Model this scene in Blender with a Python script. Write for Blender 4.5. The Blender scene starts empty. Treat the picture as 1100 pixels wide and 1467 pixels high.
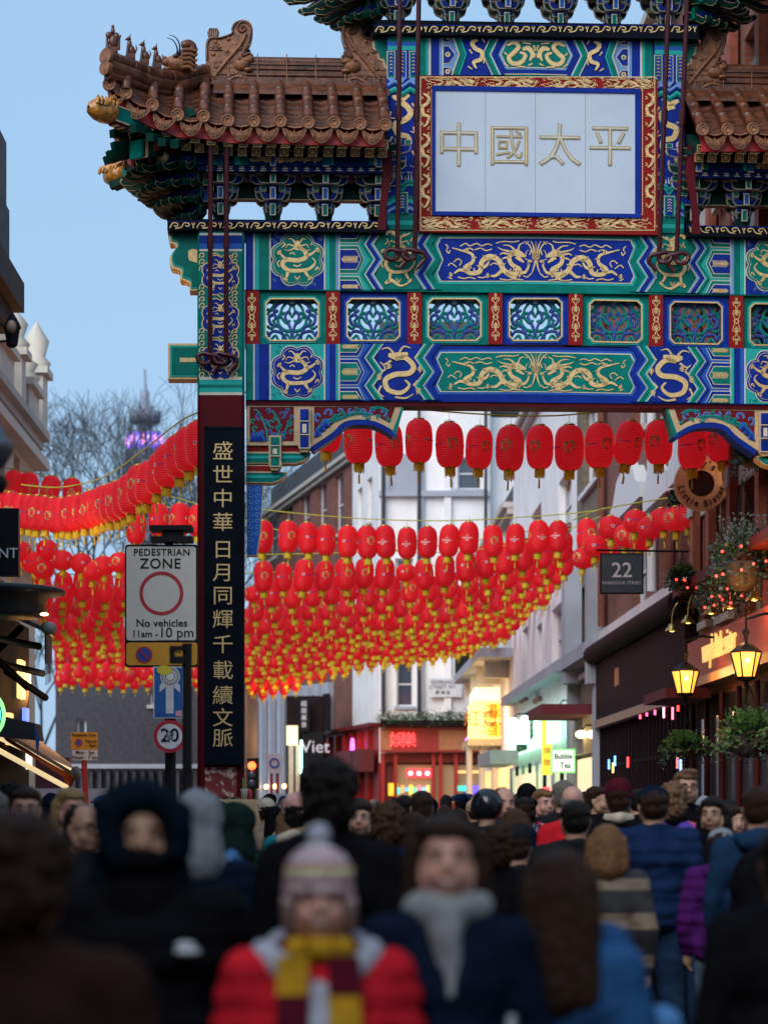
import bpy, bmesh, math, random
from mathutils import Vector, Matrix, noise
random.seed(7)
S = bpy.context.scene
C = S.collection
R = math.radians
PI = math.pi
# ---------------------------------------------------------------- camera
CAMZ = 1.65
F = 85 / 36 * 1467.0
CX, HZ = 550.0, 1165.0
cam_d = bpy.data.cameras.new('camera')
cam = bpy.data.objects.new('camera', cam_d)
C.objects.link(cam)
cam.location = (0, 0, CAMZ)
cam.rotation_euler = (R(90), 0, 0)
cam_d.sensor_fit = 'VERTICAL'
cam_d.sensor_height = 36
cam_d.lens = 85
cam_d.shift_y = (HZ - 733.5) / 1467.0
cam_d.clip_end = 3000
cam_d.dof.use_dof = True
cam_d.dof.focus_distance = 29.8
cam_d.dof.aperture_fstop = 2.0
S.camera = cam
# ---------------------------------------------------------------- dusk sky
W = bpy.data.worlds.new('World')
S.world = W
W.use_nodes = True
wn, wl = W.node_tree.nodes, W.node_tree.links
wn.clear()
SUN_EL, SUN_ROT = 7.0, 200.0
sky = wn.new('ShaderNodeTexSky')
sky.sky_type = 'NISHITA'
sky.sun_disc = False
sky.sun_elevation = R(SUN_EL)
sky.sun_rotation = R(SUN_ROT)
sky.altitude = 0
sky.air_density = 1.0
sky.dust_density = 1.5
sky.ozone_density = 1.5
hsv = wn.new('ShaderNodeHueSaturation')
hsv.inputs['Saturation'].default_value = 0.8
mixw = wn.new('ShaderNodeMixRGB')
mixw.inputs[0].default_value = 0.72
mixw.inputs[2].default_value = (3.7, 6.0, 9.0, 1)
bgn = wn.new('ShaderNodeBackground')
bgn.inputs['Strength'].default_value = 0.106
wo = wn.new('ShaderNodeOutputWorld')
wl.new(sky.outputs[0], hsv.inputs['Color'])
wl.new(hsv.outputs[0], mixw.inputs[1])
wl.new(mixw.outputs[0], bgn.inputs['Color'])
wl.new(bgn.outputs[0], wo.inputs[0])
sun_d = bpy.data.lights.new('sun', 'SUN')
sun_d.energy = 2.8
sun_d.angle = R(50)
sun_d.color = (1.0, 0.96, 0.92)
sun = bpy.data.objects.new('sun', sun_d)
C.objects.link(sun)
sun.rotation_euler = (R(52), 0, R(-30))
S.view_settings.view_transform = 'Standard'
S.view_settings.look = 'None'
S.view_settings.exposure = 0.18
S.view_settings.gamma = 1
S.view_settings.use_curve_mapping = False
S.cycles.max_bounces = 5
S.cycles.diffuse_bounces = 3
S.cycles.glossy_bounces = 2
S.cycles.transmission_bounces = 3
S.cycles.transparent_max_bounces = 4
S.cycles.caustics_reflective = False
S.cycles.caustics_refractive = False
S.cycles.sample_clamp_indirect = 4
S.cycles.use_denoising = True

# ---------------------------------------------------------------- helpers
def P(px, py, Y):
    """world point at depth Y seen at photo position px, py"""
    return Vector(((px - CX) / F * Y, Y, CAMZ + (HZ - py) / F * Y))

MAT = {}
def mat(name, col, rough=0.6, metal=0.0, var=0.12, scale=6.0, bump=0.0, bscale=40.0, emit=None, estr=0.0, trans=0.0, spec=None, stain=None, coords='Object', stretch=None):
    if name in MAT:
        return MAT[name]
    m = bpy.data.materials.new(name)
    m.use_nodes = True
    n, l = m.node_tree.nodes, m.node_tree.links
    b = n['Principled BSDF']
    b.inputs['Roughness'].default_value = rough
    b.inputs['Metallic'].default_value = metal
    if spec is not None:
        b.inputs['Specular IOR Level'].default_value = spec
    c = (*col, 1)
    tc = n.new('ShaderNodeTexCoord')
    src = tc.outputs[coords]
    if stretch:
        mp = n.new('ShaderNodeMapping')
        mp.inputs['Scale'].default_value = stretch
        l.new(src, mp.inputs[0])
        src = mp.outputs[0]
    out = None
    if var > 0:
        no = n.new('ShaderNodeTexNoise')
        no.inputs['Scale'].default_value = scale
        no.inputs['Detail'].default_value = 5
        no.inputs['Roughness'].default_value = 0.65
        l.new(src, no.inputs['Vector'])
        cr = n.new('ShaderNodeValToRGB')
        cr.color_ramp.elements[0].position = 0.28
        cr.color_ramp.elements[1].position = 0.72
        k0, k1 = 1 - var * 1.6, 1 + var
        cr.color_ramp.elements[0].color = (col[0] * k0, col[1] * k0, col[2] * k0, 1)
        cr.color_ramp.elements[1].color = (min(1, col[0] * k1), min(1, col[1] * k1), min(1, col[2] * k1), 1)
        l.new(no.outputs[0], cr.inputs[0])
        out = cr.outputs[0]
        if stain:
            n2 = n.new('ShaderNodeTexNoise')
            n2.inputs['Scale'].default_value = stain[1]
            n2.inputs['Detail'].default_value = 6
            l.new(src, n2.inputs['Vector'])
            r2 = n.new('ShaderNodeValToRGB')
            r2.color_ramp.elements[0].position = stain[2]
            r2.color_ramp.elements[1].position = stain[2] + 0.12
            l.new(n2.outputs[0], r2.inputs[0])
            mx = n.new('ShaderNodeMixRGB')
            mx.inputs[2].default_value = (*stain[0], 1)
            l.new(r2.outputs[0], mx.inputs[0])
            l.new(out, mx.inputs[1])
            out = mx.outputs[0]
        l.new(out, b.inputs['Base Color'])
        rr = n.new('ShaderNodeMapRange')
        rr.inputs['To Min'].default_value = max(0.03, rough - 0.12)
        rr.inputs['To Max'].default_value = min(1, rough + 0.12)
        l.new(no.outputs[0], rr.inputs[0])
        l.new(rr.outputs[0], b.inputs['Roughness'])
    else:
        b.inputs['Base Color'].default_value = c
    if bump > 0:
        nb = n.new('ShaderNodeTexNoise')
        nb.inputs['Scale'].default_value = bscale
        nb.inputs['Detail'].default_value = 4
        l.new(src, nb.inputs['Vector'])
        bp = n.new('ShaderNodeBump')
        bp.inputs['Strength'].default_value = bump
        bp.inputs['Distance'].default_value = 0.02
        l.new(nb.outputs[0], bp.inputs['Height'])
        l.new(bp.outputs[0], b.inputs['Normal'])
    if emit:
        b.inputs['Emission Color'].default_value = (*emit, 1)
        b.inputs['Emission Strength'].default_value = estr
    if trans > 0:
        tr = n.new('ShaderNodeBsdfTranslucent')
        tr.inputs[0].default_value = c
        if out is not None:
            l.new(out, tr.inputs[0])
        mx = n.new('ShaderNodeMixShader')
        mx.inputs[0].default_value = trans
        l.new(b.outputs[0], mx.inputs[1])
        l.new(tr.outputs[0], mx.inputs[2])
        l.new(mx.outputs[0], n['Material Output'].inputs[0])
    MAT[name] = m
    return m

def glow(name, col, s):
    return mat(name, (min(1, col[0]), min(1, col[1]), min(1, col[2])), 0.5, var=0, emit=col, estr=s)

class MB:
    """collects geometry, built as ONE mesh object"""
    def __init__(s):
        s.v, s.f, s.m, s.sm = [], [], [], []
        s.mats = []
    def mi(s, m):
        if m not in s.mats:
            s.mats.append(m)
        return s.mats.index(m)
    def add(s, vs, fs, m, smooth=False):
        o = len(s.v)
        s.v += [tuple(p) for p in vs]
        k = s.mi(m)
        for f in fs:
            s.f.append(tuple(i + o for i in f)); s.m.append(k); s.sm.append(smooth)
    def box(s, x0, x1, y0, y1, z0, z1, m):
        vs = [(x, y, z) for z in (z0, z1) for y in (y0, y1) for x in (x0, x1)]
        s.add(vs, [(0, 2, 3, 1), (4, 5, 7, 6), (0, 1, 5, 4), (2, 6, 7, 3), (0, 4, 6, 2), (1, 3, 7, 5)], m)
    def obox(s, c, ax, ay, az, m):
        """oriented box: centre and three half-axis vectors"""
        c, ax, ay, az = Vector(c), Vector(ax), Vector(ay), Vector(az)
        vs = [c + ax * i + ay * j + az * k for k in (-1, 1) for j in (-1, 1) for i in (-1, 1)]
        s.add(vs, [(0, 2, 3, 1), (4, 5, 7, 6), (0, 1, 5, 4), (2, 6, 7, 3), (0, 4, 6, 2), (1, 3, 7, 5)], m)
    def face(s, pts, m):
        s.add(pts, [tuple(range(len(pts)))], m)
    def prism(s, pts, y0, y1, m, msid=None):
        """polygon in x,z extruded along y"""
        n = len(pts)
        s.add([(p[0], y0, p[1]) for p in pts] + [(p[0], y1, p[1]) for p in pts], [tuple(range(n)), tuple(range(2 * n - 1, n - 1, -1))], m)
        s.add([(p[0], y0, p[1]) for p in pts] + [(p[0], y1, p[1]) for p in pts], [(i, i + n, (i + 1) % n + n, (i + 1) % n) for i in range(n)], msid or m)
    def tube(s, path, r, m, n=6, cap=True, flat=None, smooth=True):
        path = [Vector(p) for p in path]
        k = len(path)
        rs = r if isinstance(r, (list, tuple)) else [r] * k
        vs, fs = [], []
        prev = None
        for i, p in enumerate(path):
            t = (path[min(i + 1, k - 1)] - path[max(i - 1, 0)])
            if t.length < 1e-9: t = Vector((0, 0, 1))
            t.normalize()
            up = Vector((0, 1, 0)) if abs(t.y) < 0.9 else Vector((0, 0, 1))
            a = t.cross(up).normalized()
            if prev is not None and a.dot(prev) < 0: a = -a
            prev = a
            b = t.cross(a).normalized()
            fb = flat or 1.0
            for j in range(n):
                an = 2 * PI * j / n
                vs.append(p + a * math.cos(an) * rs[i] + b * math.sin(an) * rs[i] * fb)
        for i in range(k - 1):
            for j in range(n):
                fs.append((i * n + j, i * n + (j + 1) % n, (i + 1) * n + (j + 1) % n, (i + 1) * n + j))
        s.add(vs, fs, m, smooth)
        if cap:
            s.add(vs[:n], [tuple(range(n - 1, -1, -1))], m)
            s.add(vs[-n:], [tuple(range(n))], m)
    def lathe(s, prof, m, n=12, c=(0, 0, 0), axis='z', smooth=True, closed=False):
        vs, fs = [], []
        for r, z in prof:
            for j in range(n):
                a = 2 * PI * j / n
                if axis == 'z': vs.append((c[0] + r * math.cos(a), c[1] + r * math.sin(a), c[2] + z))
                elif axis == 'y': vs.append((c[0] + r * math.cos(a), c[1] + z, c[2] + r * math.sin(a)))
                else: vs.append((c[0] + z, c[1] + r * math.cos(a), c[2] + r * math.sin(a)))
        for i in range(len(prof) - 1):
            for j in range(n):
                fs.append((i * n + j, i * n + (j + 1) % n, (i + 1) * n + (j + 1) % n, (i + 1) * n + j))
        s.add(vs, fs, m, smooth)
    def ell(s, c, r, m, n=10, k=7, rot=None):
        vs, fs = [], []
        for i in range(k + 1):
            t = PI * i / k
            for j in range(n):
                a = 2 * PI * j / n
                v = Vector((r[0] * math.sin(t) * math.cos(a), r[1] * math.sin(t) * math.sin(a), r[2] * math.cos(t)))
                if rot: v = rot @ v
                vs.append((c[0] + v.x, c[1] + v.y, c[2] + v.z))
        for i in range(k):
            for j in range(n):
                fs.append((i * n + j, (i + 1) * n + j, (i + 1) * n + (j + 1) % n, i * n + (j + 1) % n))
        s.add(vs, fs, m, True)
    def ribbon(s, pts, w, y, m, th=0.0):
        """flat stroke in the x,z plane at depth y; w single or list"""
        k = len(pts)
        ws = w if isinstance(w, (list, tuple)) else [w] * k
        L, Rr = [], []
        for i in range(k):
            a, b = pts[max(i - 1, 0)], pts[min(i + 1, k - 1)]
            dx, dz = b[0] - a[0], b[1] - a[1]
            d = math.hypot(dx, dz) or 1e-9
            nx, nz = -dz / d, dx / d
            L.append((pts[i][0] + nx * ws[i] / 2, pts[i][1] + nz * ws[i] / 2))
            Rr.append((pts[i][0] - nx * ws[i] / 2, pts[i][1] - nz * ws[i] / 2))
        vs = [(p[0], y, p[1]) for p in L + Rr]
        fs = [(i, i + 1, k + i + 1, k + i) for i in range(k - 1)]
        s.add(vs, fs, m)
        if th:
            vs2 = vs + [(p[0], p[1] + th, p[2]) for p in vs]
            q = 2 * k
            fs = []
            for i in range(k - 1):
                fs += [(i, i + q, i + 1 + q, i + 1), (k + i, k + i + 1, k + i + 1 + q, k + i + q), (q + i, q + k + i, q + k + i + 1, q + i + 1)]
            fs += [(0, k, k + q, q), (k - 1, k - 1 + q, 2 * k - 1 + q, 2 * k - 1)]
            s.add(vs2, fs, m)
    def mirror_x(s, xc):
        """adds the mirror image about x = xc"""
        o = len(s.v)
        s.v += [(2 * xc - p[0], p[1], p[2]) for p in s.v]
        for f, m, sm in list(zip(s.f, s.m, s.sm)):
            s.f.append(tuple(i + o for i in reversed(f))); s.m.append(m); s.sm.append(sm)
    def mesh(s, name):
        me = bpy.data.meshes.new(name)
        me.from_pydata(s.v, [], s.f)
        for m in s.mats: me.materials.append(m)
        me.polygons.foreach_set('material_index', s.m)
        me.polygons.foreach_set('use_smooth', s.sm)
        me.update()
        return me
    def build(s, name, parent=None, loc=None, rot=None, **kw):
        o = bpy.data.objects.new(name, s.mesh(name))
        C.objects.link(o)
        if parent: o.parent = parent
        if loc is not None: o.location = loc
        if rot is not None: o.rotation_euler = rot
        for k, v in kw.items(): o[k] = v
        return o

def tag(o, label=None, category=None, group=None, kind=None):
    for k, v in (('label', label), ('category', category), ('group', group), ('kind', kind)):
        if v is not None: o[k] = v
    return o
def empty(name, loc=(0, 0, 0), rz=0, label=None, category=None, group=None, parent=None, kind=None):
    o = bpy.data.objects.new(name, None)
    C.objects.link(o)
    o.location = loc
    o.rotation_euler = (0, 0, rz)
    o.empty_display_size = 0.1
    if parent: o.parent = parent
    return tag(o, label, category, group, kind)
def inst(name, me, parent=None, loc=(0, 0, 0), rot=(0, 0, 0), sc=None, **kw):
    o = bpy.data.objects.new(name, me)
    C.objects.link(o)
    o.parent = parent
    o.location = loc
    o.rotation_euler = rot
    if sc is not None: o.scale = sc if hasattr(sc, '__len__') else (sc, sc, sc)
    for k, v in kw.items(): o[k] = v
    return o
def spline(pts, n=6):
    """Catmull-Rom through 2D/3D points"""
    out = []
    P_ = [pts[0]] + list(pts) + [pts[-1]]
    for i in range(1, len(P_) - 2):
        for j in range(n):
            t = j / n
            out.append(tuple(0.5 * (2 * b + (c - a) * t + (2 * a - 5 * b + 4 * c - d) * t * t + (3 * b - a - 3 * c + d) * t ** 3)
                             for a, b, c, d in zip(P_[i - 1], P_[i], P_[i + 1], P_[i + 2])))
    out.append(tuple(pts[-1]))
    return out
def text_mesh(txt, size, m, depth=0.004, offset=0.0, align='CENTER', sx=1.0, valign='CENTER', sp=1.0):
    """built-in font turned into a mesh standing in the x,z plane, facing -y"""
    cu = bpy.data.curves.new('lettering', 'FONT')
    cu.body = txt
    cu.size = size
    cu.extrude = depth / 2
    cu.offset = offset
    cu.align_x = align
    cu.align_y = valign
    cu.space_character = sp
    cu.resolution_u = 3
    o = bpy.data.objects.new('lettering', cu)
    C.objects.link(o)
    dg = bpy.context.evaluated_depsgraph_get()
    me = bpy.data.meshes.new_from_object(o.evaluated_get(dg))
    bpy.data.objects.remove(o)
    me.transform(Matrix.Diagonal((sx, 1, 1, 1)))
    me.transform(Matrix.Rotation(R(90), 4, 'X'))
    me.materials.clear()
    me.materials.append(m)
    return me
def text(name, txt, size, m, parent=None, loc=(0, 0, 0), rot=(0, 0, 0), **kw):
    return inst(name, text_mesh(txt, size, m, **kw), parent, loc, rot)
# ================================================================ the gate
M_TEAL = mat('gate_green_paint', (0.0, 0.17, 0.14), 0.46, var=0.20, scale=5, spec=.10)
M_LTEAL = mat('gate_pale_green_paint', (0.02, 0.36, 0.33), 0.42, var=0.08, spec=.10)
M_BLUE = mat('gate_blue_paint', (0.005, 0.026, 0.25), 0.46, var=0.20, scale=5, spec=.10)
M_MBLUE = mat('gate_mid_blue_paint', (0.02, 0.10, 0.42), 0.42, var=0.08, spec=.10)
M_LBLUE = mat('gate_light_blue_paint', (0.15, 0.30, 0.58), 0.42, var=0.08, spec=.10)
M_WHITE = mat('gate_cream_line_paint', (0.58, 0.54, 0.42), 0.45, var=0.08)
M_GOLD = mat('gate_gold_leaf', (0.72, 0.50, 0.22), 0.42, metal=0.35, var=0.18, scale=25)
M_RED = mat('gate_red_paint', (0.24, 0.010, 0.010), 0.5, var=0.10, spec=.1)
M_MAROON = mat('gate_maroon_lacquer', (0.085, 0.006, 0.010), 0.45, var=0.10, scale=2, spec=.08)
M_BLACK = mat('gate_black_lacquer', (0.005, 0.007, 0.013), 0.4, var=0.3, scale=2, spec=.04)
M_ROD = mat('iron_rod_paint', (0.05, 0.006, 0.012), 0.4, var=0.1)
M_TILE = mat('glazed_brown_tile', (0.115, 0.038, 0.018), 0.34, var=0.5, scale=7, spec=0.45, bump=0.15, bscale=25)
M_TILE2 = mat('glazed_tan_tile', (0.24, 0.10, 0.045), 0.4, var=0.45, scale=14, spec=0.35, bump=0.4, bscale=70)
M_AMBER = mat('amber_glaze', (0.50, 0.20, 0.02), 0.25, var=0.45, scale=14, spec=0.8, bump=0.5, bscale=50)
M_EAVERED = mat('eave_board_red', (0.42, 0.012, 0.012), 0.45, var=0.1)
M_DARKGRN = mat('bracket_dark_green', (0.002, 0.035, 0.026), 0.55, var=0.15, spec=.08)
M_STONE = mat('pedestal_stone', (0.50, 0.36, 0.22), 0.85, var=0.18, scale=18, bump=0.5, bscale=60)

GD = 30.6
YAW = R(3.0)
GX = (318 - CX) / F * GD
gate = empty('ceremonial_gate', (GX, GD, 0), YAW,
             'tall painted blue and green Chinese gateway with brown glazed roofs across the street', 'gate')
_c, _s = math.cos(YAW), math.sin(YAW)
def g(px, py, v=0.0):
    """gate-local point (u, v, w) for a photo position on the plane at local depth v"""
    k = (px - CX) / F
    u = (k * GD - GX + v * (_s + k * _c)) / (_c - k * _s)
    Y = GD + u * _s + v * _c
    return (u, v, CAMZ + (HZ - py) / F * Y)
UC = g(767, 400, -0.2)[0]          # the gate is symmetric about this local x
def gp(pts, v):
    return [(lambda q: (q[0], q[2]))(g(a, b, v)) for a, b in pts]
PXM = 113.0                        # photo pixels per metre on the gate
VB = -0.20                         # front plane of the beams
LAY = 0.004

class Paint(MB):
    """flat painted shapes, in photo coordinates, on the plane v"""
    def __init__(s, v):
        super().__init__(); s.v0 = v
    def poly(s, pts, m, lay=1):
        q = gp(pts, s.v0)
        y = s.v0 - LAY * lay
        s.face([(a, y, b) for a, b in q], m)
    def rect(s, x0, y0, x1, y1, m, lay=1):
        s.poly([(x0, y0), (x1, y0), (x1, y1), (x0, y1)], m, lay)
    def rib(s, pts, w, m, lay=2, n=5):
        pts = spline(pts, n) if n > 1 else pts
        k = len(pts)
        if isinstance(w, (list, tuple)):
            ws = []
            for i in range(k):
                t = i / (k - 1) * (len(w) - 1)
                a = int(t); b = min(a + 1, len(w) - 1)
                ws.append((w[a] + (w[b] - w[a]) * (t - a)) / PXM)
        else: ws = w / PXM
        s.ribbon(gp(pts, s.v0), ws, s.v0 - LAY * lay, m)
    def disc(s, cx, cy, r, m, lay=2, n=12, ry=None):
        s.poly([(cx + r * math.cos(2 * PI * i / n), cy + (ry or r) * math.sin(2 * PI * i / n)) for i in range(n)], m, lay)
    def scallop(s, cx, cy, r, m, lay=1, lobes=8, k=0.10, ry=None):
        n = lobes * 8
        s.poly([(cx + r * (1 - k + k * abs(math.sin(lobes / 2 * a)) * 1.6) * math.cos(a), cy + (ry or r) * (1 - k + k * abs(math.sin(lobes / 2 * a)) * 1.6) * math.sin(a))
                for a in [2 * PI * i / n for i in range(n)]], m, lay)
    def zig(s, x, y0, y1, w, m, a=7, lay=1, full=True):
        h = y1 - y0
        L = [(x + a, y0), (x - a, y0 + .25 * h), (x + a, y0 + .5 * h), (x - a, y0 + .75 * h), (x + a, y1)]
        for i in range(4):
            p, q = L[i], L[i + 1]
            s.poly([p, (p[0] + w, p[1]), (q[0] + w, q[1]), q], m, lay)

def claw(pt, x, y, ang, m, sz=6, lay=3):
    for da in (-0.8, -0.3, 0.25, 0.8):
        a = ang + da
        pt.rib([(x, y), (x + math.cos(a) * sz * .6, y + math.sin(a) * sz * .6), (x + math.cos(a + .3) * sz, y + math.sin(a + .3) * sz)], [2.4, 1.8, .6], m, lay, 2)
# a crawling dragon drawn on a 440 x 200 field (head to the right)
DR_BODY = [(60, 48), (110, 62), (160, 80), (165, 118), (125, 150), (150, 176), (200, 168), (212, 118), (250, 92), (295, 112), (325, 165), (375, 182), (402, 160), (360, 130), (350, 92), (378, 70)]
DR_W = [4, 9, 14, 18, 20, 21, 23, 25, 26, 26, 26, 26, 23, 21, 21, 25]
def dragon(pt, x0, y0, sx, sy, m, lay=2, flip=False, clouds=True):
    fx = (lambda x: x0 + (440 - x) * sx) if flip else (lambda x: x0 + x * sx)
    T = lambda L: [(fx(a), y0 + b * sy) for a, b in L]
    k = (abs(sx) + abs(sy)) / 2
    Rb = lambda L, w, n=5, la=lay: pt.rib(T(L), [q * k for q in w] if isinstance(w, list) else w * k, m, la, n)
    Rb(DR_BODY, DR_W)
    # back fins
    for i in range(2, 14):
        a = DR_BODY[i]; b = DR_BODY[i - 1]
        mx, my = (a[0] + b[0]) / 2, (a[1] + b[1]) / 2
        dx, dy = a[0] - b[0], a[1] - b[1]; d = math.hypot(dx, dy)
        Rb([(mx, my), (mx + dy / d * 24, my - dx / d * 24)], [12, 2], 1)
    # head: skull, jaws, horns, mane, whiskers
    for L, w in (([(355, 78), (385, 72), (418, 86), (434, 92)], [26, 36, 20, 8]), ([(385, 92), (410, 112), (424, 122)], [24, 14, 5]),
                 ([(380, 62), (352, 38), (318, 34)], [10, 7, 3]), ([(395, 58), (402, 32), (424, 22)], [10, 7, 3]),
                 ([(352, 82), (318, 74), (300, 84)], [12, 8, 2]), ([(352, 96), (322, 100), (308, 112)], [12, 7, 2]), ([(350, 66), (310, 56), (290, 44)], [10, 6, 2]),
                 ([(432, 92), (436, 66), (448, 60)], [4, 3, 2]), ([(428, 104), (446, 112), (440, 134)], [4, 3, 2])):
        Rb(L, w, 3)
    for L, cl in (([(310, 165), (280, 190), (256, 190)], (248, 190, PI)), ([(205, 150), (232, 140), (246, 118)], (248, 112, -PI / 2)),
                  ([(395, 172), (430, 172), (450, 132)], (452, 124, -PI / 2)), ([(140, 168), (100, 160), (72, 178)], (62, 182, PI * .9)), ([(330, 175), (372, 200), (386, 188)], (392, 184, 0))):
        Rb(L, [18, 14, 8], 3)
        x, y, a = cl
        if flip: a = PI - a
        claw(pt, fx(x), y0 + y * sy, a, m, 17 * k, lay)
    if clouds:
        for L in ([(100, 40), (130, 26), (150, 38), (185, 26), (210, 38), (240, 28), (262, 36)], [(120, 60), (145, 50), (170, 60)], [(176, 58), (205, 50), (232, 62), (262, 54)],
                  [(70, 120), (90, 104), (108, 118), (98, 138)], [(40, 140), (56, 126), (84, 146)], [(190, 196), (216, 200), (230, 192)], [(90, 196), (120, 204), (150, 198), (178, 206)],
                  [(282, 24), (320, 16), (370, 18), (398, 12)], [(290, 132), (270, 126), (252, 138)], [(300, 205), (340, 212), (372, 206), (420, 212)], [(30, 60), (44, 76), (50, 60)], [(28, 30), (40, 44), (34, 56)], [(40, 196), (60, 206)],
                  [(432, 30), (446, 14)], [(460, 60), (452, 84)], [(420, 190), (440, 196), (458, 180)]):
            Rb(L, 5.5, 4)
def coil_dragon(pt, cx, cy, r, m, lay=3, tall=1.0):
    k = r / 90.0
    T = lambda L: [(cx + a * k, cy + b * k * tall) for a, b in L]
    Rb = lambda L, w, n=4: pt.rib(T(L), [q * k for q in w], m, lay, n)
    Rb([(0, -48), (26, -34), (34, -10), (4, 4), (-42, 2), (-58, 20), (-36, 42), (10, 44), (48, 36), (70, 12), (58, -6)], [10, 15, 17, 17, 17, 16, 15, 14, 11, 6, 3])
    Rb([(0, -72), (0, -50), (0, -36)], [10, 30, 14], 2)
    for sx in (-1, 1):
        Rb([(sx * 8, -64), (sx * 22, -80), (sx * 34, -78)], [7, 5, 2], 3)
        Rb([(sx * 10, -50), (sx * 36, -58), (sx * 44, -44)], [6, 4, 2], 3)
        Rb([(sx * 10, -44), (sx * 34, -34), (sx * 50, -38)], [6, 4, 2], 3)
    for x, y, a, b in ((-66, -22, -40, 0), (72, -34, 34, -14), (-44, 72, -36, 46), (46, 68, 30, 46)):
        Rb([(a, b), ((a + x) / 2, (b + y) / 2 + 4), (x, y)], [14, 10, 6], 3)
        claw(pt, cx + x * k, cy + y * k * tall, math.atan2(y - b, x - a), m, 14 * k, lay)
    for L in ([(-70, 30), (-78, 14), (-66, 4)], [(-60, -46), (-48, -58), (-56, -66)], [(70, 44), (78, 30), (84, 40)], [(52, -56), (60, -68)], [(-10, 66), (0, 78), (10, 66)], [(-16, 22), (0, 28), (16, 20)], [(-30, -20), (-18, -26), (-10, -18)]):
        Rb(L, [4, 5, 3], 3)
def scroll_strip(pt, x0, x1, yc, h, m, lay=2, w=1.5, pitch=None):
    pitch = pitch or h * 3.0
    n = max(1, int((x1 - x0) / pitch)); d = (x1 - x0) / n
    for i in range(n):
        x = x0 + i * d
        pt.rib([(x + .04 * d, yc + .3 * h), (x + .16 * d, yc - .3 * h), (x + .34 * d, yc - .2 * h), (x + .30 * d, yc + .12 * h), (x + .2 * d, yc)], w, m, lay, 4)
        pt.rib([(x + .24 * d, yc + .34 * h), (x + .46 * d, yc + .22 * h), (x + .58 * d, yc - .3 * h), (x + .76 * d, yc - .2 * h), (x + .72 * d, yc + .12 * h), (x + .62 * d, yc)], w, m, lay, 4)
        pt.rib([(x + .86 * d, yc - .32 * h), (x + .91 * d, yc), (x + .96 * d, yc - .32 * h)], w, m, lay, 2)
        pt.rib([(x + .91 * d, yc), (x + .91 * d, yc + .32 * h)], w, m, lay, 1)
def tongue(pt, x0, x1, y0, y1, cols, lay=1, half=0):
    """pointed nested tongue, point to the right; half=1 only lower half shown, -1 only upper half"""
    for i, (c, ins) in enumerate(cols):
        a, b = y0 + (ins if half != 1 else 0), y1 - (ins if half != -1 else 0)
        if half == 1: pts = [(x0, a), (x1 - ins * .6, a), (x1 - 8 - ins * .6, b), (x0, b)]
        elif half == -1: pts = [(x0, a), (x1 - 8 - ins * .6, a), (x1 - ins * .6, b), (x0, b)]
        else: pts = [(x0, a), (x1 - 9 - ins * .4, a), (x1 - ins * .8, (a + b) / 2), (x1 - 9 - ins * .4, b), (x0, b)]
        pt.poly(pts, c, lay + i)

def flip_u(b):
    b.v = [(2 * UC - p[0], p[1], p[2]) for p in b.v]; b.f = [tuple(reversed(f)) for f in b.f]
def mirrored(bd, name, parent, **kw):
    o = bd.build(name, parent, **kw)
    flip_u(bd)
    bd.build(name, parent, **kw)
    return o

# ---- columns -----------------------------------------------------------
uL, uR = g(283, 900, -0.3)[0], g(350.5, 900, -0.3)[0]
UCOL = (uL + uR) / 2
def wz(py, v=0.0, px=318): return g(px, py, v)[2]
def column(xm, name_label):
    hw = (uR - uL) / 2
    c = MB()
    z0, z1 = wz(1142, -.3), wz(318, -.3)
    pts = [(-hw, -.27), (-hw + .04, -.3), (hw - .04, -.3), (hw, -.27), (hw, .27), (hw - .04, .3), (-hw + .04, .3), (-hw, .27)]
    for za, zb, m in ((z0, wz(566, -.3), M_MAROON), (wz(566, -.3), z1, M_TEAL)):
        vs = [(xm + p[0], p[1], za) for p in pts] + [(xm + p[0], p[1], zb) for p in pts]
        c.add(vs, [(i, (i + 1) % 8, (i + 1) % 8 + 8, i + 8) for i in range(8)] + [tuple(range(15, 7, -1))], m)
    return c.build('column', gate, label=name_label)
colL = column(UCOL, 'square column with blue medallions painted above dark red lacquer')
colR = column(2 * UC - UCOL, 'square column at the far right end of the gate')
pt = Paint(-0.3)
for y0, y1, m in ((318, 329, M_TEAL), (329, 334, M_LTEAL), (334, 337, M_WHITE), (337, 349, M_BLUE), (349, 357, M_MBLUE), (357, 360, M_WHITE),
                  (540, 544, M_WHITE), (544, 551, M_LTEAL), (551, 556, M_TEAL), (556, 562, M_LTEAL), (562, 566, M_WHITE)):
    pt.rect(286, y0, 347, y1, m, 1)
for cy in (394, 456, 515):
    pt.scallop(316, cy, 27, M_GOLD, 1, 8, .1, 29); pt.scallop(316, cy, 25.5, M_BLUE, 2, 8, .1, 27.5)
    coil_dragon(pt, 316, cy, 22, M_GOLD, 3, 1.1)
for y in range(366, 540, 9):
    for x in (289, 336):
        if min(abs(y - q) for q in (394, 456, 515)) > 9:
            pt.rib([(x - 3, y + 4), (x - 2, y - 2), (x + 3, y - 3), (x + 3, y + 2), (x, y + 2)], 1.3, M_GOLD, 2, 3)
for y in (425, 486, 366):
    pt.rib([(300, y), (310, y - 3), (320, y + 3), (332, y)], 1.4, M_GOLD, 2, 4)
pt.build('painted_front', colL)
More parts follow.
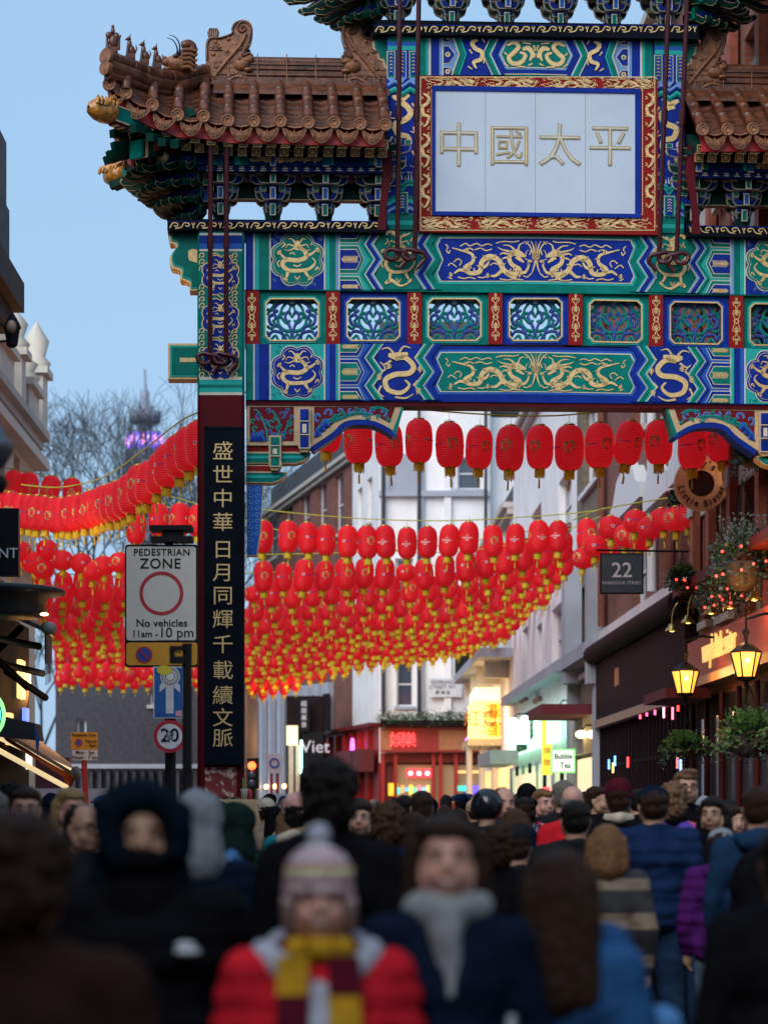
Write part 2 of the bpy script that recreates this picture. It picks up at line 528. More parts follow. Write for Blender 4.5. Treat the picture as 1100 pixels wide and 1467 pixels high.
# board with the couplet
bd = MB()
q0, q1 = g(293, 1094, -.31), g(349, 613, -.31)
bd.box(q0[0], q1[0], -.40, -.301, q0[2], q1[2], M_BLACK)
b_in = bd.build('inscription_board', gate)
for ch, cy in zip('盛世中華日月同輝千載續文脈', (648, 682, 716, 750, 789, 822, 855, 889, 925, 962, 998, 1030, 1059)):
    q = g(319.5, cy, -.40)
    hh = .25
    text('character', ch, hh, M_GOLD, b_in, (q[0], -.404, q[2]), depth=.014, offset=0, sx=1.08)
if True:
    s = MB()
    for y in (613, 1094):
        q = g(293, y, -.4); r = g(349, y, -.4)
        s.box(q[0] - .0, r[0], -.408, -.4, q[2] - .012, q[2] + .012, M_BLACK)
    s.build('board_edge', b_in)
# pedestals
for k, sg in enumerate((0, 1)):
    xm = UCOL + .10 if not sg else 2 * UC - UCOL
    b = MB()
    zt = wz(1145, -.45)
    b.box(xm - .44, xm + .46, -.42, .42, 0, zt - .16, M_STONE)
    b.box(xm - .40, xm + .42, -.38, .38, zt - .16, zt - .03, M_STONE)
    b.box(xm - .36, xm + .38, -.36, .36, zt - .03, zt, M_STONE)
    for i in range(26):
        x = xm - .42 + i * .0345
        b.box(x, x + .017, -.432, -.421, .1, zt - .19, M_STONE)
    b.build('pedestal', gate)
# worn paint patch on the foot of the column
pw = Paint(-0.3)
m_worn = mat('worn_red_paint', (0.20, 0.015, 0.02), 0.6, var=0.2, stain=((0.62, 0.42, 0.36), 11, 0.52), scale=8)
pw.rect(294, 1099, 339, 1142, m_worn, 1)
pw.build('worn_paint', colL)

# ---- horizontal beams ----------------------------------------------------
CXB = 767
def pm(x): return 2 * CXB - x
def hbeam(y0, y1, A, Al, B, Bl, lightA, panelcol, name):
    """A outer band colour, B the other"""
    b = MB()
    q0, q1 = g(352, y1, VB), g(352, y0, VB)
    b.box(q0[0], 2 * UC - q0[0], VB, .2, q0[2], q1[2], A)
    ob = b.build(name, gate)
    pt = Paint(VB)
    h = y1 - y0
    # vertical stripes
    for x0, x1, m in ((352, 363, B), (363, 365, M_WHITE), (365, 371, Al), (371, 386, A), (386, 388, M_WHITE), (464, 466, M_WHITE), (466, 472, Al), (472, 481, A), (481, 485, Bl), (485, 487, M_WHITE)):
        pt.rect(x0, y0, x1, y1, m, 1)
    pt.rect(388, y0, 464, y1, B if A is M_TEAL else M_LTEAL, 1)
    # fine curls behind the medallion
    for i in range(70):
        x, y = random.uniform(391, 461), random.uniform(y0 + 3, y1 - 3)
        if math.hypot(x - 426, y - (y0 + y1) / 2) > 37:
            pt.rib([(x - 2.5, y), (x, y - 2.5), (x + 2.5, y), (x, y + 2)], .7, Bl if A is M_TEAL else M_TEAL, 2, 2)
    cy = (y0 + y1) / 2
    pt.scallop(426, cy, 38, M_WHITE, 2, 8, .09); pt.scallop(426, cy, 36.5, A if A is M_TEAL else B if B is M_BLUE else M_BLUE, 3, 8, .09)
    pt.scallop(426, cy, 34, M_WHITE, 4, 8, .09); pt.scallop(426, cy, 33.2, A if A is M_TEAL else M_BLUE, 5, 8, .09)
    coil_dragon(pt, 426, cy, 33, M_GOLD, 6)
    # tongues
    t = h / 4
    cols = [(M_WHITE, 0), (A, 1.2), (Al, 5), (M_WHITE, 7), (B, 8.2)]
    base = [(M_WHITE, 0), (B if A is M_TEAL else B, 1.2)]
    pt.rect(487, y0, 534, y1, Al, 1)
    tongue(pt, 487, 522, cy - t * .95, cy + t * .95, [(M_WHITE, 0), (A, 1.3), (M_WHITE, 5.5), (B, 6.8)], 2)
    tongue(pt, 487, 522, y0, y0 + t * .9, [(M_WHITE, 0), (A, 1.3), (M_WHITE, 5.5), (B, 6.8)], 2, half=1)
    tongue(pt, 487, 522, y1 - t * .9, y1, [(M_WHITE, 0), (A, 1.3), (M_WHITE, 5.5), (B, 6.8)], 2, half=-1)
    for yy, sc in ((cy, 1), (y0 + 4, .6), (y1 - 4, .6)):
        pt.rib([(490, yy), (512, yy)], 1.4, M_GOLD, 6, 1)
        for i in range(7):
            x = 490 + i * 3.2
            pt.rib([(x, yy), (x + 4, yy - 5 * sc)], [2, .8], M_GOLD, 6, 1); pt.rib([(x, yy), (x + 4, yy + 5 * sc)], [2, .8], M_GOLD, 6, 1)
    # zigzag bands
    for x, w, m in ((524, 3, A), (527, 2, Al), (529, 1.4, M_WHITE), (530.4, 7, B), (537.4, 3, Bl), (540.4, 1.5, M_WHITE)):
        pt.zig(x, y0, y1, w + .3, m, 7, 6)
    pt.rect(541, y0, 602, y1, M_TEAL if A is M_TEAL else M_BLUE, 4)
    for x, w, m in ((600, 1.5, M_WHITE), (601.5, 3, Bl), (604.5, 8, B), (612.5, 1.5, M_WHITE), (614, 3, Al), (617, 8, A)):
        pt.zig(x, y0, y1, w + .3, m, 7, 6)
    # the standing dragon
    if A is M_TEAL:
        coil_dragon(pt, 571, cy - 1, 29, M_GOLD, 7, 1.35)
        for yy in (y0 + 8, y1 - 8):
            pt.rib([(552, yy), (560, yy - 5), (574, yy + 3), (588, yy - 3)], [4, 5, 3, 1], M_GOLD, 7, 4)
    else:
        pt.rib([(566, y0 + 22), (580, y0 + 20), (592, y0 + 32), (586, y0 + 42), (566, y0 + 44), (552, y0 + 52), (556, y0 + 66), (574, y0 + 70), (586, y0 + 60), (580, y0 + 52)], [5, 7, 7.5, 7.5, 7.5, 7.5, 7, 6, 4, 2], M_GOLD, 7, 4)
        pt.rib([(556, y0 + 16), (570, y0 + 18), (584, y0 + 14)], [5, 12, 4], M_GOLD, 7, 3)
        for L in ([(572, y0 + 12), (578, y0 + 4), (588, y0 + 6)], [(564, y0 + 14), (556, y0 + 6), (546, y0 + 8)], [(560, y0 + 24), (550, y0 + 30), (544, y0 + 26)], [(546, y0 + 40), (552, y0 + 36), (548, y0 + 30)],
                  [(594, y0 + 20), (600, y0 + 14)], [(592, y0 + 60), (598, y0 + 52)], [(546, y0 + 60), (542, y0 + 70), (550, y0 + 76)], [(566, y0 + 76), (580, y0 + 78), (592, y0 + 72)]):
            pt.rib(L, [3, 2.4, 1], M_GOLD, 7, 3)
        for x, y, a in ((598, y0 + 36, 0), (546, y0 + 48, PI), (596, y0 + 66, .4), (560, y0 + 32, PI)):
            claw(pt, x, y, a, M_GOLD, 7, 7)
    mirrored(pt, 'painted_bands', ob)
    # central panel, mirrored by hand
    pc = Paint(VB)
    yt, yb = y0 + 14, y1 - 14
    def panel(ins, m, lay):
        x, a, b_ = 622 + ins, y0 + 8 + ins, y1 - 8 - ins
        c = (a + b_) / 2; hh = (b_ - a)
        L = [(x + 5, a), (x, a + hh * .17), (x + 8, c), (x, b_ - hh * .17), (x + 5, b_)]
        pc.poly(L + [(CXB, b_), (CXB, a)], m, lay)
    panel(0, Al, 1); panel(3.2, M_WHITE, 2); panel(4.8, panelcol, 3)
    px0 = 630
    dragon(pc, px0, y0 + 13, (CXB - 8 - px0) / 455, (y1 - y0 - 26) / 213, M_GOLD, 5)
    pc.disc(CXB, cy - 4, 6, M_GOLD, 5)
    for a in (-.6, -.25, 0.0):
        pc.rib([(CXB + math.sin(a) * 7, cy - 8), (CXB + math.sin(a) * 16, cy - 20), (CXB + math.sin(a) * 30, cy - 26)], [2, 1.8, .8], M_GOLD, 5, 3)
    pc.rib([(CXB - 1, cy + 2), (CXB - 3, cy + 12), (CXB - 7, cy + 22)], [2.4, 2, .8], M_GOLD, 5, 3)
    pc.mirror_x(UC)
    pc.build('dragon_panel', ob)
    return ob
bU = hbeam(329, 415, M_TEAL, M_LTEAL, M_BLUE, M_LBLUE, 1, M_BLUE, 'upper_beam')
bL = hbeam(493, 573, M_BLUE, M_MBLUE, M_TEAL, M_LTEAL, 0, M_TEAL, 'lower_beam')
b = MB()
q0, q1 = g(352, 577, VB), g(352, 573, VB)
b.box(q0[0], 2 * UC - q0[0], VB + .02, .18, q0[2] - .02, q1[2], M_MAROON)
b.build('beam_underside', bL)
# black scroll cap over the left and right thirds and over the top beam
def scroll_cap(x0, x1, y0, y1, v, mir):
    b = MB(); a0, a1 = g(x0, y1, v), g(x1, y0, v)
    b.box(a0[0], a1[0], v, -v, a0[2], a1[2], M_BLACK)
    pt = Paint(v)
    scroll_strip(pt, x0 + 2, x1 - 2, (y0 + y1) / 2, y1 - y0, M_GOLD, 1, 1.5)
    pt.rect(x0, y0, x1, y0 + 1, M_BLUE, 2)
    for k in range(2 if mir else 1):
        if k: flip_u(b); flip_u(pt)
        o = b.build('scroll_cap', gate)
        pt.build('scroll_line', o)
scroll_cap(240, 553, 317, 329, -.34, True)
scroll_cap(534, pm(534), 36, 48, -.34, False)

# ---- openwork storey -------------------------------------------------------
zt, zb = wz(415, VB), wz(493, VB)
posts = [361, 477, 593.5, 709.5]
for i in range(4):
    for sgn in (0, 1):
        b = Paint(-.19)
        a0, a1 = g(posts[i] - 10, 493, -.19), g(posts[i] + 10, 415, -.19)
        b.box(a0[0], a1[0], -.19, .19, a0[2], a1[2], M_RED)
        x = posts[i]
        for sy in (-1, 1):
            for sx in (-1, 1):
                b.rib([(x, 454), (x + sx * 4, 454 + sy * 7), (x + sx * 5, 454 + sy * 14), (x + sx * 1.5, 454 + sy * 15), (x + sx * 3, 454 + sy * 10)], 1.1, M_GOLD, 1, 3)
                b.rib([(x + sx * .8, 454 + sy * 8), (x + sx * 1, 454 + sy * 20), (x + sx * 5, 454 + sy * 24), (x + sx * 4, 454 + sy * 28), (x + sx * 1, 454 + sy * 25), (x + sx * 1, 454 + sy * 34)], 1.1, M_GOLD, 1, 3)
        b.disc(x, 454, 4, M_GOLD, 1); b.disc(x, 454, 2, M_RED, 2)
        if sgn:
            o = len(b.v); b.v = [(2 * UC - p[0], p[1], p[2]) for p in b.v]; b.f = [tuple(reversed(f)) for f in b.f]
        b.build('post', gate)
pan = [418.7, 534.8, 651, 767]
def openwork(x, base, edge):
    """frame around an opening, as one mesh"""
    b = Paint(-.17)
    X0, X1 = x - 48, x + 48
    x0, x1, y0, y1 = x - 38, x + 38, 427, 488
    y0b, y1b = 415, 493
    def ring(ox0, oy0, ox1, oy1, ix0, iy0, ix1, iy1, m, v0, v1, c0=0, c1=0):
        O = gp([(ox0 + c0, oy0), (ox1 - c0, oy0), (ox1, oy0 + c0), (ox1, oy1 - c0), (ox1 - c0, oy1), (ox0 + c0, oy1), (ox0, oy1 - c0), (ox0, oy0 + c0)], -.17)
        I = gp([(ix0 + c1, iy0), (ix1 - c1, iy0), (ix1, iy0 + c1), (ix1, iy1 - c1), (ix1 - c1, iy1), (ix0 + c1, iy1), (ix0, iy1 - c1), (ix0, iy0 + c1)], -.17)
        vs = [(p[0], v0, p[1]) for p in O] + [(p[0], v0, p[1]) for p in I] + [(p[0], v1, p[1]) for p in O] + [(p[0], v1, p[1]) for p in I]
        fs = []
        for i in range(8):
            j = (i + 1) % 8
            fs += [(i, j, 8 + j, 8 + i), (8 + i, 8 + j, 24 + j, 24 + i), (16 + i, 24 + i, 24 + j, 16 + j), (i, 16 + i, 16 + j, j)]
        b.add(vs, fs, m)
    ring(X0 - 1, y0b, X1 + 1, y1b, x0, y0, x1, y1, base, -.14, .12, .01, 6)
    ring(x0 - 3, y0 - 3, x1 + 3, y1 + 3, x0 + 1, y0 + 1, x1 - 1, y1 - 1, edge, -.152, -.139, 8, 6)
    ring(x0 - .5, y0 - .5, x1 + .5, y1 + .5, x0 + 1.5, y0 + 1.5, x1 - 1.5, y1 - 1.5, M_GOLD, -.165, -.145, 7, 6)
    return b
def lattice(x):
    b = Paint(-.1)
    xc, yc = x, 457.5
    curves = [  # half patterns relative to centre (dx >= 0)
        ([(0, 26), (3, 10), (10, -4), (6, -12), (2, -8)], 4.5, 0), ([(4, -28), (14, -18), (16, -6), (8, 4), (3, 0)], 4, 1), ([(0, 16), (12, 14), (20, 4), (18, -8), (10, -10)], 5, 1),
        ([(8, 28), (16, 18), (28, 16), (34, 24)], 4.5, 0), ([(12, 26), (18, 10), (30, 6), (33, -4), (26, -8), (22, -2)], 5, 0), ([(10, -28), (22, -22), (26, -12), (20, -14)], 4.5, 0),
        ([(36, -27), (26, -24), (30, -14), (36, -16)], 4.5, 1), ([(36, -8), (30, -16), (22, -26)], 4, 1), ([(36, 8), (30, 12), (24, 6), (28, 0)], 4, 1), ([(0, -20), (8, -26), (12, -22)], 4, 0),
        ([(2, 28), (8, 20), (14, 27)], 4, 1), ([(20, 28), (24, 22), (30, 28)], 4, 1), ([(0, -4), (4, -14), (0, -24)], 3.4, 1), ([(36, 16), (33, 22)], 4, 0), ([(16, -4), (22, -4), (27, 2)], 4, 0)]
    for sx in (-1, 1):
        for L, w, c in curves:
            q = [(xc + sx * a, yc + bb) for a, bb in L]
            q2 = spline(q, 4)
            gq = gp(q2, -.1)
            w = w * .82
            b.ribbon(gq, (w + .2) / PXM, -.06, M_BLUE if c == 0 else M_TEAL, th=.05)
            b.ribbon(gq, (w * .62) / PXM, -.064, M_LBLUE if c == 0 else M_LTEAL)
            b.ribbon(gq, (w * .34) / PXM, -.068, M_BLUE if c == 0 else M_TEAL)
    return b
for i, x in enumerate(pan):
    for sgn in ((0, 1) if i < 3 else (0,)):
        fr = openwork(x, M_BLUE if i % 2 else M_TEAL, M_MBLUE if i % 2 else M_LTEAL)
        la = lattice(x)
        for b in (fr, la):
            if sgn:
                b.v = [(2 * UC - p[0], p[1], p[2]) for p in b.v]; b.f = [tuple(reversed(f)) for f in b.f]
        o = fr.build('openwork_panel', gate)
        la.build('lattice', o)

# ---- projecting ends left of the column -------------------------------------
for sgn in (0, 1):
    b = MB()
    L = [(283, 330), (243, 330), (243, 347), (250, 349), (252, 356), (247, 362), (243, 372), (246, 383), (256, 386), (259, 392), (258, 400), (266, 402), (272, 406), (272, 416), (283, 416)]
    L = [L[0]] + spline(L[1:-1], 3) + [L[-1]]
    b.prism(gp(L, -.15), -.15, .15, M_GOLD)
    cxx, cyy = 266, 366
    L2 = [(a if a > 282 else a + (3 if a < 262 else 1.5), bb + (2 if bb < 340 else -2.5)) for a, bb in L]
    b.prism(gp(L2, -.15), -.16, -.149, M_LTEAL)
    L3 = [(a if a > 282 else a + (5.5 if a < 262 else 3), bb + (5 if bb < 340 else -5)) for a, bb in L]
    b.prism(gp(L3, -.15), -.165, -.159, M_TEAL)
    b.prism(gp([(270, 360), (275, 357), (283, 358), (283, 377), (272, 374), (270, 368)], -.15), -.17, -.164, M_GOLD)
    b2 = MB()
    b2.prism(gp([(241, 492), (283, 492), (283, 543), (241, 543)], -.15), -.15, .15, M_GOLD)
    b2.prism(gp([(244, 495), (283, 495), (283, 540), (244, 540)], -.15), -.16, -.149, M_LTEAL)
    b2.prism(gp([(247, 498), (283, 498), (283, 537), (247, 537)], -.15), -.165, -.159, M_TEAL)
    b2.prism(gp([(258, 513), (283, 513), (283, 519), (258, 519)], -.15), -.17, -.164, M_GOLD)
    for q, nm in ((b, 'scalloped_beam_end'), (b2, 'square_beam_end')):
        if sgn:
            q.v = [(2 * UC - p[0], p[1], p[2]) for p in q.v]; q.f = [tuple(reversed(f)) for f in q.f]
        q.build(nm, gate)

# ---- corner brackets under the lower beam -----------------------------------
def curl(pt, x, y, r, m, m2, lay, a0=0, dirn=1, w=2.6):
    L = [(x + r * (1 - t / 1.25) * math.cos(a0 + dirn * t * 5.0), y + r * (1 - t / 1.25) * math.sin(a0 + dirn * t * 5.0)) for t in [i / 9 for i in range(10)]]
    pt.rib(L, w, m, lay, 1); pt.rib(L, w * .45, m2, lay + 1, 1)
M_WINE = mat('wine_red_paint', (0.13, 0.008, 0.016), 0.5, var=0.15, spec=.1)
M_FRAMEGOLD = mat('bracket_frame_gold', (0.50, 0.36, 0.20), 0.5, var=0.15, scale=10)
for sgn in (0, 1):
    V = -.16
    parts = []
    b = Paint(V)
    # square scroll panel
    b.prism(gp([(353, 578), (446, 578), (446, 638), (353, 638)], V), V, -V, M_FRAMEGOLD)
    b.rect(358, 583, 421, 632, M_WINE, 1)
    for x, y, r, a, d in ((372, 596, 6, 1.5, 1), (366, 614, 5, 1.5, 1), (384, 588, 4, 1.5, -1), (390, 606, 7, 1.2, 1), (404, 594, 6, 1.6, -1), (413, 588, 4, 1.5, 1), (414, 606, 5, 1.5, -1), (408, 622, 6, 1.4, 1), (392, 624, 6, 1.5, -1), (376, 620, 5, 1.5, 1), (398, 612, 4, 0, 1)):
        curl(b, x, y, r, M_LBLUE if (x % 4 < 2) else M_LTEAL, M_BLUE if (x % 4 < 2) else M_TEAL, 2, a, d)
    for L in ([(384, 632), (380, 610), (370, 590), (364, 588)], [(398, 632), (400, 606), (390, 588)], [(404, 632), (412, 610), (418, 598)]):
        b.rib(L, 2.6, M_LTEAL, 2, 4); b.rib(L, 1.2, M_TEAL, 3, 4)
    for x, y, r, d in ((363, 603, 4, 1), (380, 604, 4, -1), (396, 598, 4, 1), (417, 597, 3.5, -1), (402, 610, 4, 1), (386, 618, 4, -1), (418, 618, 4, 1), (364, 626, 3.5, 1)): curl(b, x, y, r, M_LTEAL if d > 0 else M_LBLUE, M_TEAL if d > 0 else M_BLUE, 2, 1.5, d, 2.2)
    for x in (362, 368, 374): b.poly([(x - 5, 632), (x - 1, 620), (x + 2, 618), (x + 7, 632)], M_MBLUE, 4); b.poly([(x - 3, 632), (x, 623), (x + 4, 632)], M_BLUE, 5)
    parts.append((b, 'scroll_panel'))
    # wing
    b = Paint(V)
    W = [(446, 578), (577, 578), (564, 620)] + spline([(560, 616), (535, 603), (508, 601), (490, 606), (478, 618), (464, 628), (446, 640)], 3)
    b.prism(gp(W, V), V, -V, M_FRAMEGOLD, M_BLUE)
    W2 = [(450, 583), (566, 583), (558, 606)] + spline([(554, 604), (535, 594), (508, 592), (488, 598), (474, 610), (460, 621), (450, 628)], 3)
    b.poly(W2, M_WINE, 1)
    W3 = spline([(446, 640), (464, 628), (478, 618), (490, 606), (508, 601), (535, 603), (560, 616), (565, 621)], 3)
    b.ribbon(gp([(x + 1.5, y + 4) for x, y in W3], V), 7 / PXM, V - .001, M_BLUE, th=2 * -V)
    b.prism(gp([(577, 578), (580, 578), (567, 624), (562, 619)], V), V - .003, -V, M_TEAL)
    for x, y, r, a, d in ((456, 597, 7, 1.5, 1), (472, 592, 7, 2.8, 1), (487, 589, 5, 1.5, -1), (502, 588, 5, 0, 1), (519, 590, 6, 1.5, -1), (534, 589, 5, 1.5, 1), (549, 591, 6, 1.5, -1)):
        curl(b, x, y, r, M_LBLUE, M_MBLUE, 2, a, d, 3.2)
    for L in ([(452, 624), (462, 606), (478, 600), (492, 590)], [(470, 606), (486, 600), (510, 592), (530, 594)], [(530, 586), (545, 584), (556, 590)]):
        b.rib(L, 3.6, M_LTEAL, 3, 4); b.rib(L, 1.8, M_TEAL, 4, 4)
    for x, y, r, d in ((464, 603, 4.5, 1), (480, 598, 4.5, -1), (495, 593, 4, 1), (511, 585, 3.5, 1), (526, 597, 4, 1), (541, 598, 4, -1), (556, 600, 3.5, 1)): curl(b, x, y, r, M_LTEAL, M_TEAL, 3, 0, d, 2.4)
    for x, y in ((454, 626), (460, 619), (466, 613)): b.poly([(x - 5, y + 1), (x - 1, y - 13), (x + 3, y - 13), (x + 7, y - 3)], M_MBLUE, 5); b.poly([(x - 3, y), (x, y - 9), (x + 4, y - 3)], M_BLUE, 6)
    parts.append((b, 'carved_wing'))
    # stepped arms below the square panel
    b = MB()
    for y0, y1, x1 in ((638, 664, 434), (666, 692, 400)):
        ym = y0 + 10
        for m, e, vv in ((M_FRAMEGOLD, 0, -.13), (M_TEAL, 1.5, -.135)):
            L = [(353, ym + e), (x1 + 12 - e, ym + e)] + spline([(x1 + 10 - e, ym + 5), (x1 + 2 - e, y1 - 4 - e), (x1 - 10, y1 - e), (x1 - 14, y1 - e)], 3) + [(353, y1 - e)]
            b.prism(gp(L, -.13), vv, .13, m)
        b.prism(gp([(353, ym + 5), (x1 + 3, ym + 5), (x1, ym + 9), (353, ym + 9)], -.13), -.139, -.136, M_LTEAL)
        b.prism(gp([(353, y0), (x1 + 2, y0), (x1 + 2, ym), (353, ym)], -.13), -.12, .12, M_FRAMEGOLD)
        b.prism(gp([(354, y0 + 1.5), (x1 - 1, y0 + 1.5), (x1 - 1, ym - 1.5), (354, ym - 1.5)], -.13), -.125, -.119, M_RED)
    parts.append((b, 'stepped_arm'))
    b = MB()
    for x, y0, y1, cc in ((436, 584, 648, M_BLUE), (394, 624, 674, M_TEAL)):
        L = [(x - 9, y0), (x + 9, y0), (x + 9, y1 - 14), (x + 10, y1 - 8), (x + 4, y1), (x - 5, y1), (x - 9, y1 - 8)]
        b.prism(gp(L, -.2), -.22, .1, M_FRAMEGOLD)
        for j in range(3):
            yy = y0 + 3 + j * (y1 - y0 - 6) / 3; ye = yy + (y1 - y0 - 6) / 3 - 3
            b.prism(gp([(x - 6, yy), (x + 6, yy), (x + 6, ye), (x - 6, ye)], -.2), -.245 + .008 * j, -.219, cc)
            b.prism(gp([(x - 3, yy + 2), (x + 3, yy + 2), (x + 3, ye - 2), (x - 3, ye - 2)], -.2), -.255 + .008 * j, -.24, M_WHITE if j == 1 else cc)
            b.prism(gp([(x - 6.5, ye), (x + 6.5, ye), (x + 6.5, ye + 1.2), (x - 6.5, ye + 1.2)], -.2), -.25, -.219, M_WHITE)
    parts.append((b, 'bracket_block'))
    # hanging scroll leg
    b = Paint(-.1)
    b.prism(gp([(354, 694), (378, 694), (374, 760), (369, 796), (354, 796)], -.1), -.1, .1, M_FRAMEGOLD)
    b.prism(gp([(354, 695), (376.5, 695), (372.5, 760), (367.5, 795), (354, 795)], -.1), -.104, -.099, M_MBLUE)
    for i in range(10):
        y = 700 + i * 9
        for x, d in ((359, 1), (369, -1)):
            if x == 369 and y > 770: continue
            L = [(x + 4.4 * (1 - t / 1.3) * math.cos(t * 6 * d), y + (2 if d < 0 else 0) + 4.4 * (1 - t / 1.3) * math.sin(t * 6 * d)) for t in [j / 8 for j in range(9)]]
            b.rib(L, 1.0, M_LBLUE, 2, 1)
    parts.append((b, 'scroll_leg'))
    for q, nm in parts:
        if sgn:
            q.v = [(2 * UC - p[0], p[1], p[2]) for p in q.v]; q.f = [tuple(reversed(f)) for f in q.f]
        q.build(nm, gate)

# ---- centre storey: two columns, top beam, name tablet ------------------------
VC = -.24
cc0, cc1 = g(554, 300, VC)[0], g(598, 300, VC)[0]
b = MB()
b.box(cc0, cc1, VC, .24, wz(329, VC, 577) - .0, wz(48, VC, 577), M_BLUE)
for sgn in (0, 1):
    b = MB()
    x0, x1 = (cc0, cc1) if not sgn else (2 * UC - cc1, 2 * UC - cc0)
    b.box(x0, x1, VC, .24, wz(329, VC, 577), wz(48, VC, 577), M_BLUE)
    o = b.build('upper_column', gate)
    pt = Paint(VC)
    X0, X1, xc = 555, 597, 576
    for y0, y1, m in ((50, 60, M_TEAL), (60, 66, M_MBLUE), (66, 72, M_LTEAL), (306, 316, M_TEAL), (316, 322, M_LTEAL), (322, 329, M_TEAL)):
        pt.rect(X0, y0, X1, y1, m, 1)
    for x in (560, 576, 592):
        pt.rect(x - 6, 73, x + 6, 112, M_WHITE, 1); pt.rect(x - 5, 74, x + 5, 111, M_TEAL if x != 576 else M_MBLUE, 2); pt.rect(x - 3, 76, x + 3, 108, M_BLUE, 3)
        pt.poly([(x - 6, 112), (x + 6, 112), (x, 120)], M_LBLUE, 4)
        for y in range(79, 106, 5): pt.rib([(x - 2, y), (x, y - 2), (x + 2, y)], 1, M_GOLD, 4, 1)
    for k, (yy, m) in enumerate(((114, M_LBLUE), (118, M_BLUE), (124, M_LTEAL), (128, M_TEAL))):
        L = [(X0, yy + 6), (565, yy), (576, yy + 8), (587, yy), (X1, yy + 6)]
        for i in range(4):
            p, q = L[i], L[i + 1]
            pt.poly([p, q, (q[0], q[1] + 4), (p[0], p[1] + 4)], m, 5)
            pt.poly([(p[0], 300 + (p[1] - yy) - k * 5), (q[0], 300 + (q[1] - yy) - k * 5), (q[0], 295 + (q[1] - yy) - k * 5), (p[0], 295 + (p[1] - yy) - k * 5)], m, 5 if k else 4)
    pt.rib([(568, 146), (580, 150), (588, 162), (580, 172), (566, 178), (570, 192), (584, 196), (586, 208), (572, 216), (566, 224), (576, 232)], [8, 8, 8, 8, 8, 8, 7, 6, 5, 4, 2], M_GOLD, 2, 4)
    pt.rib([(562, 138), (574, 142), (586, 136)], [4, 10, 4], M_GOLD, 2, 3)
    for L in ([(590, 148), (594, 156), (588, 158)], [(560, 160), (558, 168), (566, 170)], [(592, 182), (594, 190), (588, 188)], [(562, 196), (558, 204), (564, 208)], [(590, 216), (594, 224)], [(568, 132), (562, 128)], [(580, 132), (588, 128)], [(560, 226), (564, 234)], [(560, 184), (564, 178)]):
        pt.rib(L, [2.6, 2.4, 1], M_GOLD, 2, 3)
    for i in range(14): pt.disc(random.uniform(558, 594), random.uniform(236, 248), 1.1, M_WHITE, 2, 6)
    for i in range(9):
        x = 558 + i * 4.5; pt.rib([(x, 258), (x + random.uniform(-2, 2), 246 + (i % 3) * 3)], [2.4, .5], M_WHITE, 2, 1)
    for k, m in ((0, M_LTEAL), (1, M_TEAL), (2, M_LTEAL)):
        for x in (565, 587):
            pt.rib([(x - 11, 268 + k * 3), (x - 5, 260 + k * 3), (x + 5, 260 + k * 3), (x + 11, 268 + k * 3)], 3, m, 3, 3)
    pt.rect(568, 276, 584, 306, M_WHITE, 6); pt.rect(569, 277, 583, 306, M_TEAL, 7); pt.rect(572, 280, 580, 304, M_BLUE, 8)
    for y in range(283, 303, 4): pt.rib([(573, y), (576, y - 2), (579, y)], 1.2, M_WHITE, 9, 1)
    if sgn:
        pt.v = [(2 * UC - p[0], p[1], p[2]) for p in pt.v]; pt.f = [tuple(reversed(f)) for f in pt.f]
    pt.build('painted_front', o)
    # scalloped bracket beside the column head
    b = MB()
    L = [(534, 50), (554, 50), (554, 100), (550, 96), (548, 88), (541, 84), (540, 76), (534, 70), (533, 60)]
    b.prism(gp(L, -.12), -.12, .12, M_FRAMEGOLD)
    L = [(536.5, 52), (554, 52), (554, 94), (552, 92), (550, 85), (543, 81), (542, 74), (537, 68), (536, 60)]
    b.prism(gp(L, -.12), -.13, -.119, M_TEAL)
    if sgn:
        b.v = [(2 * UC - p[0], p[1], p[2]) for p in b.v]; b.f = [tuple(reversed(f)) for f in b.f]
    b.build('scalloped_beam_end', gate)
# top beam
b = MB()
q0 = g(598, 108, -.16)
b.box(q0[0], 2 * UC - q0[0], -.2, .2, q0[2], wz(48, -.16, 598), M_TEAL)
bT = b.build('top_beam', gate)
pt = Paint(-.2)
Y0, Y1, YC = 49, 108, 78.5
for x0, x1, m in ((600, 610, M_TEAL), (610, 614, M_LTEAL), (614, 617, M_WHITE), (617, 629, M_BLUE), (629, 633, M_LBLUE), (633, 635, M_WHITE)): pt.rect(x0, Y0, x1, Y1, m, 1)
pt.rect(635, Y0, 655, Y1, M_LBLUE, 1)
tongue(pt, 635, 652, YC - 13, YC + 13, [(M_WHITE, 0), (M_BLUE, 1.2)], 2)
tongue(pt, 635, 652, Y0, Y0 + 12, [(M_WHITE, 0), (M_BLUE, 1.2)], 2, half=1)
tongue(pt, 635, 652, Y1 - 12, Y1, [(M_WHITE, 0), (M_BLUE, 1.2)], 2, half=-1)
for y in (YC, Y0 + 5, Y1 - 5): pt.disc(641, y, 3.6, M_GOLD, 4); pt.disc(641, y, 1.6, M_TEAL, 5)
def vee(x, w, m, lay=3, d=14):
    for a, b_ in ((Y0, YC), (YC, Y1)):
        xa = x if a == Y0 else x - 0; 
    pt.poly([(x + d, Y0), (x + d + w, Y0), (x + w, YC), (x, YC)], m, lay); pt.poly([(x, YC), (x + w, YC), (x + d + w, Y1), (x + d, Y1)], m, lay)
def vee_r(x, w, m, lay=3, d=10):
    pt.poly([(x - d, Y0), (x - d + w, Y0), (x + w, YC), (x, YC)], m, lay); pt.poly([(x, YC), (x + w, YC), (x - d + w, Y1), (x - d, Y1)], m, lay)
pt.rect(655, Y0, 704, Y1, M_BLUE, 2)
vee_r(656, 2, M_WHITE, 6); vee_r(658, 8, M_TEAL, 6); vee_r(666, 2, M_LTEAL, 6)
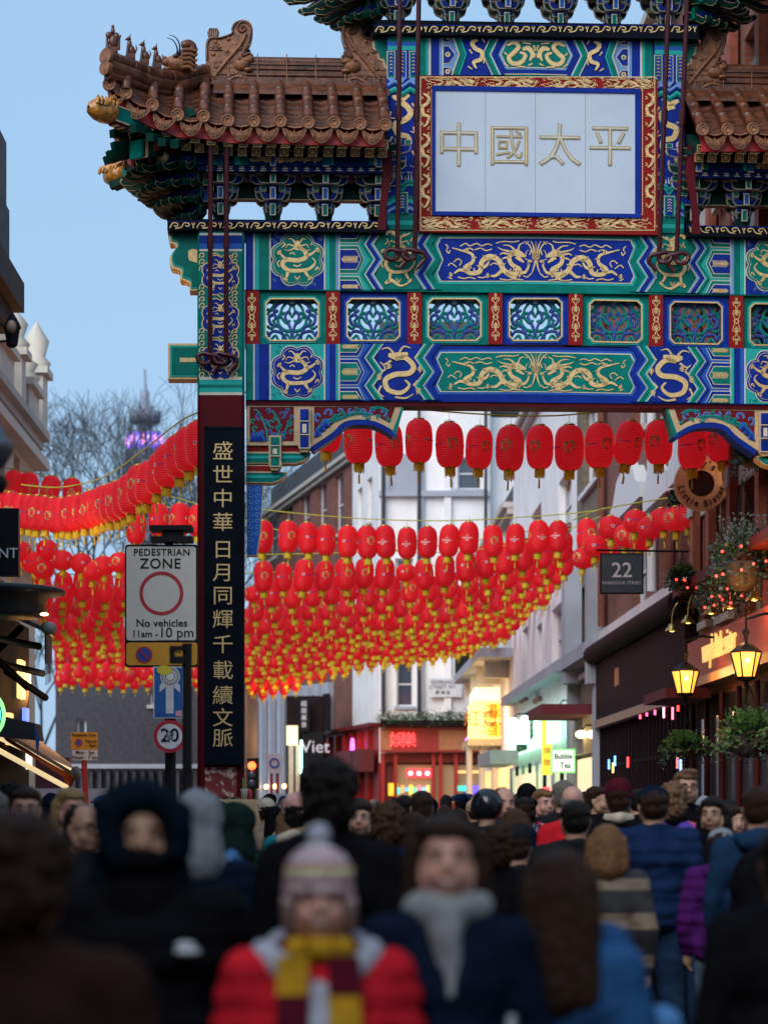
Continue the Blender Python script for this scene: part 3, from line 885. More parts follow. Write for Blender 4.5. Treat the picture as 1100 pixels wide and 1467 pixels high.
for x, w, m in ((696, 1.5, M_WHITE), (697.5, 8, M_TEAL), (705.5, 2, M_LTEAL), (707.5, 1.5, M_WHITE), (709, 6, M_BLUE)): vee(x - 6, w, m, 6)
pt.rib([(684, 58), (676, 62), (680, 70), (690, 76), (688, 86), (678, 90), (682, 99)], [3, 6, 6, 6, 6, 5, 2], M_GOLD, 7, 4)
for L in ([(690, 56), (694, 62)], [(672, 72), (676, 78)], [(694, 84), (692, 92)], [(670, 96), (676, 100)], [(674, 56), (678, 53)]): pt.rib(L, [2.4, 1.2], M_GOLD, 7, 2)
mirrored(pt, 'painted_bands', bT)
pc = Paint(-.2)
for ins, m, lay in ((0, M_WHITE, 2), (1.5, M_BLUE, 3), (7, M_LBLUE, 4), (9, M_WHITE, 5), (10.5, M_TEAL, 6)):
    pc.poly([(705 + ins * 1.2, YC), (720 + ins * .6, Y0 + 1 + ins), (CXB, Y0 + 1 + ins), (CXB, Y1 - 1 - ins), (720 + ins * .6, Y1 - 1 - ins)], m, lay)
pc.rib([(726, 66), (736, 62), (742, 68), (736, 76), (728, 84), (734, 92), (746, 90), (752, 80), (744, 76)], [3, 5, 6, 6, 6, 6, 6, 5, 3], M_GOLD, 8, 4)
pc.rib([(748, 72), (756, 70), (762, 78), (758, 88)], [4, 7, 6, 2], M_GOLD, 8, 3)
for L in ([(722, 76), (726, 80)], [(740, 96), (752, 97)], [(748, 62), (760, 64)], [(762, 92), (756, 95)], [(764, 66), (766, 74)], [(764, 84), (766, 78)], [(722, 92), (728, 96)]): pc.rib(L, [2.4, 1.5], M_GOLD, 8, 2)
mirrored(pc, 'dragon_panel', bT)
# tablet
tab = MB()
VT = -.30
L0 = g(600, 332, VT); L1 = g(600, 108, VT)
tab.box(L0[0], 2 * UC - L0[0] + .05, VT, .22, L0[2], L1[2], M_RED)
tb = tab.build('name_tablet', gate)
fr = Paint(VT)
RGT = 939.5
# raised outer and inner gold lines of the frame
for ins in (1.5, 17.5):
    x0, y0, x1, y1 = 600 + ins, 108 + ins * 1.15, RGT - ins * 1.1, 332.5 - ins * 1.4
    for a in ((x0, y0, x1, y0 + 1.2), (x0, y1 - 1.2, x1, y1), (x0, y0, x0 + 1.2, y1), (x1 - 1.2, y0, x1, y1)):
        fr.rect(*a, M_GOLD, 1 if a[2] - a[0] > 5 else 2)
for i in range(4):
    x = 604 + i * 84
    dragon(fr, x, 109.5, .175, .085, M_GOLD, 3, clouds=True); dragon(fr, x, 310, .175, .085, M_GOLD, 3, flip=True, clouds=True)
for i in range(40):
    x = 604 + i * 8.5
    for y in (113 + (i % 3) * 5, 313 + (i % 4) * 4): fr.rib([(x, y), (x + 3, y - 2), (x + 5, y + 1)], 1.1, M_GOLD, 3, 2)
for X in (609, 930):
    for i in range(3):
        y = 132 + i * 58
        fr.rib([(X - 3, y + 2), (X + 5, y + 8), (X + 3, y + 16), (X - 4, y + 22), (X - 2, y + 32), (X + 5, y + 36), (X + 2, y + 46), (X - 3, y + 50)], [2, 4, 4.5, 4.5, 4.5, 4, 3, 1.5], M_GOLD, 3, 4)
        for j in range(9):
            yy = y + j * 6.2; sx = -1 if j % 2 else 1
            fr.rib([(X + sx * 6, yy), (X + sx * 3, yy + 3), (X + sx * 6, yy + 4)], 1.2, M_GOLD, 3, 2)
fr.build('gilded_frame', tb)
ib = MB()
a, c = gp([(618, 309), (917, 128)], VT)
for x0, x1, z0, z1 in ((a[0], c[0], a[1], a[1] + .05), (a[0], c[0], c[1] - .06, c[1]), (a[0], a[0] + .045, a[1] + .05, c[1] - .06), (c[0] - .07, c[0], a[1] + .05, c[1] - .06)):
    ib.box(x0, x1, VT - .03, VT - .003, z0, z1, M_BLUE)
ib.build('blue_border', tb)
M_PANEL = mat('tablet_pale_blue', (0.44, 0.52, 0.62), 0.5, var=0.05, scale=1.5, bump=.05, bscale=8)
xs = [a[0] + .045 + i * ((c[0] - .07) - (a[0] + .045)) / 4 for i in range(5)]
for i in range(4):
    b = MB(); b.box(xs[i] + .002, xs[i + 1] - .002, VT - .012, VT - .002, a[1] + .05, c[1] - .06, M_PANEL)
    b.build('panel_board', tb)
M_DGOLD = mat('tablet_dark_gold', (0.40, 0.25, 0.07), 0.4, metal=.3, var=0.15)
M_CHINS = mat('character_inner_paint', (0.50, 0.52, 0.46), 0.4, var=0.1)
for ch, cx, w, hgt in (('中', 657, .98, .60), ('國', 729, 1.0, .56), ('太', 801, 1.0, .58), ('平', 873, 1.0, .58)):
    q = g(cx, 213, VT)
    o = text('character', ch, hgt, M_DGOLD, tb, (q[0], VT - .016, q[2]), depth=.012, offset=0, sx=w)
    o2 = text('character_inner', ch, hgt, M_CHINS, tb, (q[0], VT - .023, q[2]), depth=.006, offset=-.012, sx=w)
# ================================================================ roofs of the gate
M_SHADEBLUE = mat('eave_blue_with_shade', (.003, .012, .11), .5, var=.2, spec=.1)  # gate blue darkened so its colour carries the shade under the eaves
def roll_mesh(L):
    b = MB()
    n = max(2, int(L / .3))
    path, rad = [], []
    for i in range(n):
        z0, z1 = i / n, (i + 1) / n
        path += [(0, z0 * L, 0), (0, z0 * L + .015, 0), (0, z1 * L - .004, 0)]; rad += [.071, .067, .064]
    b.tube(path, rad, M_TILE, n=10)
    return b.mesh('tile_roll')
def disc_mesh():
    b = MB()
    b.lathe([(0, -.012), (.03, -.012), (.034, -.02), (.04, -.012), (.055, -.012), (.062, -.022), (.078, -.022), (.082, -.01), (.082, .05), (.05, .05)], M_TILE2, 16, axis='y')
    return b.mesh('tile_end')
ME_DISC = disc_mesh()
def drip_mesh(w=.30):
    b = MB()
    n = 12
    up = [(-w / 2 + w * i / n, -.075 * math.sin(PI * i / n)) for i in range(n + 1)]
    dn = [(-w / 2 + w * i / n, -.035 - .165 * math.sin(PI * i / n) ** .7) for i in range(n + 1)]
    b.prism(up + dn[::-1], -.012, .012, M_TILE2)
    up2 = [(x * .78, z - .03) for x, z in up]; dn2 = [(x * .78, z * .86) for x, z in dn]
    b.prism(up2 + dn2[::-1], -.02, -.011, M_TILE2)
    for i in range(-3, 4):
        b.tube([(i * .03, -.022, -.10 - .01 * (3 - abs(i))), (i * .035, -.022, -.135 - .006 * (3 - abs(i)))], .007, M_TILE2, 5)
    b.tube([(0, 0, -.08), (0, .04, -.04)], .01, M_TILE2, 5)
    return b.mesh('drip_tile')
ME_DRIP = drip_mesh()
def rafter_mesh(kind):
    b = MB()
    s_ = .052
    b.box(-s_, s_, 0, .85, -s_, s_, M_DARKGRN if kind == 0 else M_MAROON)
    b.box(-s_ - .003, s_ + .003, -.008, .0, -s_ - .003, s_ + .003, M_GOLD)
    b.box(-s_ + .010, s_ - .010, -.012, -.008, -s_ + .010, s_ - .010, M_DARKGRN if kind == 0 else M_BLACK)
    if kind == 0:
        for L in ([(-.03, .03), (.0, .03), (0, 0), (.03, 0)], [(.03, .03), (.03, .012), (.016, .012)], [(-.03, -.03), (-.03, .012), (-.014, .012)], [(0, 0), (0, -.03), (.03, -.03), (.03, -.014)], [(-.03, -.014), (-.014, -.014), (-.014, -.03)]):
            b.ribbon(L, .010, -.0135, M_GOLD)
    else:
        for L in ([(-.042, .042), (.042, -.042)], [(-.042, -.042), (.042, .042)]): b.ribbon(L, .010, -.0135, M_GOLD)
        for x, z in ((0, .026), (0, -.026), (.026, 0), (-.026, 0), (0, 0)):
            b.face([(x + .010 * math.cos(a), -.0140, z + .010 * math.sin(a)) for a in [2 * PI * i / 6 for i in range(6)]], M_GOLD)
    return b.mesh('rafter')
ME_RAF = [rafter_mesh(0), rafter_mesh(1)]
def cluster_mesh(tiers=5, wt=.74, wb=.18, dz=.172, v0=-.10, dv=.13, cols=(M_BLUE, M_DARKGRN)):
    """one stepped bracket set; grows outward (-y) as it rises"""
    b = MB()
    b.prism([(-.07, -.02), (.07, -.02), (.10, .1), (-.10, .1)], -.13, .13, M_DARKGRN)
    for i in range(tiers):
        t = i / (tiers - 1)
        z = .07 + i * dz
        for lev, (wf, dy) in enumerate(((1.0, .07), (.66, 0.0))):
            W_ = (wb + (wt - wb) * (t ** .75)) * wf / 2 + .03
            y = v0 - i * dv + dy
            m = cols[(i + lev) % 2] if lev else cols[(i) % 2]
            m = M_BLUE if (i + lev) % 2 == 0 else M_DARKGRN
            for mm, e, yy in ((M_WHITE, 0, y), (m, .011, y - .008)):
                pts = [(-W_ + e, .105 - e), (-W_ + e, .07), (-W_ + .02 + e * .7, .03 + e * .4), (-W_ * .72 + e * .3, .0 + e), (W_ * .72 - e * .3, .0 + e), (W_ - .02 - e * .7, .03 + e * .4), (W_ - e, .07), (W_ - e, .105 - e), (W_ * .6, .105 - e), (W_ * .5, .07), (-W_ * .5, .07), (-W_ * .6, .105 - e)]
                b.prism([(p[0], p[1] + z) for p in pts], yy, y + .05, mm)
            for sx in (-1, 1):
                x = sx * (W_ - .035)
                b.box(x - .042, x + .042, y - .022, y + .06, z + .108, z + .165, M_WHITE)
                b.box(x - .032, x + .032, y - .028, y - .0221, z + .118, z + .16, M_TEAL if m is M_BLUE else M_MBLUE)
        # nose pushing forward
        y = v0 - i * dv - .10
        b.box(-.035, .035, y, .1, z + .02, z + .12, M_DARKGRN)
        b.box(-.038, .038, y - .012, y, z - .02, z + .13, M_WHITE)
        b.box(-.024, .024, y - .018, y - .0121, z - .005, z + .115, M_MBLUE if i % 2 else M_TEAL)
        b.box(-.055, .055, y + .03, y + .1, z + .125, z + .165, M_BLUE)
    return b.mesh('bracket_set')
ME_CLU = cluster_mesh()
def prong_mesh(L=.62):
    b = MB()
    for m, e, y in ((M_FRAMEGOLD, 0, .050), (M_DARKGRN, .010, .056)):
        pts = [(0, .16 - e), (L * .55, .06 - e), (L * .93, -.05 - e), (L + .03 - e, -.03 - e), (L + .05 - e, -.07), (L + .01, -.115 + e), (L * .85, -.12 + e), (L * .5, -.02 + e), (0, .05 + e)]
        b.prism(pts, -y, y, m, M_DARKGRN)
    b.box(L * .35, L * .35 + .13, -.058, .058, -.02, .16, M_DARKGRN)
    b.box(L * .35 + .02, L * .35 + .11, -.064, .064, .0, .14, M_TEAL)
    b.box(L * .62, L * .62 + .11, -.047, .047, -.07, .06, M_SHADEBLUE)
    return b.mesh('slanting_arm')
ME_PRONG = prong_mesh()
CHI = [(0, 0), (-.02, .35), (0, .66), (.18, .69), (.37, .76), (.38, .84), (.42, .92), (.52, .955), (.62, .92), (.67, .82), (.64, .66), (.56, .50), (.53, .42), (.60, .45), (.66, .46), (.68, .38), (.60, .26), (.58, .12), (.60, .0)]
def chiwen_mesh():
    b = MB()
    L = [(x, z) for x, z in spline([(a, c) for a, c in CHI], 3)]
    b.prism(L, -.11, .11, M_TILE2)
    for sy in (-1, 1):
        y = sy * .115
        b.tube([(p[0] * .93 + .02, y, p[1] * .95 + .02) for p in L[3:50]], .018, M_TILE, 5)
        b.tube([(.52 + .09 * (1 - t) * math.cos(1.5 + t * 9), y, .83 + .09 * (1 - t) * math.sin(1.5 + t * 9)) for t in [i / 16 for i in range(17)]], .018, M_TILE, 5)
        b.tube([(x, y, z) for x, z in spline([(.1, .1), (.25, .3), (.38, .45), (.5, .6), (.57, .75)], 4)], [.03] * 17, M_TILE2, 6)
        b.ell((.50, y, .30), (.12, .06, .10), M_TILE2); b.ell((.60, y, .36), (.08, .05, .045), M_TILE2); b.ell((.60, y, .22), (.07, .05, .035), M_TILE2)
        b.ell((.47, sy * .15, .36), (.03, .03, .03), M_TILE)
        for i in range(14):
            a = i * .7
            b.ell((.12 + .17 * (i % 4) + .03 * math.sin(a * 3), y, .08 + .045 * i), (.035, .015, .03), M_TILE2, 6, 4)
        for a in [i * PI / 6 for i in range(7)]:
            b.tube([(.13, y, .50), (.13 + .1 * math.cos(a), y, .50 + .1 * math.sin(a))], [.012, .006], M_TILE, 5)
        b.tube([(x, y, z) for x, z in spline([(.3, .05), (.45, .12), (.56, .08), (.5, .02)], 4)], .025, M_TILE2, 6)
    b.box(.03, .15, -.06, .06, .68, .72, M_TILE)
    for i in range(5): b.tube([(.05 + .02 * i, 0, .70), (.03 + .03 * i, 0, .80), (.04 + .025 * i, 0, .86)], [.03, .028, .012], M_TILE, 6)
    return b.mesh('ridge_beast')
ME_CHI = chiwen_mesh()
def figure_mesh(kind):
    b = MB()
    b.box(-.06, .06, -.05, .05, -.05, .02, M_TILE)
    if kind == 0:
        b.ell((.01, 0, .10), (.065, .05, .10), M_TILE); b.ell((-.05, 0, .18), (.05, .035, .05), M_TILE); b.ell((.05, 0, .17), (.045, .035, .06), M_TILE)
        b.ell((0, 0, .24), (.03, .03, .05), M_TILE); b.ell((0, 0, .30), (.022, .02, .028), M_TILE)
        b.tube([(-.07, 0, .0), (-.08, 0, .16)], [.03, .015], M_TILE, 6); b.tube([(.07, 0, 0), (.09, 0, .15)], [.03, .012], M_TILE, 6); b.tube([(.08, 0, .12), (.11, 0, .2)], [.015, .008], M_TILE, 6)
    else:
        b.ell((.02, 0, .07), (.05, .04, .07), M_TILE); b.ell((-.01, 0, .14), (.035, .033, .08), M_TILE); b.ell((-.02, 0, .225), (.032, .03, .032), M_TILE); b.ell((-.05, 0, .215), (.022, .018, .014), M_TILE)
        for sy in (-1, 1):
            b.tube([(-.03, sy * .02, .14), (-.045, sy * .02, .0)], [.014, .012], M_TILE, 6)
            b.tube([(-.01, sy * .018, .245), (0, sy * .022, .285)], [.01, .004], M_TILE, 5)
        b.tube([(.06, 0, .03), (.09, 0, .10), (.075, 0, .16)], [.014, .012, .004], M_TILE, 5)
    return b.mesh('roof_figure')
ME_FIG = [figure_mesh(0), figure_mesh(1)]
def dragonhead_mesh():
    b = MB()
    b.ell((0, 0, .12), (.15, .10, .11), M_TILE2); b.ell((.12, 0, .18), (.12, .09, .15), M_TILE); b.ell((-.13, 0, .12), (.08, .06, .05), M_TILE2); b.ell((-.12, 0, .04), (.07, .05, .03), M_TILE2)
    b.ell((-.16, 0, .17), (.035, .035, .03), M_TILE2)
    for sy in (-1, 1):
        b.ell((-.04, sy * .08, .19), (.035, .03, .03), M_TILE)
        b.tube([(x, sy * .06, z) for x, z in spline([(.0, .2), (.02, .32), (-.03, .42), (-.12, .45)], 4)], [.014 - .0009 * i for i in range(13)], M_BLACK, 6)
        for i in range(5):
            b.tube([(x, sy * (.06 + .01 * i), z) for x, z in spline([(.04, .06 + .05 * i), (.14, .08 + .05 * i), (.2, .03 + .06 * i), (.24, .06 + .06 * i)], 3)], [.028, .028, .027, .026, .025, .022, .02, .016, .012, .008], M_TILE2, 6)
    b.tube([(x, 0, z) for x, z in spline([(.1, .1), (.2, .3), (.16, .38), (.06, .34)], 4)], [.06] * 12 + [.02], M_TILE, 8)
    return b.mesh('hip_ridge_dragon')
ME_DH = dragonhead_mesh()
def finial_mesh():
    b = MB()
    b.lathe([(.02, -.30), (.09, -.26), (.13, -.18), (.15, -.06), (.14, .05), (.11, .08), (0, .08)], M_AMBER, 12, axis='x')
    for i in range(6):
        b.tube([(-.28 + .06 * i, -.14 + .005 * i, .02), (-.26 + .06 * i, -.13, .09), (-.20 + .06 * i, -.06, .15)], [.022, .026, .012], M_AMBER, 6)
    b.ell((-.12, -.12, .06), (.05, .04, .05), M_AMBER); b.ell((-.2, -.1, .07), (.035, .035, .03), M_AMBER)
    b.tube([(-.05, -.1, .12), (.0, -.12, .16), (.05, -.1, .12)], [.03, .03, .02], M_AMBER, 6)
    return b.mesh('corner_dragon_cap')
ME_FIN = finial_mesh()

def build_roof(name, label, discs, top, ridge, hips, raf1, raf2, flip=False, has_end=True, clusters=(), wbase=0, figs=True, detail=True):
    """discs: front eave tile ends (u,v,w) from the outer corner inward; mirrored front to back.
       top(u)->(v,w) where the slope meets ridge or hip."""
    sgu = -1 if flip else 1
    fx = (lambda u: 2 * UC - u) if flip else (lambda u: u)
    roof = empty(name, parent=gate)
    tag(roof, label)
    rl = {}
    def I(nm, me, p, rot=(0, 0, 0), sc=(1, 1, 1)):
        r = rot
        if flip: r = (rot[0], -rot[1], -rot[2])
        return inst(nm, me, roof, (fx(p[0]), p[1], p[2]), r, (sc[0] * sgu, sc[1], sc[2]) if (sgu < 0 or sc != (1, 1, 1)) else None)
    def F_(b):
        if flip:
            b.v = [(2 * UC - p[0], p[1], p[2]) for p in b.v]; b.f = [tuple(reversed(f)) for f in b.f]
        return b
    for sv in (-1, 1):
        prev = None
        for k, (u, v, w) in enumerate(discs):
            tv, tw = top(u)
            a = Vector((u, -v * sv * -1 if sv < 0 else -v, w)); a = Vector((u, v * (1 if sv < 0 else -1), w))
            t_ = Vector((u, tv * (1 if sv < 0 else -1), tw))
            d = t_ - a
            L = max(.12, d.length)
            key = round(L * 10)
            if key not in rl: rl[key] = roll_mesh(key / 10)
            ang = math.atan2(d.z, abs(d.y) if abs(d.y) > 1e-6 else 1e-6)
            if sv < 0: I('tile_roll', rl[key], a + Vector((0, 0, .03)), (ang, 0, 0)); I('tile_end', ME_DISC, a + Vector((0, -.01, .0)), (.12, 0, 0))
            else: I('tile_roll', rl[key], a + Vector((0, 0, .03)), (ang, 0, PI)); I('tile_end', ME_DISC, a + Vector((0, .01, .0)), (.12, 0, PI))
            if prev is not None:
                pa, pt_ = prev
                # stepped pan tiles between two rolls
                b = MB()
                nC = 8
                for j in range(nC):
                    r0, r1 = j / nC, (j + 1) / nC
                    row = []
                    for r, lift in ((r0, .016), (r1, -.0)):
                        for i in range(5):
                            q = i / 4
                            p0 = pa.lerp(pt_, r); p1 = a.lerp(t_, r)
                            p = p0.lerp(p1, q)
                            row.append((p.x, p.y, p.z - .055 * math.sin(PI * q) + lift - .02 - .05 * math.sin(PI * r)))
                    b.add(row, [(i, i + 1, i + 6, i + 5) for i in range(4)], M_TILE, True)
                    b.add([(x, y, z) for x, y, z in row[:5]] + [(x, y, z - .016) for x, y, z in row[:5]], [(i, i + 5, i + 6, i + 1) for i in range(4)], M_TILE2 if j == 0 else M_TILE)
                F_(b).build('pan_tile_row', roof)
                mid = (pa + a) / 2
                s_ = (a - pa).length / .33
                slope = math.atan2((a - pa).z, abs((a - pa).x))
                I('drip_tile', ME_DRIP, mid + Vector((0, (-.0 if sv < 0 else 0), -.045)), (0.15, -slope if sv < 0 else slope, 0 if sv < 0 else PI), (s_, 1, 1))
                b = MB()
                e = -1 if sv < 0 else 1
                b.add([(pa.x, pa.y - e * .12, pa.z - .02), (a.x, a.y - e * .12, a.z - .02), (a.x, a.y - e * .12, a.z - .235), (pa.x, pa.y - e * .12, pa.z - .235),
                       (pa.x, pa.y - e * .16, pa.z - .02), (a.x, a.y - e * .16, a.z - .02), (a.x, a.y - e * .16, a.z - .235), (pa.x, pa.y - e * .16, pa.z - .235)],
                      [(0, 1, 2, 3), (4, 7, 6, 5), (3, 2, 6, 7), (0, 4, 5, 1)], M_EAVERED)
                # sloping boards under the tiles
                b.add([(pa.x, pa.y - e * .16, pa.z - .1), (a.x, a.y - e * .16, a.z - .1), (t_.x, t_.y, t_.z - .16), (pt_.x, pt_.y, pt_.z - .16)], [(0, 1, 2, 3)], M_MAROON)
                F_(b).build('eave_board', roof)
            prev = (a, t_)
        for kind, raf in ((0, raf1), (1, raf2)):
            for (u, v, w) in raf:
                I('flying_rafter' if kind == 0 else 'rafter', ME_RAF[kind], (u, v * (1 if sv < 0 else -1), w), (R(24), 0, 0 if sv < 0 else PI))
    return roof, I, F_

# ---- side roof, west ------------------------------------------------------
def vcurve(px, vmid=-1.15, vcor=-1.42, x0=335, x1=140):
    t = max(0, min(1, (x0 - px) / (x0 - x1)))
    return vmid + (vcor - vmid) * t * t
DPX = [(157, 121), (181, 134), (219, 151), (255, 165), (292, 167), (327, 173), (364, 174), (402, 174), (442, 176), (479, 176), (516, 178), (552, 179)]
DISCS = [g(a, b, vcurve(a)) for a, b in DPX]
E_R = g(318, 122, 0)                # ridge end
W_R = g(430, 124, 0)[2]
HIP = [g(301, 100, 0), g(275, 106, -.25), g(251, 111, -.5), g(219, 106, -.85), g(190, 95, -1.15), g(155, 82, -1.45)]
def hip_at(u):
    for p, q in zip(HIP, HIP[1:]):
        if q[0] <= u <= p[0]:
            t = (u - p[0]) / (q[0] - p[0])
            return p[1] + (q[1] - p[1]) * t, p[2] + (q[2] - p[2]) * t - .12
    return (HIP[-1][1], HIP[-1][2] - .12) if u < HIP[-1][0] else (-.02, W_R)
def topfn(u):
    return hip_at(u) if u < HIP[0][0] else (-.03, W_R)
R1 = [(184, 171), (214, 180), (238, 189), (259, 193), (280, 198), (303, 201), (327, 203), (349, 204), (369, 204), (389, 204), (409, 205), (430, 205), (450, 205), (472, 205), (491, 206), (511, 206), (531, 207), (550, 207)]
R2 = [(208, 198), (229, 202), (248, 206), (267, 209), (286, 212), (306, 214), (327, 216), (347, 217), (367, 217), (387, 217), (407, 217), (428, 217), (448, 218), (470, 218), (489, 218), (509, 218), (529, 219), (548, 219)]
RAF1 = [g(a, b, vcurve(a, -1.0, -1.25)) for a, b in R1]
RAF2 = [g(a, b, vcurve(a, -.80, -1.05)) for a, b in R2]
for flip, nm in ((False, 'brown glazed roof over the left bay with animal figures on its corner'), (True, 'brown glazed roof over the right bay')):
    roof, I, F_ = build_roof('side_roof', nm, DISCS, topfn, None, None, RAF1, RAF2, flip)
    # main ridge
    b = MB()
    ui = g(556, 120, 0)[0]; ue = E_R[0] - .1
    for r, z, hh in ((.15, W_R - .16, .18), (.12, W_R + .02, .06), (.09, W_R + .08, .16), (.11, W_R + .24, .03)):
        b.box(ue, ui, -r, r, z, z + hh, M_TILE)
    b.tube([(ue, 0, W_R + .30), (ui, 0, W_R + .30)], .07, M_TILE, 10)
    for k in range(5): b.tube([(ue, -.10, W_R + .11 + .0 * k), (ui, -.10, W_R + .11)], .022, M_TILE, 6) if k == 0 else b.tube([(ue, -.095, W_R + .19), (ui, -.095, W_R + .19)], .018, M_TILE, 6) if k == 1 else None
    for k in range(6):
        x = ue + (ui - ue) * (k + .5) / 6
        b.box(x - .006, x + .006, -.125, .125, W_R + .02, W_R + .372, M_TILE2)
    F_(b).build('ridge', roof)
    for sv in (-1, 1):
        z = W_R
        b = MB(); b.add([(ue, sv * .08, z + .04), (ui, sv * .08, z + .04), (ui, sv * .34, z - .16), (ue, sv * .34, z - .16), (ui, sv * .34, z - .20), (ue, sv * .34, z - .20)], [(0, 1, 2, 3), (3, 2, 4, 5)], M_TILE)
        F_(b).build('apron_tile', roof)
    q = g(297, 118, -.02)
    I('ridge_beast', ME_CHI, (q[0], 0, W_R - .02), (0, 0, 0), (.86, 1, .86))
    q = g(548, 118, 0)
    I('ridge_beast', ME_CHI, (q[0] + .05, 0, W_R - .02), (0, 0, PI), (.86, 1, .86))
    # hip ridges
    for sv in (1, -1):
        pth = [(p[0], p[1] * sv, p[2]) for p in spline(HIP, 5)]
        b = MB()
        b.tube([(p[0], p[1], p[2] + .0) for p in pth], .085, M_TILE, 10)
        b.tube([(p[0], p[1], p[2] - .11) for p in pth], .10, M_TILE, 8)
        b.tube([(p[0], p[1], p[2] - .2) for p in pth[6:]], .07, M_TILE, 8)
        for i in range(2, len(pth) - 1, 3):
            p, q = Vector(pth[i]), Vector(pth[i + 1]); b.tube([p, p.lerp(q, .2)], .09, M_TILE2, 10)
        p = Vector(pth[-1]); d = (Vector(pth[-1]) - Vector(pth[-2])).normalized()
        b.tube([p, p + d * .05], .10, M_TILE2, 12); b.tube([p + Vector((0, 0, -.14)), p + Vector((0, 0, -.14)) + d * .06], .09, M_TILE2, 12)
        F_(b).build('hip_ridge', roof)
        rz = math.atan2(HIP[-1][1] * sv, HIP[-1][0] - HIP[0][0])
        for px, k in ((162, 0), (187, 1), (207, 1), (225, 1)):
            hv, hw = hip_at(g(px, 90, -1.2)[0]); u = g(px, 90, hv)[0]; hv, hw = hip_at(u)
            I('roof_figure', ME_FIG[k], (u, hv * sv, hw + .24), (0, 0, .25 * sv), (.9, .9, .9))
        hv, hw = hip_at(g(252, 90, -.5)[0]); I('hip_ridge_dragon', ME_DH, (g(254, 90, hv)[0], hv * sv, hw + .17), (0, 0, .3 * sv))
        # corner beam with a dragon cap
        c0, c1 = Vector(g(160, 163, -1.42)), Vector(g(250, 196, -.55)); c0.y *= sv; c1.y *= sv
        ax = (c1 - c0) / 2; side = Vector((-ax.y, ax.x, 0)).normalized(); up = ax.cross(side).normalized()
        if up.z < 0: up = -up
        b = MB()
        b.obox((c0 + c1) / 2, ax, side * .075, up * .10, M_TEAL)
        b.obox((c0 + c1) / 2 - up * .115, ax * .98, side * .06, up * .014, M_MAROON)
        for i in range(9):
            t = -.9 + i * .2
            b.obox((c0 + c1) / 2 - up * .132 + ax * t, ax * .04, side * .055, up * .004, M_WHITE)
        for e in (-1, 1): b.obox((c0 + c1) / 2 + up * .09 * e, ax, side * .08, up * .010, M_FRAMEGOLD)
        d0 = c1 + Vector((.1, .12 * sv, -.15)); dm = Vector(g(196, 214, -1.05)); dm.y *= sv
        b.obox((d0 + dm) / 2, (d0 - dm) / 2, side * .09, up * .09, M_DARKGRN)
        for t in (-1.0, -.8): b.obox((d0 + dm) / 2 + (d0 - dm) / 2 * t, (d0 - dm) * .025, side * .096, up * .11, M_TEAL if t < -.9 else M_FRAMEGOLD)
        F_(b).build('corner_beam', roof)
        I('corner_dragon_cap', ME_FIN, c0 + Vector((-.04, .0, .02)), (0, 0, 0.75 if sv > 0 else -.75))
    # outer hip end: tiles running out to the left
    ue_ = DISCS[0][0]
    eav = []
    NE = 7
    wmid = DISCS[5][2] + .02
    for i in range(NE):
        v = -1.2 + 2.4 * i / (NE - 1); t = abs(v) / 1.35
        eav.append(Vector((ue_ + .10 - .12 * t ** 2, v, wmid + (DISCS[0][2] - wmid) * t ** 2.2)))
    prev = None
    for p in eav:
        tu = None
        for hp, hq in zip(HIP, HIP[1:]):
            if hq[1] <= -abs(p.y) <= hp[1] or (hq[1] <= -abs(p.y)):
                t = (-abs(p.y) - hp[1]) / (hq[1] - hp[1]); tu = Vector((hp[0] + (hq[0] - hp[0]) * t, p.y, hp[2] + (hq[2] - hp[2]) * t - .12)); break
        d = tu - p; L = max(.2, round(d.length, 1))
        me = roll_mesh(L)
        I('tile_roll', me, p + Vector((0, 0, .03)), (math.atan2(d.z, abs(d.x)), 0, -PI / 2))
        I('tile_end', ME_DISC, p + Vector((-.01, 0, 0)), (.1, 0, -PI / 2))
        if prev is not None:
            pa, pt_ = prev
            b = MB(); row = []
            for r in range(6):
                for i in range(5):
                    q = pa.lerp(pt_, r / 5).lerp(p.lerp(tu, r / 5), i / 4); row.append((q.x, q.y, q.z - .05 * math.sin(PI * i / 4)))
            b.add(row, [(r * 5 + i, r * 5 + i + 1, r * 5 + i + 6, r * 5 + i + 5) for r in range(5) for i in range(4)], M_TILE, True)
            F_(b).build('pan_tile_row', roof)
            mid = (pa + p) / 2
            I('drip_tile', ME_DRIP, mid + Vector((0, 0, -.045)), (0.15, 0, -PI / 2), ((p - pa).length / .33, 1, 1))
            b = MB()
            b.add([(pa.x + .12, pa.y, pa.z - .02), (p.x + .12, p.y, p.z - .02), (p.x + .12, p.y, p.z - .23), (pa.x + .12, pa.y, pa.z - .23)], [(0, 1, 2, 3)], M_EAVERED)
            b.add([(pa.x + .14, pa.y, pa.z - .12), (p.x + .14, p.y, p.z - .12), (tu.x, tu.y, tu.z - .16), (pt_.x, pt_.y, pt_.z - .16)], [(0, 1, 2, 3)], M_MAROON)
            F_(b).build('eave_board', roof)
        prev = (p, tu)
    for i in range(11):
        v = -1.0 + .2 * i; t = abs(v) / 1.3
        I('flying_rafter', ME_RAF[0], (ue_ + .28 - .08 * t, v, wmid - .30 + .24 * t ** 2.2), (R(20), 0, -PI / 2 ))
        I('rafter', ME_RAF[1], (ue_ + .50 - .08 * t, v * .9, wmid - .42 + .16 * t ** 2.2), (R(20), 0, -PI / 2))
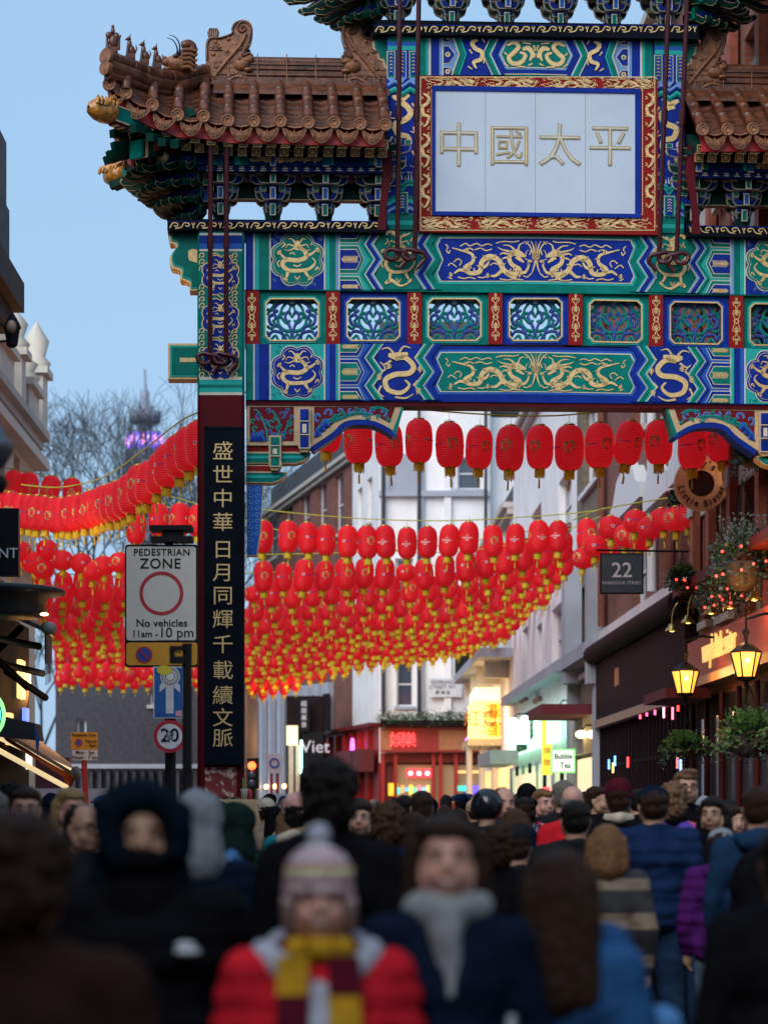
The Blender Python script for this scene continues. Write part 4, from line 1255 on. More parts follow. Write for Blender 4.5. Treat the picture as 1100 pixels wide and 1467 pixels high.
    # fan rafters filling both corners underneath
    for sv in (1, -1):
        o = Vector((g(262, 230, -.4)[0], -.35 * sv, wmid - .05))
        for i in range(9):
            a = R(14 + i * 9)
            e = o + Vector((-.98 * math.cos(a) * (1.12 if 2 < i < 6 else 1), -1.05 * math.sin(a) * sv * (1.12 if 2 < i < 6 else 1), -.34 + .25 * math.exp(-((i - 4) / 2.2) ** 2)))
            b = MB(); ax = (e - o) / 2; sd = Vector((-ax.y, ax.x, 0)).normalized()
            b.obox((o + e) / 2, ax, sd * .045, ax.cross(sd).normalized() * .045, M_DARKGRN)
            b.obox(e, ax.normalized() * .008, sd * .048, ax.cross(sd).normalized() * .048, M_DARKGRN)
            F_(b).build('fan_rafter', roof)
    # closing boards above the brackets
    b = MB()
    u_in = g(556, 250, 0)[0]; u_o = g(268, 250, 0)[0]
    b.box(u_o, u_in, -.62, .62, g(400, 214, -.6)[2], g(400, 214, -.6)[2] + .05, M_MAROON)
    F_(b).build('ceiling_board', roof)
    for sv in (-1, 1):
        b = MB() if sv > 0 else Paint(-.60)
        z0, z1 = g(400, 237, -.6)[2], g(400, 222, -.6)[2]
        b.box(u_o + .1, u_in, -.6 if sv < 0 else .5, -.5 if sv < 0 else .6, z0, z1, M_SHADEBLUE)
        if sv < 0:
            for x0, x1, m in ((300, 320, M_TEAL), (336, 345, M_LTEAL), (345, 356, M_TEAL), (462, 474, M_TEAL), (474, 478, M_LTEAL), (528, 536, M_TEAL), (536, 539, M_GOLD)): b.rect(x0, 222, x1, 236.5, m, 1)
            for i in range(34):
                x = 358 + i * 3; b.rib([(x, 233 + random.uniform(-3, 1)), (x + 2, 226 + random.uniform(-2, 2)), (x + 5, 230)], [2, 2.4, .8], M_GOLD, 1, 2)
        F_(b).build('eave_purlin', roof)
        b = MB() if sv > 0 else Paint(-.56)
        z0 = g(400, 246, -.56)[2]
        b.box(u_o + .15, u_in, -.56 if sv < 0 else .46, -.46 if sv < 0 else .56, z0, z0 + .085, M_SHADEBLUE)
        if sv < 0:
            for i in range(17):
                x = 300 + i * 15.5
                for yy, ww in ((238.5, 7), (241.5, 4 + 4 * (i % 2)), (244.5, 8)): b.rect(x - ww / 2, yy - .6, x + ww / 2, yy + .6, M_WHITE, 1)
                b.rect(x - .6, 238.5, x + .6, 244.5, M_WHITE, 1)
        F_(b).build('block_course', roof)
    b = MB()
    b.box(u_o + .3, u_in, -.07, .07, g(400, 286, -.07)[2], g(400, 262, -.07)[2], M_DARKGRN)
    b.box(u_o + .3, u_in, -.30, .30, g(400, 256, -.07)[2], g(400, 250, -.07)[2], M_BLUE)
    b.box(u_o + .3, u_in, -.071, .071, g(400, 285, -.07)[2] - .012, g(400, 285, -.07)[2], M_FRAMEGOLD)
    F_(b).build('bracket_beam', roof)
    wb = g(400, 316, -.1)[2]
    for px in (316, 391, 466, 541):
        for sv in (0, PI):
            I('bracket_set', ME_CLU, (g(px, 316, -.3)[0], 0, wb - .01), (0, 0, sv))
    # corner arms
    co = Vector((g(290, 300, 0)[0] + .02, 0, wb))
    for k, px in enumerate((275, 295)):
        for i in range(4):
            z = wb + .22 + i * .17; y = -.18 - .14 * i
            b = MB()
            x = g(px, 280, y)[0]
            b.box(x - .028, x + .028, y, -y, z, z + .13, M_DARKGRN)
            for yy, e in ((y, -1), (-y, 1)):
                b.box(x - .036, x + .036, min(yy, yy + e * .012), max(yy, yy + e * .012), z - .02, z + .13, M_FRAMEGOLD)
                b.box(x - .024, x + .024, min(yy + e * .0121, yy + e * .018), max(yy + e * .0121, yy + e * .018), z - .005, z + .115, M_TEAL if i % 2 else M_MBLUE)
            b.box(x - .055, x + .055, y + .02, y + .1, z + .135, z + .165, M_BLUE)
            F_(b).build('bracket_arm', roof)
    for i in range(4):
        for a, sx in ((180, 1.0), (195, .95), (165, .95), (210, 1.05), (150, 1.05), (225, 1.15), (135, 1.15), (240, 1.0), (120, 1.0), (256, .85), (104, .85)):
            if i == 0 and a in (256, 104, 210, 150): continue
            r0 = .02 + .10 * i
            o = co + Vector((math.cos(R(a)) * r0, math.sin(R(a)) * r0, .05 + i * .165))
            I('slanting_arm', ME_PRONG, o, (0, 0, R(a)), (.62 + .16 * i * sx, 1, 1))
    b = MB(); b.ell(tuple(Vector(g(233, 225, -.75))), (.085, .085, .08), M_GOLD); F_(b).build('gilded_vase', roof)
    # curved end board against the centre column
    b = MB()
    L = [(546, 205), (562, 200), (560, 245), (552, 285), (548, 329), (556, 329), (566, 250), (574, 196), (560, 196)]
    L = [(544, 203), (560, 203), (563, 240), (556, 275), (553, 300), (553, 329), (540, 329), (543, 300), (548, 262), (548, 230)]
    for v in (-.62, .58):
        b = MB()
        b.prism(gp(L, v), v, v + .04, M_MAROON)
        F_(b).build('end_board', roof)

# ---- top roof over the centre -------------------------------------------------
uA = g(430, 0, -1.3)[0]; wE = g(767, -165, -1.35)[2]
NT = 23
discT = []
for i in range(NT):
    t = i / (NT - 1); u = uA + (2 * UC - 2 * uA) * t; e = abs(2 * t - 1)
    discT.append((u, -1.4 - .25 * max(0, e - .6) ** 2 * 6, wE + .75 * max(0, e - .62) ** 1.7 * 2.4))
def top_T(u):
    e = abs(u - UC); L = UC - uA
    if e > L - 1.7:
        t = (e - (L - 1.7)) / 1.7; return (-.05 - 1.4 * t, wE + 1.1 - .55 * t + .35 * t * t)
    return (-.05, wE + 1.1)
rf1 = [(p[0] + q, -1.2 - .2 * (abs(p[0] - UC) / (UC - uA)) ** 4, p[2] - .26) for p in discT[1:-1] for q in (-.1, .1)]
rf2 = [(u, v + .2, w - .13) for u, v, w in rf1]
roofT, I, F_ = build_roof('top_roof', 'brown glazed roof over the centre bay', discT, top_T, None, None, rf1, rf2)
b = MB()
b.box(uA + 1.6, 2 * UC - uA - 1.6, -.12, .12, wE + 1.05, wE + 1.35, M_TILE)
b.tube([(uA + 1.6, 0, wE + 1.4), (2 * UC - uA - 1.6, 0, wE + 1.4)], .08, M_TILE)
b.build('ridge', roofT)
for su in (0, 1):
    for sv in (-1, 1):
        b = MB()
        pts = [(uA + 1.7 * (1 - t) , sv * (.05 + 1.5 * t), wE + 1.2 - .55 * t + .40 * t * t) for t in [i / 10 for i in range(11)]]
        b.tube(pts, .1, M_TILE, 8)
        if su: b.v = [(2 * UC - p[0], p[1], p[2]) for p in b.v]; b.f = [tuple(reversed(f)) for f in b.f]
        b.build('hip_ridge', roofT)
b = MB()
wS = g(767, -80, -.95)[2]
b.box(uA + .9, 2 * UC - uA - .9, -.95, .95, wS - .0, wS + .06, M_DARKGRN)
b.box(uA + 1.0, 2 * UC - uA - 1.0, -.07, .07, wS - .2, wS, M_DARKGRN)
b.build('ceiling_board', roofT)
wb = g(727, 40, -.1)[2]
for px in (569, 648, 727, 804, 881, 958):
    for sv in (0, PI):
        I('bracket_set', ME_CLU, (g(px, 30, -.3)[0], 0, wb - .02), (0, 0, sv), (.95, 1, .92))
for flip in (0, 1):
    co = Vector((g(545, 20, 0)[0], 0, wb))
    for i in range(4):
        for a, sx in ((180, 1.2), (205, 1.0), (155, 1.0), (225, 1.2), (135, 1.2), (248, .9), (112, .9)):
            r0 = .05 + .13 * i
            o = co + Vector((math.cos(R(a)) * r0, math.sin(R(a)) * r0, .10 + i * .16))
            if flip: inst('slanting_arm', ME_PRONG, roofT, (2 * UC - o.x, o.y, o.z), (0, 0, PI - R(a)), (.75 + .2 * i * sx, 1, 1))
            else: I('slanting_arm', ME_PRONG, o, (0, 0, R(a)), (.75 + .2 * i * sx, 1, 1))

# ---- iron tie rods with hooked ends ----------------------------------------------
def rod(px0, py0, v0, px1, py1, v1):
    a, c = Vector(g(px0, py0, v0)), Vector(g(px1, py1, v1))
    b = MB()
    b.tube([a, c], .030, M_ROD, 8)
    m_ = a.lerp(c, .42)
    b.tube([m_, m_.lerp(c, .1)], .042, M_ROD, 8)
    e = c
    loop = [e + Vector((0, 0, .12)), e, e + Vector((-.06, -.02, -.04)), e + Vector((-.13, -.02, -.02)), e + Vector((-.15, -.02, .05)), e + Vector((-.09, -.02, .09)), e + Vector((0, -.03, .07)), e + Vector((.10, -.02, .05)), e + Vector((.13, 0, -.02)), e + Vector((.07, .01, -.09)), e + Vector((.03, .01, -.14))]
    b.tube(spline([tuple(p) for p in loop], 4), .030, M_ROD, 8)
    return b
RODS = [(302, 205, -.95, 301, 517, -.37), (325, 205, -.95, 324, 517, -.37), (573, -10, -1.1, 569, 368, -.37), (600, -10, -1.1, 594, 368, -.37)]
for a in RODS:
    for sgn in (0, 1):
        b = rod(*a)
        if sgn: b.v = [(2 * UC - p[0], p[1], p[2]) for p in b.v]; b.f = [tuple(reversed(f)) for f in b.f]
        b.build('tie_rod', gate)
# ================================================================ ground
M_ASPH = mat('asphalt', (0.05, 0.05, 0.055), 0.75, var=0.2, scale=1.5, bump=.4, bscale=90)
M_PAVE = mat('paving_slab', (0.16, 0.15, 0.14), 0.7, var=0.15, scale=2, bump=.3, bscale=40)
M_KERB = mat('kerb_granite', (0.24, 0.23, 0.22), 0.7, var=0.15, scale=20)
b = MB(); b.face([(-1500, -300, 0), (1500, -300, 0), (1500, 2500, 0), (-1500, 2500, 0)], M_ASPH)
tag(b.build('ground'), kind='structure')
def RX(Y): return 5.78 - .0208 * Y
def LX(Y): return -3.88 - .0208 * Y
def RY(px): return 5.78 / ((px - CX) / F + .0208)
def LY(px): return -3.88 / ((px - CX) / F + .0208)
for nm, fx, sg in (('pavement', RX, -1), ('pavement', LX, 1)):
    b = MB()
    y0, y1 = -6, 90
    w = 2.0
    a0, a1 = fx(y0), fx(y1)
    for d0, d1, m in ((0, w, M_PAVE), (w, w + .15, M_KERB)):
        A = [(a0 + sg * d0, y0), (a0 + sg * d1, y0), (a1 + sg * d1, y1), (a1 + sg * d0, y1)]
        b.add([(x, y, .12) for x, y in A] + [(x, y, -.02) for x, y in A], [(0, 1, 2, 3), (0, 3, 7, 4), (1, 5, 6, 2), (0, 4, 5, 1)], m)
    po = b.build(nm); tag(po, kind='structure')

# ================================================================ buildings
M_GLASS = mat('window_glass', (0.05, 0.07, 0.10), 0.08, var=0, spec=.8)
M_GLASSL = mat('curtained_window_glass', (0.22, 0.27, 0.33), 0.15, var=.3, scale=1.5, spec=.8)
M_WFRAME = mat('white_window_frame', (0.62, 0.63, 0.66), 0.5, var=.05)
M_BRICK = mat('red_brick', (0.34, 0.09, 0.05), 0.85, var=.25, scale=9, bump=.3, bscale=50)
M_BRICK2 = mat('dark_red_brick', (0.17, 0.055, 0.038), 0.85, var=.25, scale=9, bump=.3, bscale=50)
M_BRICKY = mat('stock_brick', (0.20, 0.15, 0.10), 0.85, var=.25, scale=9, bump=.3, bscale=50)
M_MORT = mat('mortar', (0.24, 0.20, 0.17), 0.9, var=.1)
M_STUC = mat('white_stucco', (0.80, 0.80, 0.81), 0.8, var=.09, scale=.8, bump=.1, bscale=12)
M_STUCG = mat('grey_stucco', (0.34, 0.37, 0.44), 0.8, var=.08, scale=1.5)
M_STUCW = mat('cream_stucco', (0.62, 0.58, 0.50), 0.8, var=.08, scale=1.5)
M_PSTONE = mat('pale_stone', (0.46, 0.43, 0.40), 0.8, var=.12, scale=3, bump=.2, bscale=20)
M_SLATE = mat('slate_roof', (0.05, 0.055, 0.065), 0.6, var=.2, scale=8)
M_DKWOOD = mat('dark_pub_wood', (0.018, 0.010, 0.012), 0.7, var=.25, scale=4, spec=.08)
M_PUBRED = mat('pub_red_paint', (0.13, 0.015, 0.012), 0.5, var=.15, scale=4, spec=.2)
M_DKMET = mat('black_metal', (0.010, 0.010, 0.012), 0.5, var=.1, spec=.1)
M_PIPE = mat('drain_pipe_paint', (0.02, 0.02, 0.025), 0.5, var=.1)

def brick_wall_mat(name, c1, c2, mort, sx=1.0):
    m = bpy.data.materials.new(name); m.use_nodes = True
    n, l = m.node_tree.nodes, m.node_tree.links
    bs = n['Principled BSDF']; bs.inputs['Roughness'].default_value = .85
    tc = n.new('ShaderNodeTexCoord'); mp = n.new('ShaderNodeMapping')
    mp.inputs['Rotation'].default_value = (R(90), 0, 0)
    l.new(tc.outputs['Object'], mp.inputs[0])
    br = n.new('ShaderNodeTexBrick'); br.inputs['Scale'].default_value = 1
    br.inputs['Brick Width'].default_value = .225; br.inputs['Row Height'].default_value = .075; br.inputs['Mortar Size'].default_value = .008
    br.inputs['Color1'].default_value = (*c1, 1); br.inputs['Color2'].default_value = (*c2, 1); br.inputs['Mortar'].default_value = (*mort, 1)
    l.new(mp.outputs[0], br.inputs['Vector'])
    no = n.new('ShaderNodeTexNoise'); no.inputs['Scale'].default_value = 1.2; no.inputs['Detail'].default_value = 6
    l.new(tc.outputs['Object'], no.inputs['Vector'])
    mx = n.new('ShaderNodeMixRGB'); mx.blend_type = 'MULTIPLY'; mx.inputs[0].default_value = .6
    l.new(br.outputs[0], mx.inputs[1]); l.new(no.outputs[0], mx.inputs[2])
    l.new(mx.outputs[0], bs.inputs['Base Color'])
    bp = n.new('ShaderNodeBump'); bp.inputs['Strength'].default_value = .6; bp.inputs['Distance'].default_value = .01
    l.new(br.outputs['Fac'], bp.inputs['Height']); bp.invert = True
    l.new(bp.outputs[0], bs.inputs['Normal'])
    return m
MB_RED = brick_wall_mat('red_brickwork', (.46, .13, .07), (.34, .09, .05), (.26, .2, .16))
MB_DRED = brick_wall_mat('dark_red_brickwork', (.32, .10, .065), (.22, .07, .05), (.18, .14, .12))
MB_YEL = brick_wall_mat('stock_brickwork', (.26, .20, .13), (.19, .14, .09), (.2, .18, .15))

def building(name, label, cat, A, Bp, h, depth, wallm, wins=(), extras=None, z0=0.0, roof=True, group=None, frame=M_WFRAME, glass=M_GLASS, street_left=True, th=.35, sill=M_PSTONE, reveal=.16):
    """facade from A to Bp (world xy); interior lies to the right of A->Bp when street_left. wins: (x0,x1,z0,z1[,rows]) in facade metres.
       facade frame: x along the facade, -y towards the street."""
    A = Vector((A[0], A[1], 0)); Bv = Vector((Bp[0], Bp[1], 0))
    if not street_left: A, Bv = Bv, A
    # local x from A to B with -y = street. For right side of street facades: local x must run so that the street is at -y
    d = Bv - A; L = d.length
    # rotate so that local -y points to the street
    rz = math.atan2(d.y, d.x)
    root = empty(name, tuple(A), rz, label, cat, group)
    xs = sorted(set([0, L] + [min(max(w[0], 0), L) for w in wins] + [min(max(w[1], 0), L) for w in wins]))
    zs = sorted(set([z0, h] + [w[2] for w in wins] + [w[3] for w in wins]))
    b = MB()
    for i in range(len(xs) - 1):
        # merge vertically
        run = None
        for j in range(len(zs) - 1):
            cx, cz = (xs[i] + xs[i + 1]) / 2, (zs[j] + zs[j + 1]) / 2
            hole = any(w[0] < cx < w[1] and w[2] < cz < w[3] for w in wins)
            if hole:
                if run is not None: b.box(xs[i], xs[i + 1], 0, th, run, zs[j], wallm); run = None
            elif run is None: run = zs[j]
        if run is not None: b.box(xs[i], xs[i + 1], 0, th, run, h, wallm)
    b.build('wall', root)
    b = MB(); b.box(0, L, th + .8, depth, z0, h, wallm); b.box(0.0, .2, th, th + .8, z0, h, wallm); b.box(L - .2, L, th, th + .8, z0, h, wallm); b.build('rear_wall', root)
    for w in wins:
        x0, x1, a, c = w[:4]; rows = w[4] if len(w) > 4 else 2; cols = w[5] if len(w) > 5 else 1
        gm = w[6] if len(w) > 6 else glass
        f = MB(); t = .07
        yy0, yy1 = reveal, reveal + .08
        f.box(x0, x0 + t, yy0, yy1, a, c, frame); f.box(x1 - t, x1, yy0, yy1, a, c, frame)
        f.box(x0 + t, x1 - t, yy0, yy1, a, a + t, frame); f.box(x0 + t, x1 - t, yy0, yy1, c - t, c, frame)
        for k in range(1, rows):
            z = a + (c - a) * k / rows; f.box(x0 + t, x1 - t, yy0 + .01, yy1 - .01, z - .03, z + .03, frame)
        for k in range(1, cols):
            x = x0 + (x1 - x0) * k / cols; f.box(x - .025, x + .025, yy0 + .005, yy1 - .005, a + t, c - t, frame)
        fo = f.build('window', root)
        f = MB(); f.box(x0 + t, x1 - t, reveal + .05, reveal + .06, a + t, c - t, gm); f.build('pane', fo)
        if sill:
            f = MB(); f.box(x0 - .1, x1 + .1, -.10, .06, a - .12, a - .002, sill); f.build('sill', fo)
    if roof:
        b = MB(); b.box(-.05, L + .05, -.35, .2, h, h + .18, M_PSTONE); b.box(-.02, L + .02, -.2, .15, h - .2, h - .002, M_PSTONE); b.build('cornice', root)
        b = MB(); b.prism([(0, h + .182), (L, h + .182), (L, h + 1.8), (0, h + 1.8)], .6, depth, M_SLATE); b.build('roof', root)
    return root, L
def bx(parent, name, x0, x1, y0, y1, z0, z1, m, **kw):
    b = MB(); b.box(x0, x1, y0, y1, z0, z1, m)
    return b.build(name, parent, **kw)
def zat(py, Y): return CAMZ + (HZ - py) / F * Y

# facade helpers for the right side: local x = 0 at the FAR end because the street must be at -y
class RightSide:
    def __init__(s, Y0, Y1): s.Y0, s.Y1 = Y0, Y1; s.k = math.hypot(1, .0208)
    def x(s, Y): return (s.Y1 - Y) * s.k
    def px(s, px): return s.x(RY(px))
def right_building(name, label, cat, pxn, pxf, h, wallm, wins, **kw):
    Yn, Yf = RY(pxn) if pxn < 2000 else pxn - 3000, RY(pxf)
    rs = RightSide(Yn, Yf)
    W_ = []
    for w in wins:   # (px near, px far, py bottom, py top at mid depth)
        pn, pf, pb, ptp = w[:4]
        Ym = (RY(pn) + RY(pf)) / 2
        W_.append((rs.px(pf), rs.px(pn), zat(pb, Ym), zat(ptp, Ym)) + tuple(w[4:]))
    root, L = building(name, label, cat, (RX(Yf), Yf), (RX(Yn), Yn), h, 9, wallm, W_, street_left=True, **kw)
    return root, L, rs

# --- pub: red part with stone dressings (px 1100..1000), nearest
pub, L, rs = right_building('public_house', 'tall red brick pub with pale stone bands and a dark red ground floor front', 'pub', 1165, 1000, 17.5, MB_RED,
    [(1092, 1066, 905, 640, 3, 2), (1050, 1032, 880, 690, 3, 2), (1018, 1008, 890, 720, 3, 1),
     (1088, 1068, 560, 350, 3, 2), (1052, 1034, 570, 360, 3, 2), (1020, 1008, 580, 380, 3, 1),
     (1085, 1066, 245, 40, 3, 2), (1052, 1034, 265, 80, 3, 2), (1020, 1008, 280, 100, 3, 1), (1140, 1112, 880, 600, 3, 2), (1140, 1112, 540, 300, 3, 2), (1140, 1112, 230, 0, 3, 2)])
def rbox(root, rs, name, pn, pf, pb, pt_, out0, out1, m, **kw):
    """box on a right-hand facade given photo columns and rows; out = metres proud of the wall"""
    Ym = (RY(pn) + RY(pf)) / 2
    return bx(root, name, rs.px(pf), rs.px(pn), -out1, -out0, zat(pb, Ym), zat(pt_, Ym), m, **kw)
x0_, x1_ = rs.px(1000), rs.px(1165)
for z in (6.3, 8.0, 9.7, 11.4, 13.1, 14.8):
    bx(pub, 'stone_band', x0_, x1_, -.04, -.002, z, z + .28, M_PSTONE)
for px in (1004, 1027, 1058, 1100, 1150):
    b = MB(); X = rs.px(px)
    b.box(X - .16, X + .16, -.16, -.042, 5.2, 16.6, M_BRICK)
    for z in (6.3, 8.0, 9.7, 11.4, 13.1, 14.8): b.box(X - .19, X + .19, -.20, -.161, z, z + .28, M_PSTONE)
    b.build('brick_pilaster', pub)
for i in range(7):
    X = rs.px(1040) + i * .0
for z in (10.6, 14.2):
    for px in (1018, 1043, 1078, 1126):
        X = rs.px(px); b = MB()
        L_ = [(X + .75 * math.cos(a), z + .42 * math.sin(a)) for a in [PI * i / 8 for i in range(9)]]
        b.prism(L_, -.14, -.05, M_PSTONE); b.build('stone_arch', pub)
# ground floor
rbox(pub, rs, 'fascia_board', 1150, 1004, 960, 893, .02, .22, mat('fascia_orange_red', (.32, .045, .02), .45, var=.2, scale=3))
bx(pub, 'fascia_cornice', x0_, x1_, -.42, -.0, 5.05, 5.2, M_PUBRED)
bx(pub, 'fascia_shelf', x0_, x1_, -.34, -.0, 3.55, 3.68, mat('gilded_moulding', (.45, .25, .08), .4, var=.2))
M_GOLDSIGN = glow('gold_sign_letters', (1.0, .62, .18), .75)
Yt = RY(1052)
text('fascia_lettering', "waxy's little sister", .52, M_GOLDSIGN, pub, (rs.x(Yt), -.24, zat(925, Yt)), depth=.03, sx=.8)
bx(pub, 'awning', rs.px(1040), rs.px(1003), -.9, -.23, 3.35, 3.5, mat('maroon_canvas', (.13, .012, .02), .8))
b = MB()
for i in range(6):
    X = x0_ + .3 + i * (x1_ - x0_ - .5) / 6
    b.lathe([(.05, .0), (.05, .5), (.03, .55), (.055, .7), (.055, 1.2), (.03, 1.3), (.042, 1.5), (.042, 3.3)], mat('dark_red_turned_wood', (.055, .008, .008), .5, spec=.15), 8, c=(X, -.14, .12))
    b.build('turned_post', pub) if i < 12 else None
    b = MB()
bx(pub, 'door_panel', x0_, x1_, -.06, -.001, .0, 3.4, M_DKWOOD)
for i in range(6):
    X = x0_ + .5 + i * (x1_ - x0_ - .8) / 6
    bx(pub, 'door_rail', X, X + .7, -.10, -.061, .2, 1.2, M_PUBRED); bx(pub, 'leaded_light', X + .05, X + .65, -.09, -.061, 1.5, 3.1, M_GLASS)

# --- pub: dark frontage (px 1000..868)
dk, L, rd = right_building('dark_pub_front', 'brick upper storeys with white gables above a black timber pub front', 'building', 1000, 868, 15.5, MB_DRED,
    [(960, 945, 855, 740, 2, 1), (925, 905, 870, 760, 2, 1), (985, 975, 840, 720, 2, 1), (960, 945, 600, 500), (925, 905, 620, 520), (985, 975, 580, 470)])
bx(dk, 'timber_fascia', 0, L, -.22, -.001, 3.62, 4.9, M_DKWOOD)
b = MB(); b.tube([(0, -.30, 5.0), (L, -.30, 5.0)], .20, M_DKWOOD, 10); b.build('rounded_cornice', dk)
bx(dk, 'white_sill_course', 0, L, -.16, -.001, 5.3, 5.5, M_WFRAME)
bx(dk, 'fascia_moulding', 0, L, -.26, -.0, 3.45, 3.61, mat('tan_moulding', (.30, .20, .15), .6))
bx(dk, 'stallriser', 0, L, -.12, -.001, 0, .9, M_DKWOOD)
bx(dk, 'dark_glazing', 0, L, -.06, -.001, .9, 3.44, mat('dark_pub_glass', (.006, .006, .01), .3, var=0, spec=.15))
n = 26
for i in range(n + 1):
    X = i * (L - .08) / n
    bx(dk, 'glazing_bar', X, X + .05, -.14, -.061, .9, 3.44, M_DKWOOD)
for z in (1.75, 2.6):
    bx(dk, 'glazing_rail', 0, L, -.115, -.0605, z, z + .06, M_DKWOOD)
bx(dk, 'small_plaque', rd.px(903), rd.px(897), -.24, -.222, 4.15, 4.5, mat('copper_plaque', (.30, .12, .06), .4, metal=.5))
# coloured light strings seen in the glazing
for i, (px, py, c) in enumerate(((884, 1095, (.1, .4, 1)), (890, 1100, (1, .5, .1)), (893, 1090, (.1, .4, 1)), (912, 1092, (1, .05, .05)), (985, 1092, (1, .1, .1)), (990, 1096, (.2, .4, 1)), (940, 1018, (1, .1, .25)), (952, 1016, (1, .1, .25)), (965, 1020, (1, .3, .5)), (978, 1022, (1, .15, .2)), (986, 1010, (1, .05, .05)), (930, 1022, (1, .1, .2)))):
    Y = RY(px); z = zat(py, Y)
    bx(dk, 'light_strip', rd.x(Y) - .02, rd.x(Y) + .02, -.19, -.16, z - .10, z + .10, glow('strip_%d' % i, c, 4))
# white gables
for pn, pf, pb, pt_ in ((935, 890, 735, 655), (975, 940, 720, 610), (998, 978, 690, 560)):
    Y = (RY(pn) + RY(pf)) / 2; a, c = rd.px(pf), rd.px(pn); zb, zt_ = zat(pb, Y), zat(pt_, Y); w = c - a
    b = MB()
    L_ = [(a, zb), (c, zb), (c, zb + .25 * (zt_ - zb)), (c - .12 * w, zb + .35 * (zt_ - zb)), (c - .25 * w, zb + .7 * (zt_ - zb)), (c - .42 * w, zb + .8 * (zt_ - zb)), (a + .5 * w, zt_), (a + .42 * w, zb + .8 * (zt_ - zb)), (a + .25 * w, zb + .7 * (zt_ - zb)), (a + .12 * w, zb + .35 * (zt_ - zb)), (a, zb + .25 * (zt_ - zb))]
    b.prism(L_, -.25, -.005, M_WFRAME); b.build('white_gable', dk)
for px in (870, 943, 970):
    b = MB(); b.tube([(rd.px(px), -.12, 5.6), (rd.px(px), -.12, 15)], .09, M_BRICK2 if px != 943 else M_WFRAME, 8); b.build('drain_pipe', dk)

# --- pale fronted house (px 868..826)
ph, L, rp = right_building('pale_shop_house', 'stock brick house with tall pale bay windows above a white shop front', 'building', 868, 826, 15, MB_YEL,
    [(866, 834, 692, 560, 2, 4, M_GLASSL), (864, 832, 960, 830, 1, 3, M_GLASSL)], sill=M_WFRAME)
rbox(ph, rp, 'pale_bay_surround', 868, 864, 980, 815, .0, .4, M_STUCG); rbox(ph, rp, 'pale_bay_surround', 833, 828, 980, 815, .0, .4, M_STUCG)
bx(ph, 'stone_cornice', 0, L, -.45, -.0, 5.0, 5.3, M_STUCG)
bx(ph, 'shop_fascia', 0, L * .55, -.2, -.001, 3.0, 3.9, M_STUCW)
rbox(ph, rp, 'maroon_canopy', 862, 836, 1028, 1014, .2, 1.3, mat('maroon_canvas', (.13, .012, .02), .8))
bx(ph, 'pilaster', L - .5, L - .05, -.25, -.001, 0, 4.98, M_STUCG); bx(ph, 'pilaster', .02, .4, -.25, -.001, 0, 4.98, M_STUCG)
bx(ph, 'lit_shop_window', .6, L - .7, -.05, -.001, .6, 2.9, glow('shop_glow', (1, .75, .45), .8))
# --- white stucco house (px 826..762)
wh, L, rw = right_building('white_stucco_house', 'white stucco house with pinkish casement window above a green lit restaurant', 'building', 826, 735, 13.2, M_STUC,
    [(819, 790, 950, 862, 2, 3, mat('pink_curtain_glass', (.42, .27, .30), .2, var=.1)), (776, 768, 1000, 895, 1, 1, M_GLASS), (756, 748, 1000, 900, 1, 1, M_GLASS), (818, 800, 760, 680, 2, 2), (775, 760, 800, 730, 2, 2)], sill=mat('brown_sill', (.2, .09, .07), .7))
bx(wh, 'shop_cornice', 0, L, -.4, -.0, 5.1, 5.35, M_STUCG)
rbox(wh, rw, 'restaurant_sign', 812, 742, 1075, 1032, .15, .35, glow('green_white_sign', (.55, 1.0, .75), 1.1))
Yt = RY(765); 
text('sign_lettering', 'Chinese Restaurant', .55, mat('dark_green_letters', (.01, .08, .04), .6), wh, (rw.x(Yt), -.37, zat(1068, Yt)), depth=.02, sx=.9)
text('sign_lettering', '金龍酒家', .9, mat('dark_green_letters', (.01, .08, .04), .6), wh, (rw.x(RY(775)), -.37, zat(1048, Yt)), depth=.02)
bx(wh, 'striped_canopy', rw.px(760), rw.px(738), -1.2, -.36, 3.1, 3.5, mat('grey_canopy', (.35, .4, .38), .7))
bx(wh, 'lit_shop_window', .3, L - .3, -.05, -.001, .5, 3.0, glow('restaurant_glow', (.75, .85, .55), .55))
for i in range(9): bx(wh, 'shop_mullion', .3 + i * (L - .7) / 8, .42 + i * (L - .7) / 8, -.14, -.051, .3, 3.1, M_DKMET if i % 2 else M_STUCG)
rbox(wh, rw, 'menu_board', 775, 748, 1135, 1110, .16, .24, glow('menu_glow', (.9, .8, .45), .7))
rbox(wh, rw, 'red_neon_board', 796, 788, 1137, 1128, .16, .24, glow('red_neon', (1, .05, .05), 3))
# --- gold restaurant (px 735..672)
M_GOLDGLOW = glow('golden_sign_light', (1.0, .62, .16), 2.2)
gd, L, rg = right_building('golden_restaurant', 'restaurant with glowing golden canopy signs and a black iron balcony above', 'restaurant', 735, 690, 11.5, M_STUC,
    [(733, 722, 905, 840, 2, 1), (712, 704, 920, 860, 2, 1), (730, 722, 790, 730), (712, 704, 810, 750)])
Y = 86.0
def camp(px, py, Y): return P(px, py, Y)
def rootpiece(name, parent, px0, px1, py0, py1, Y, d, m):
    """box facing the camera, given in photo columns and rows at depth Y, child of a building"""
    a, c = P(px0, py1, Y), P(px1, py0, Y)
    b = MB(); b.box(a.x, c.x, Y, Y + d, a.z, c.z, m)
    o = b.build(name, parent); o.matrix_parent_inverse = parent.matrix_world.inverted() if False else Matrix.LocRotScale(parent.location, parent.rotation_euler, None).inverted()
    return o
def childtext(name, txt, size, m, parent, loc, rot=(0, 0, 0), **kw):
    o = text(name, txt, size, m, parent, loc, rot, **kw)
    o.matrix_parent_inverse = Matrix.LocRotScale(parent.location, parent.rotation_euler, None).inverted()
    return o
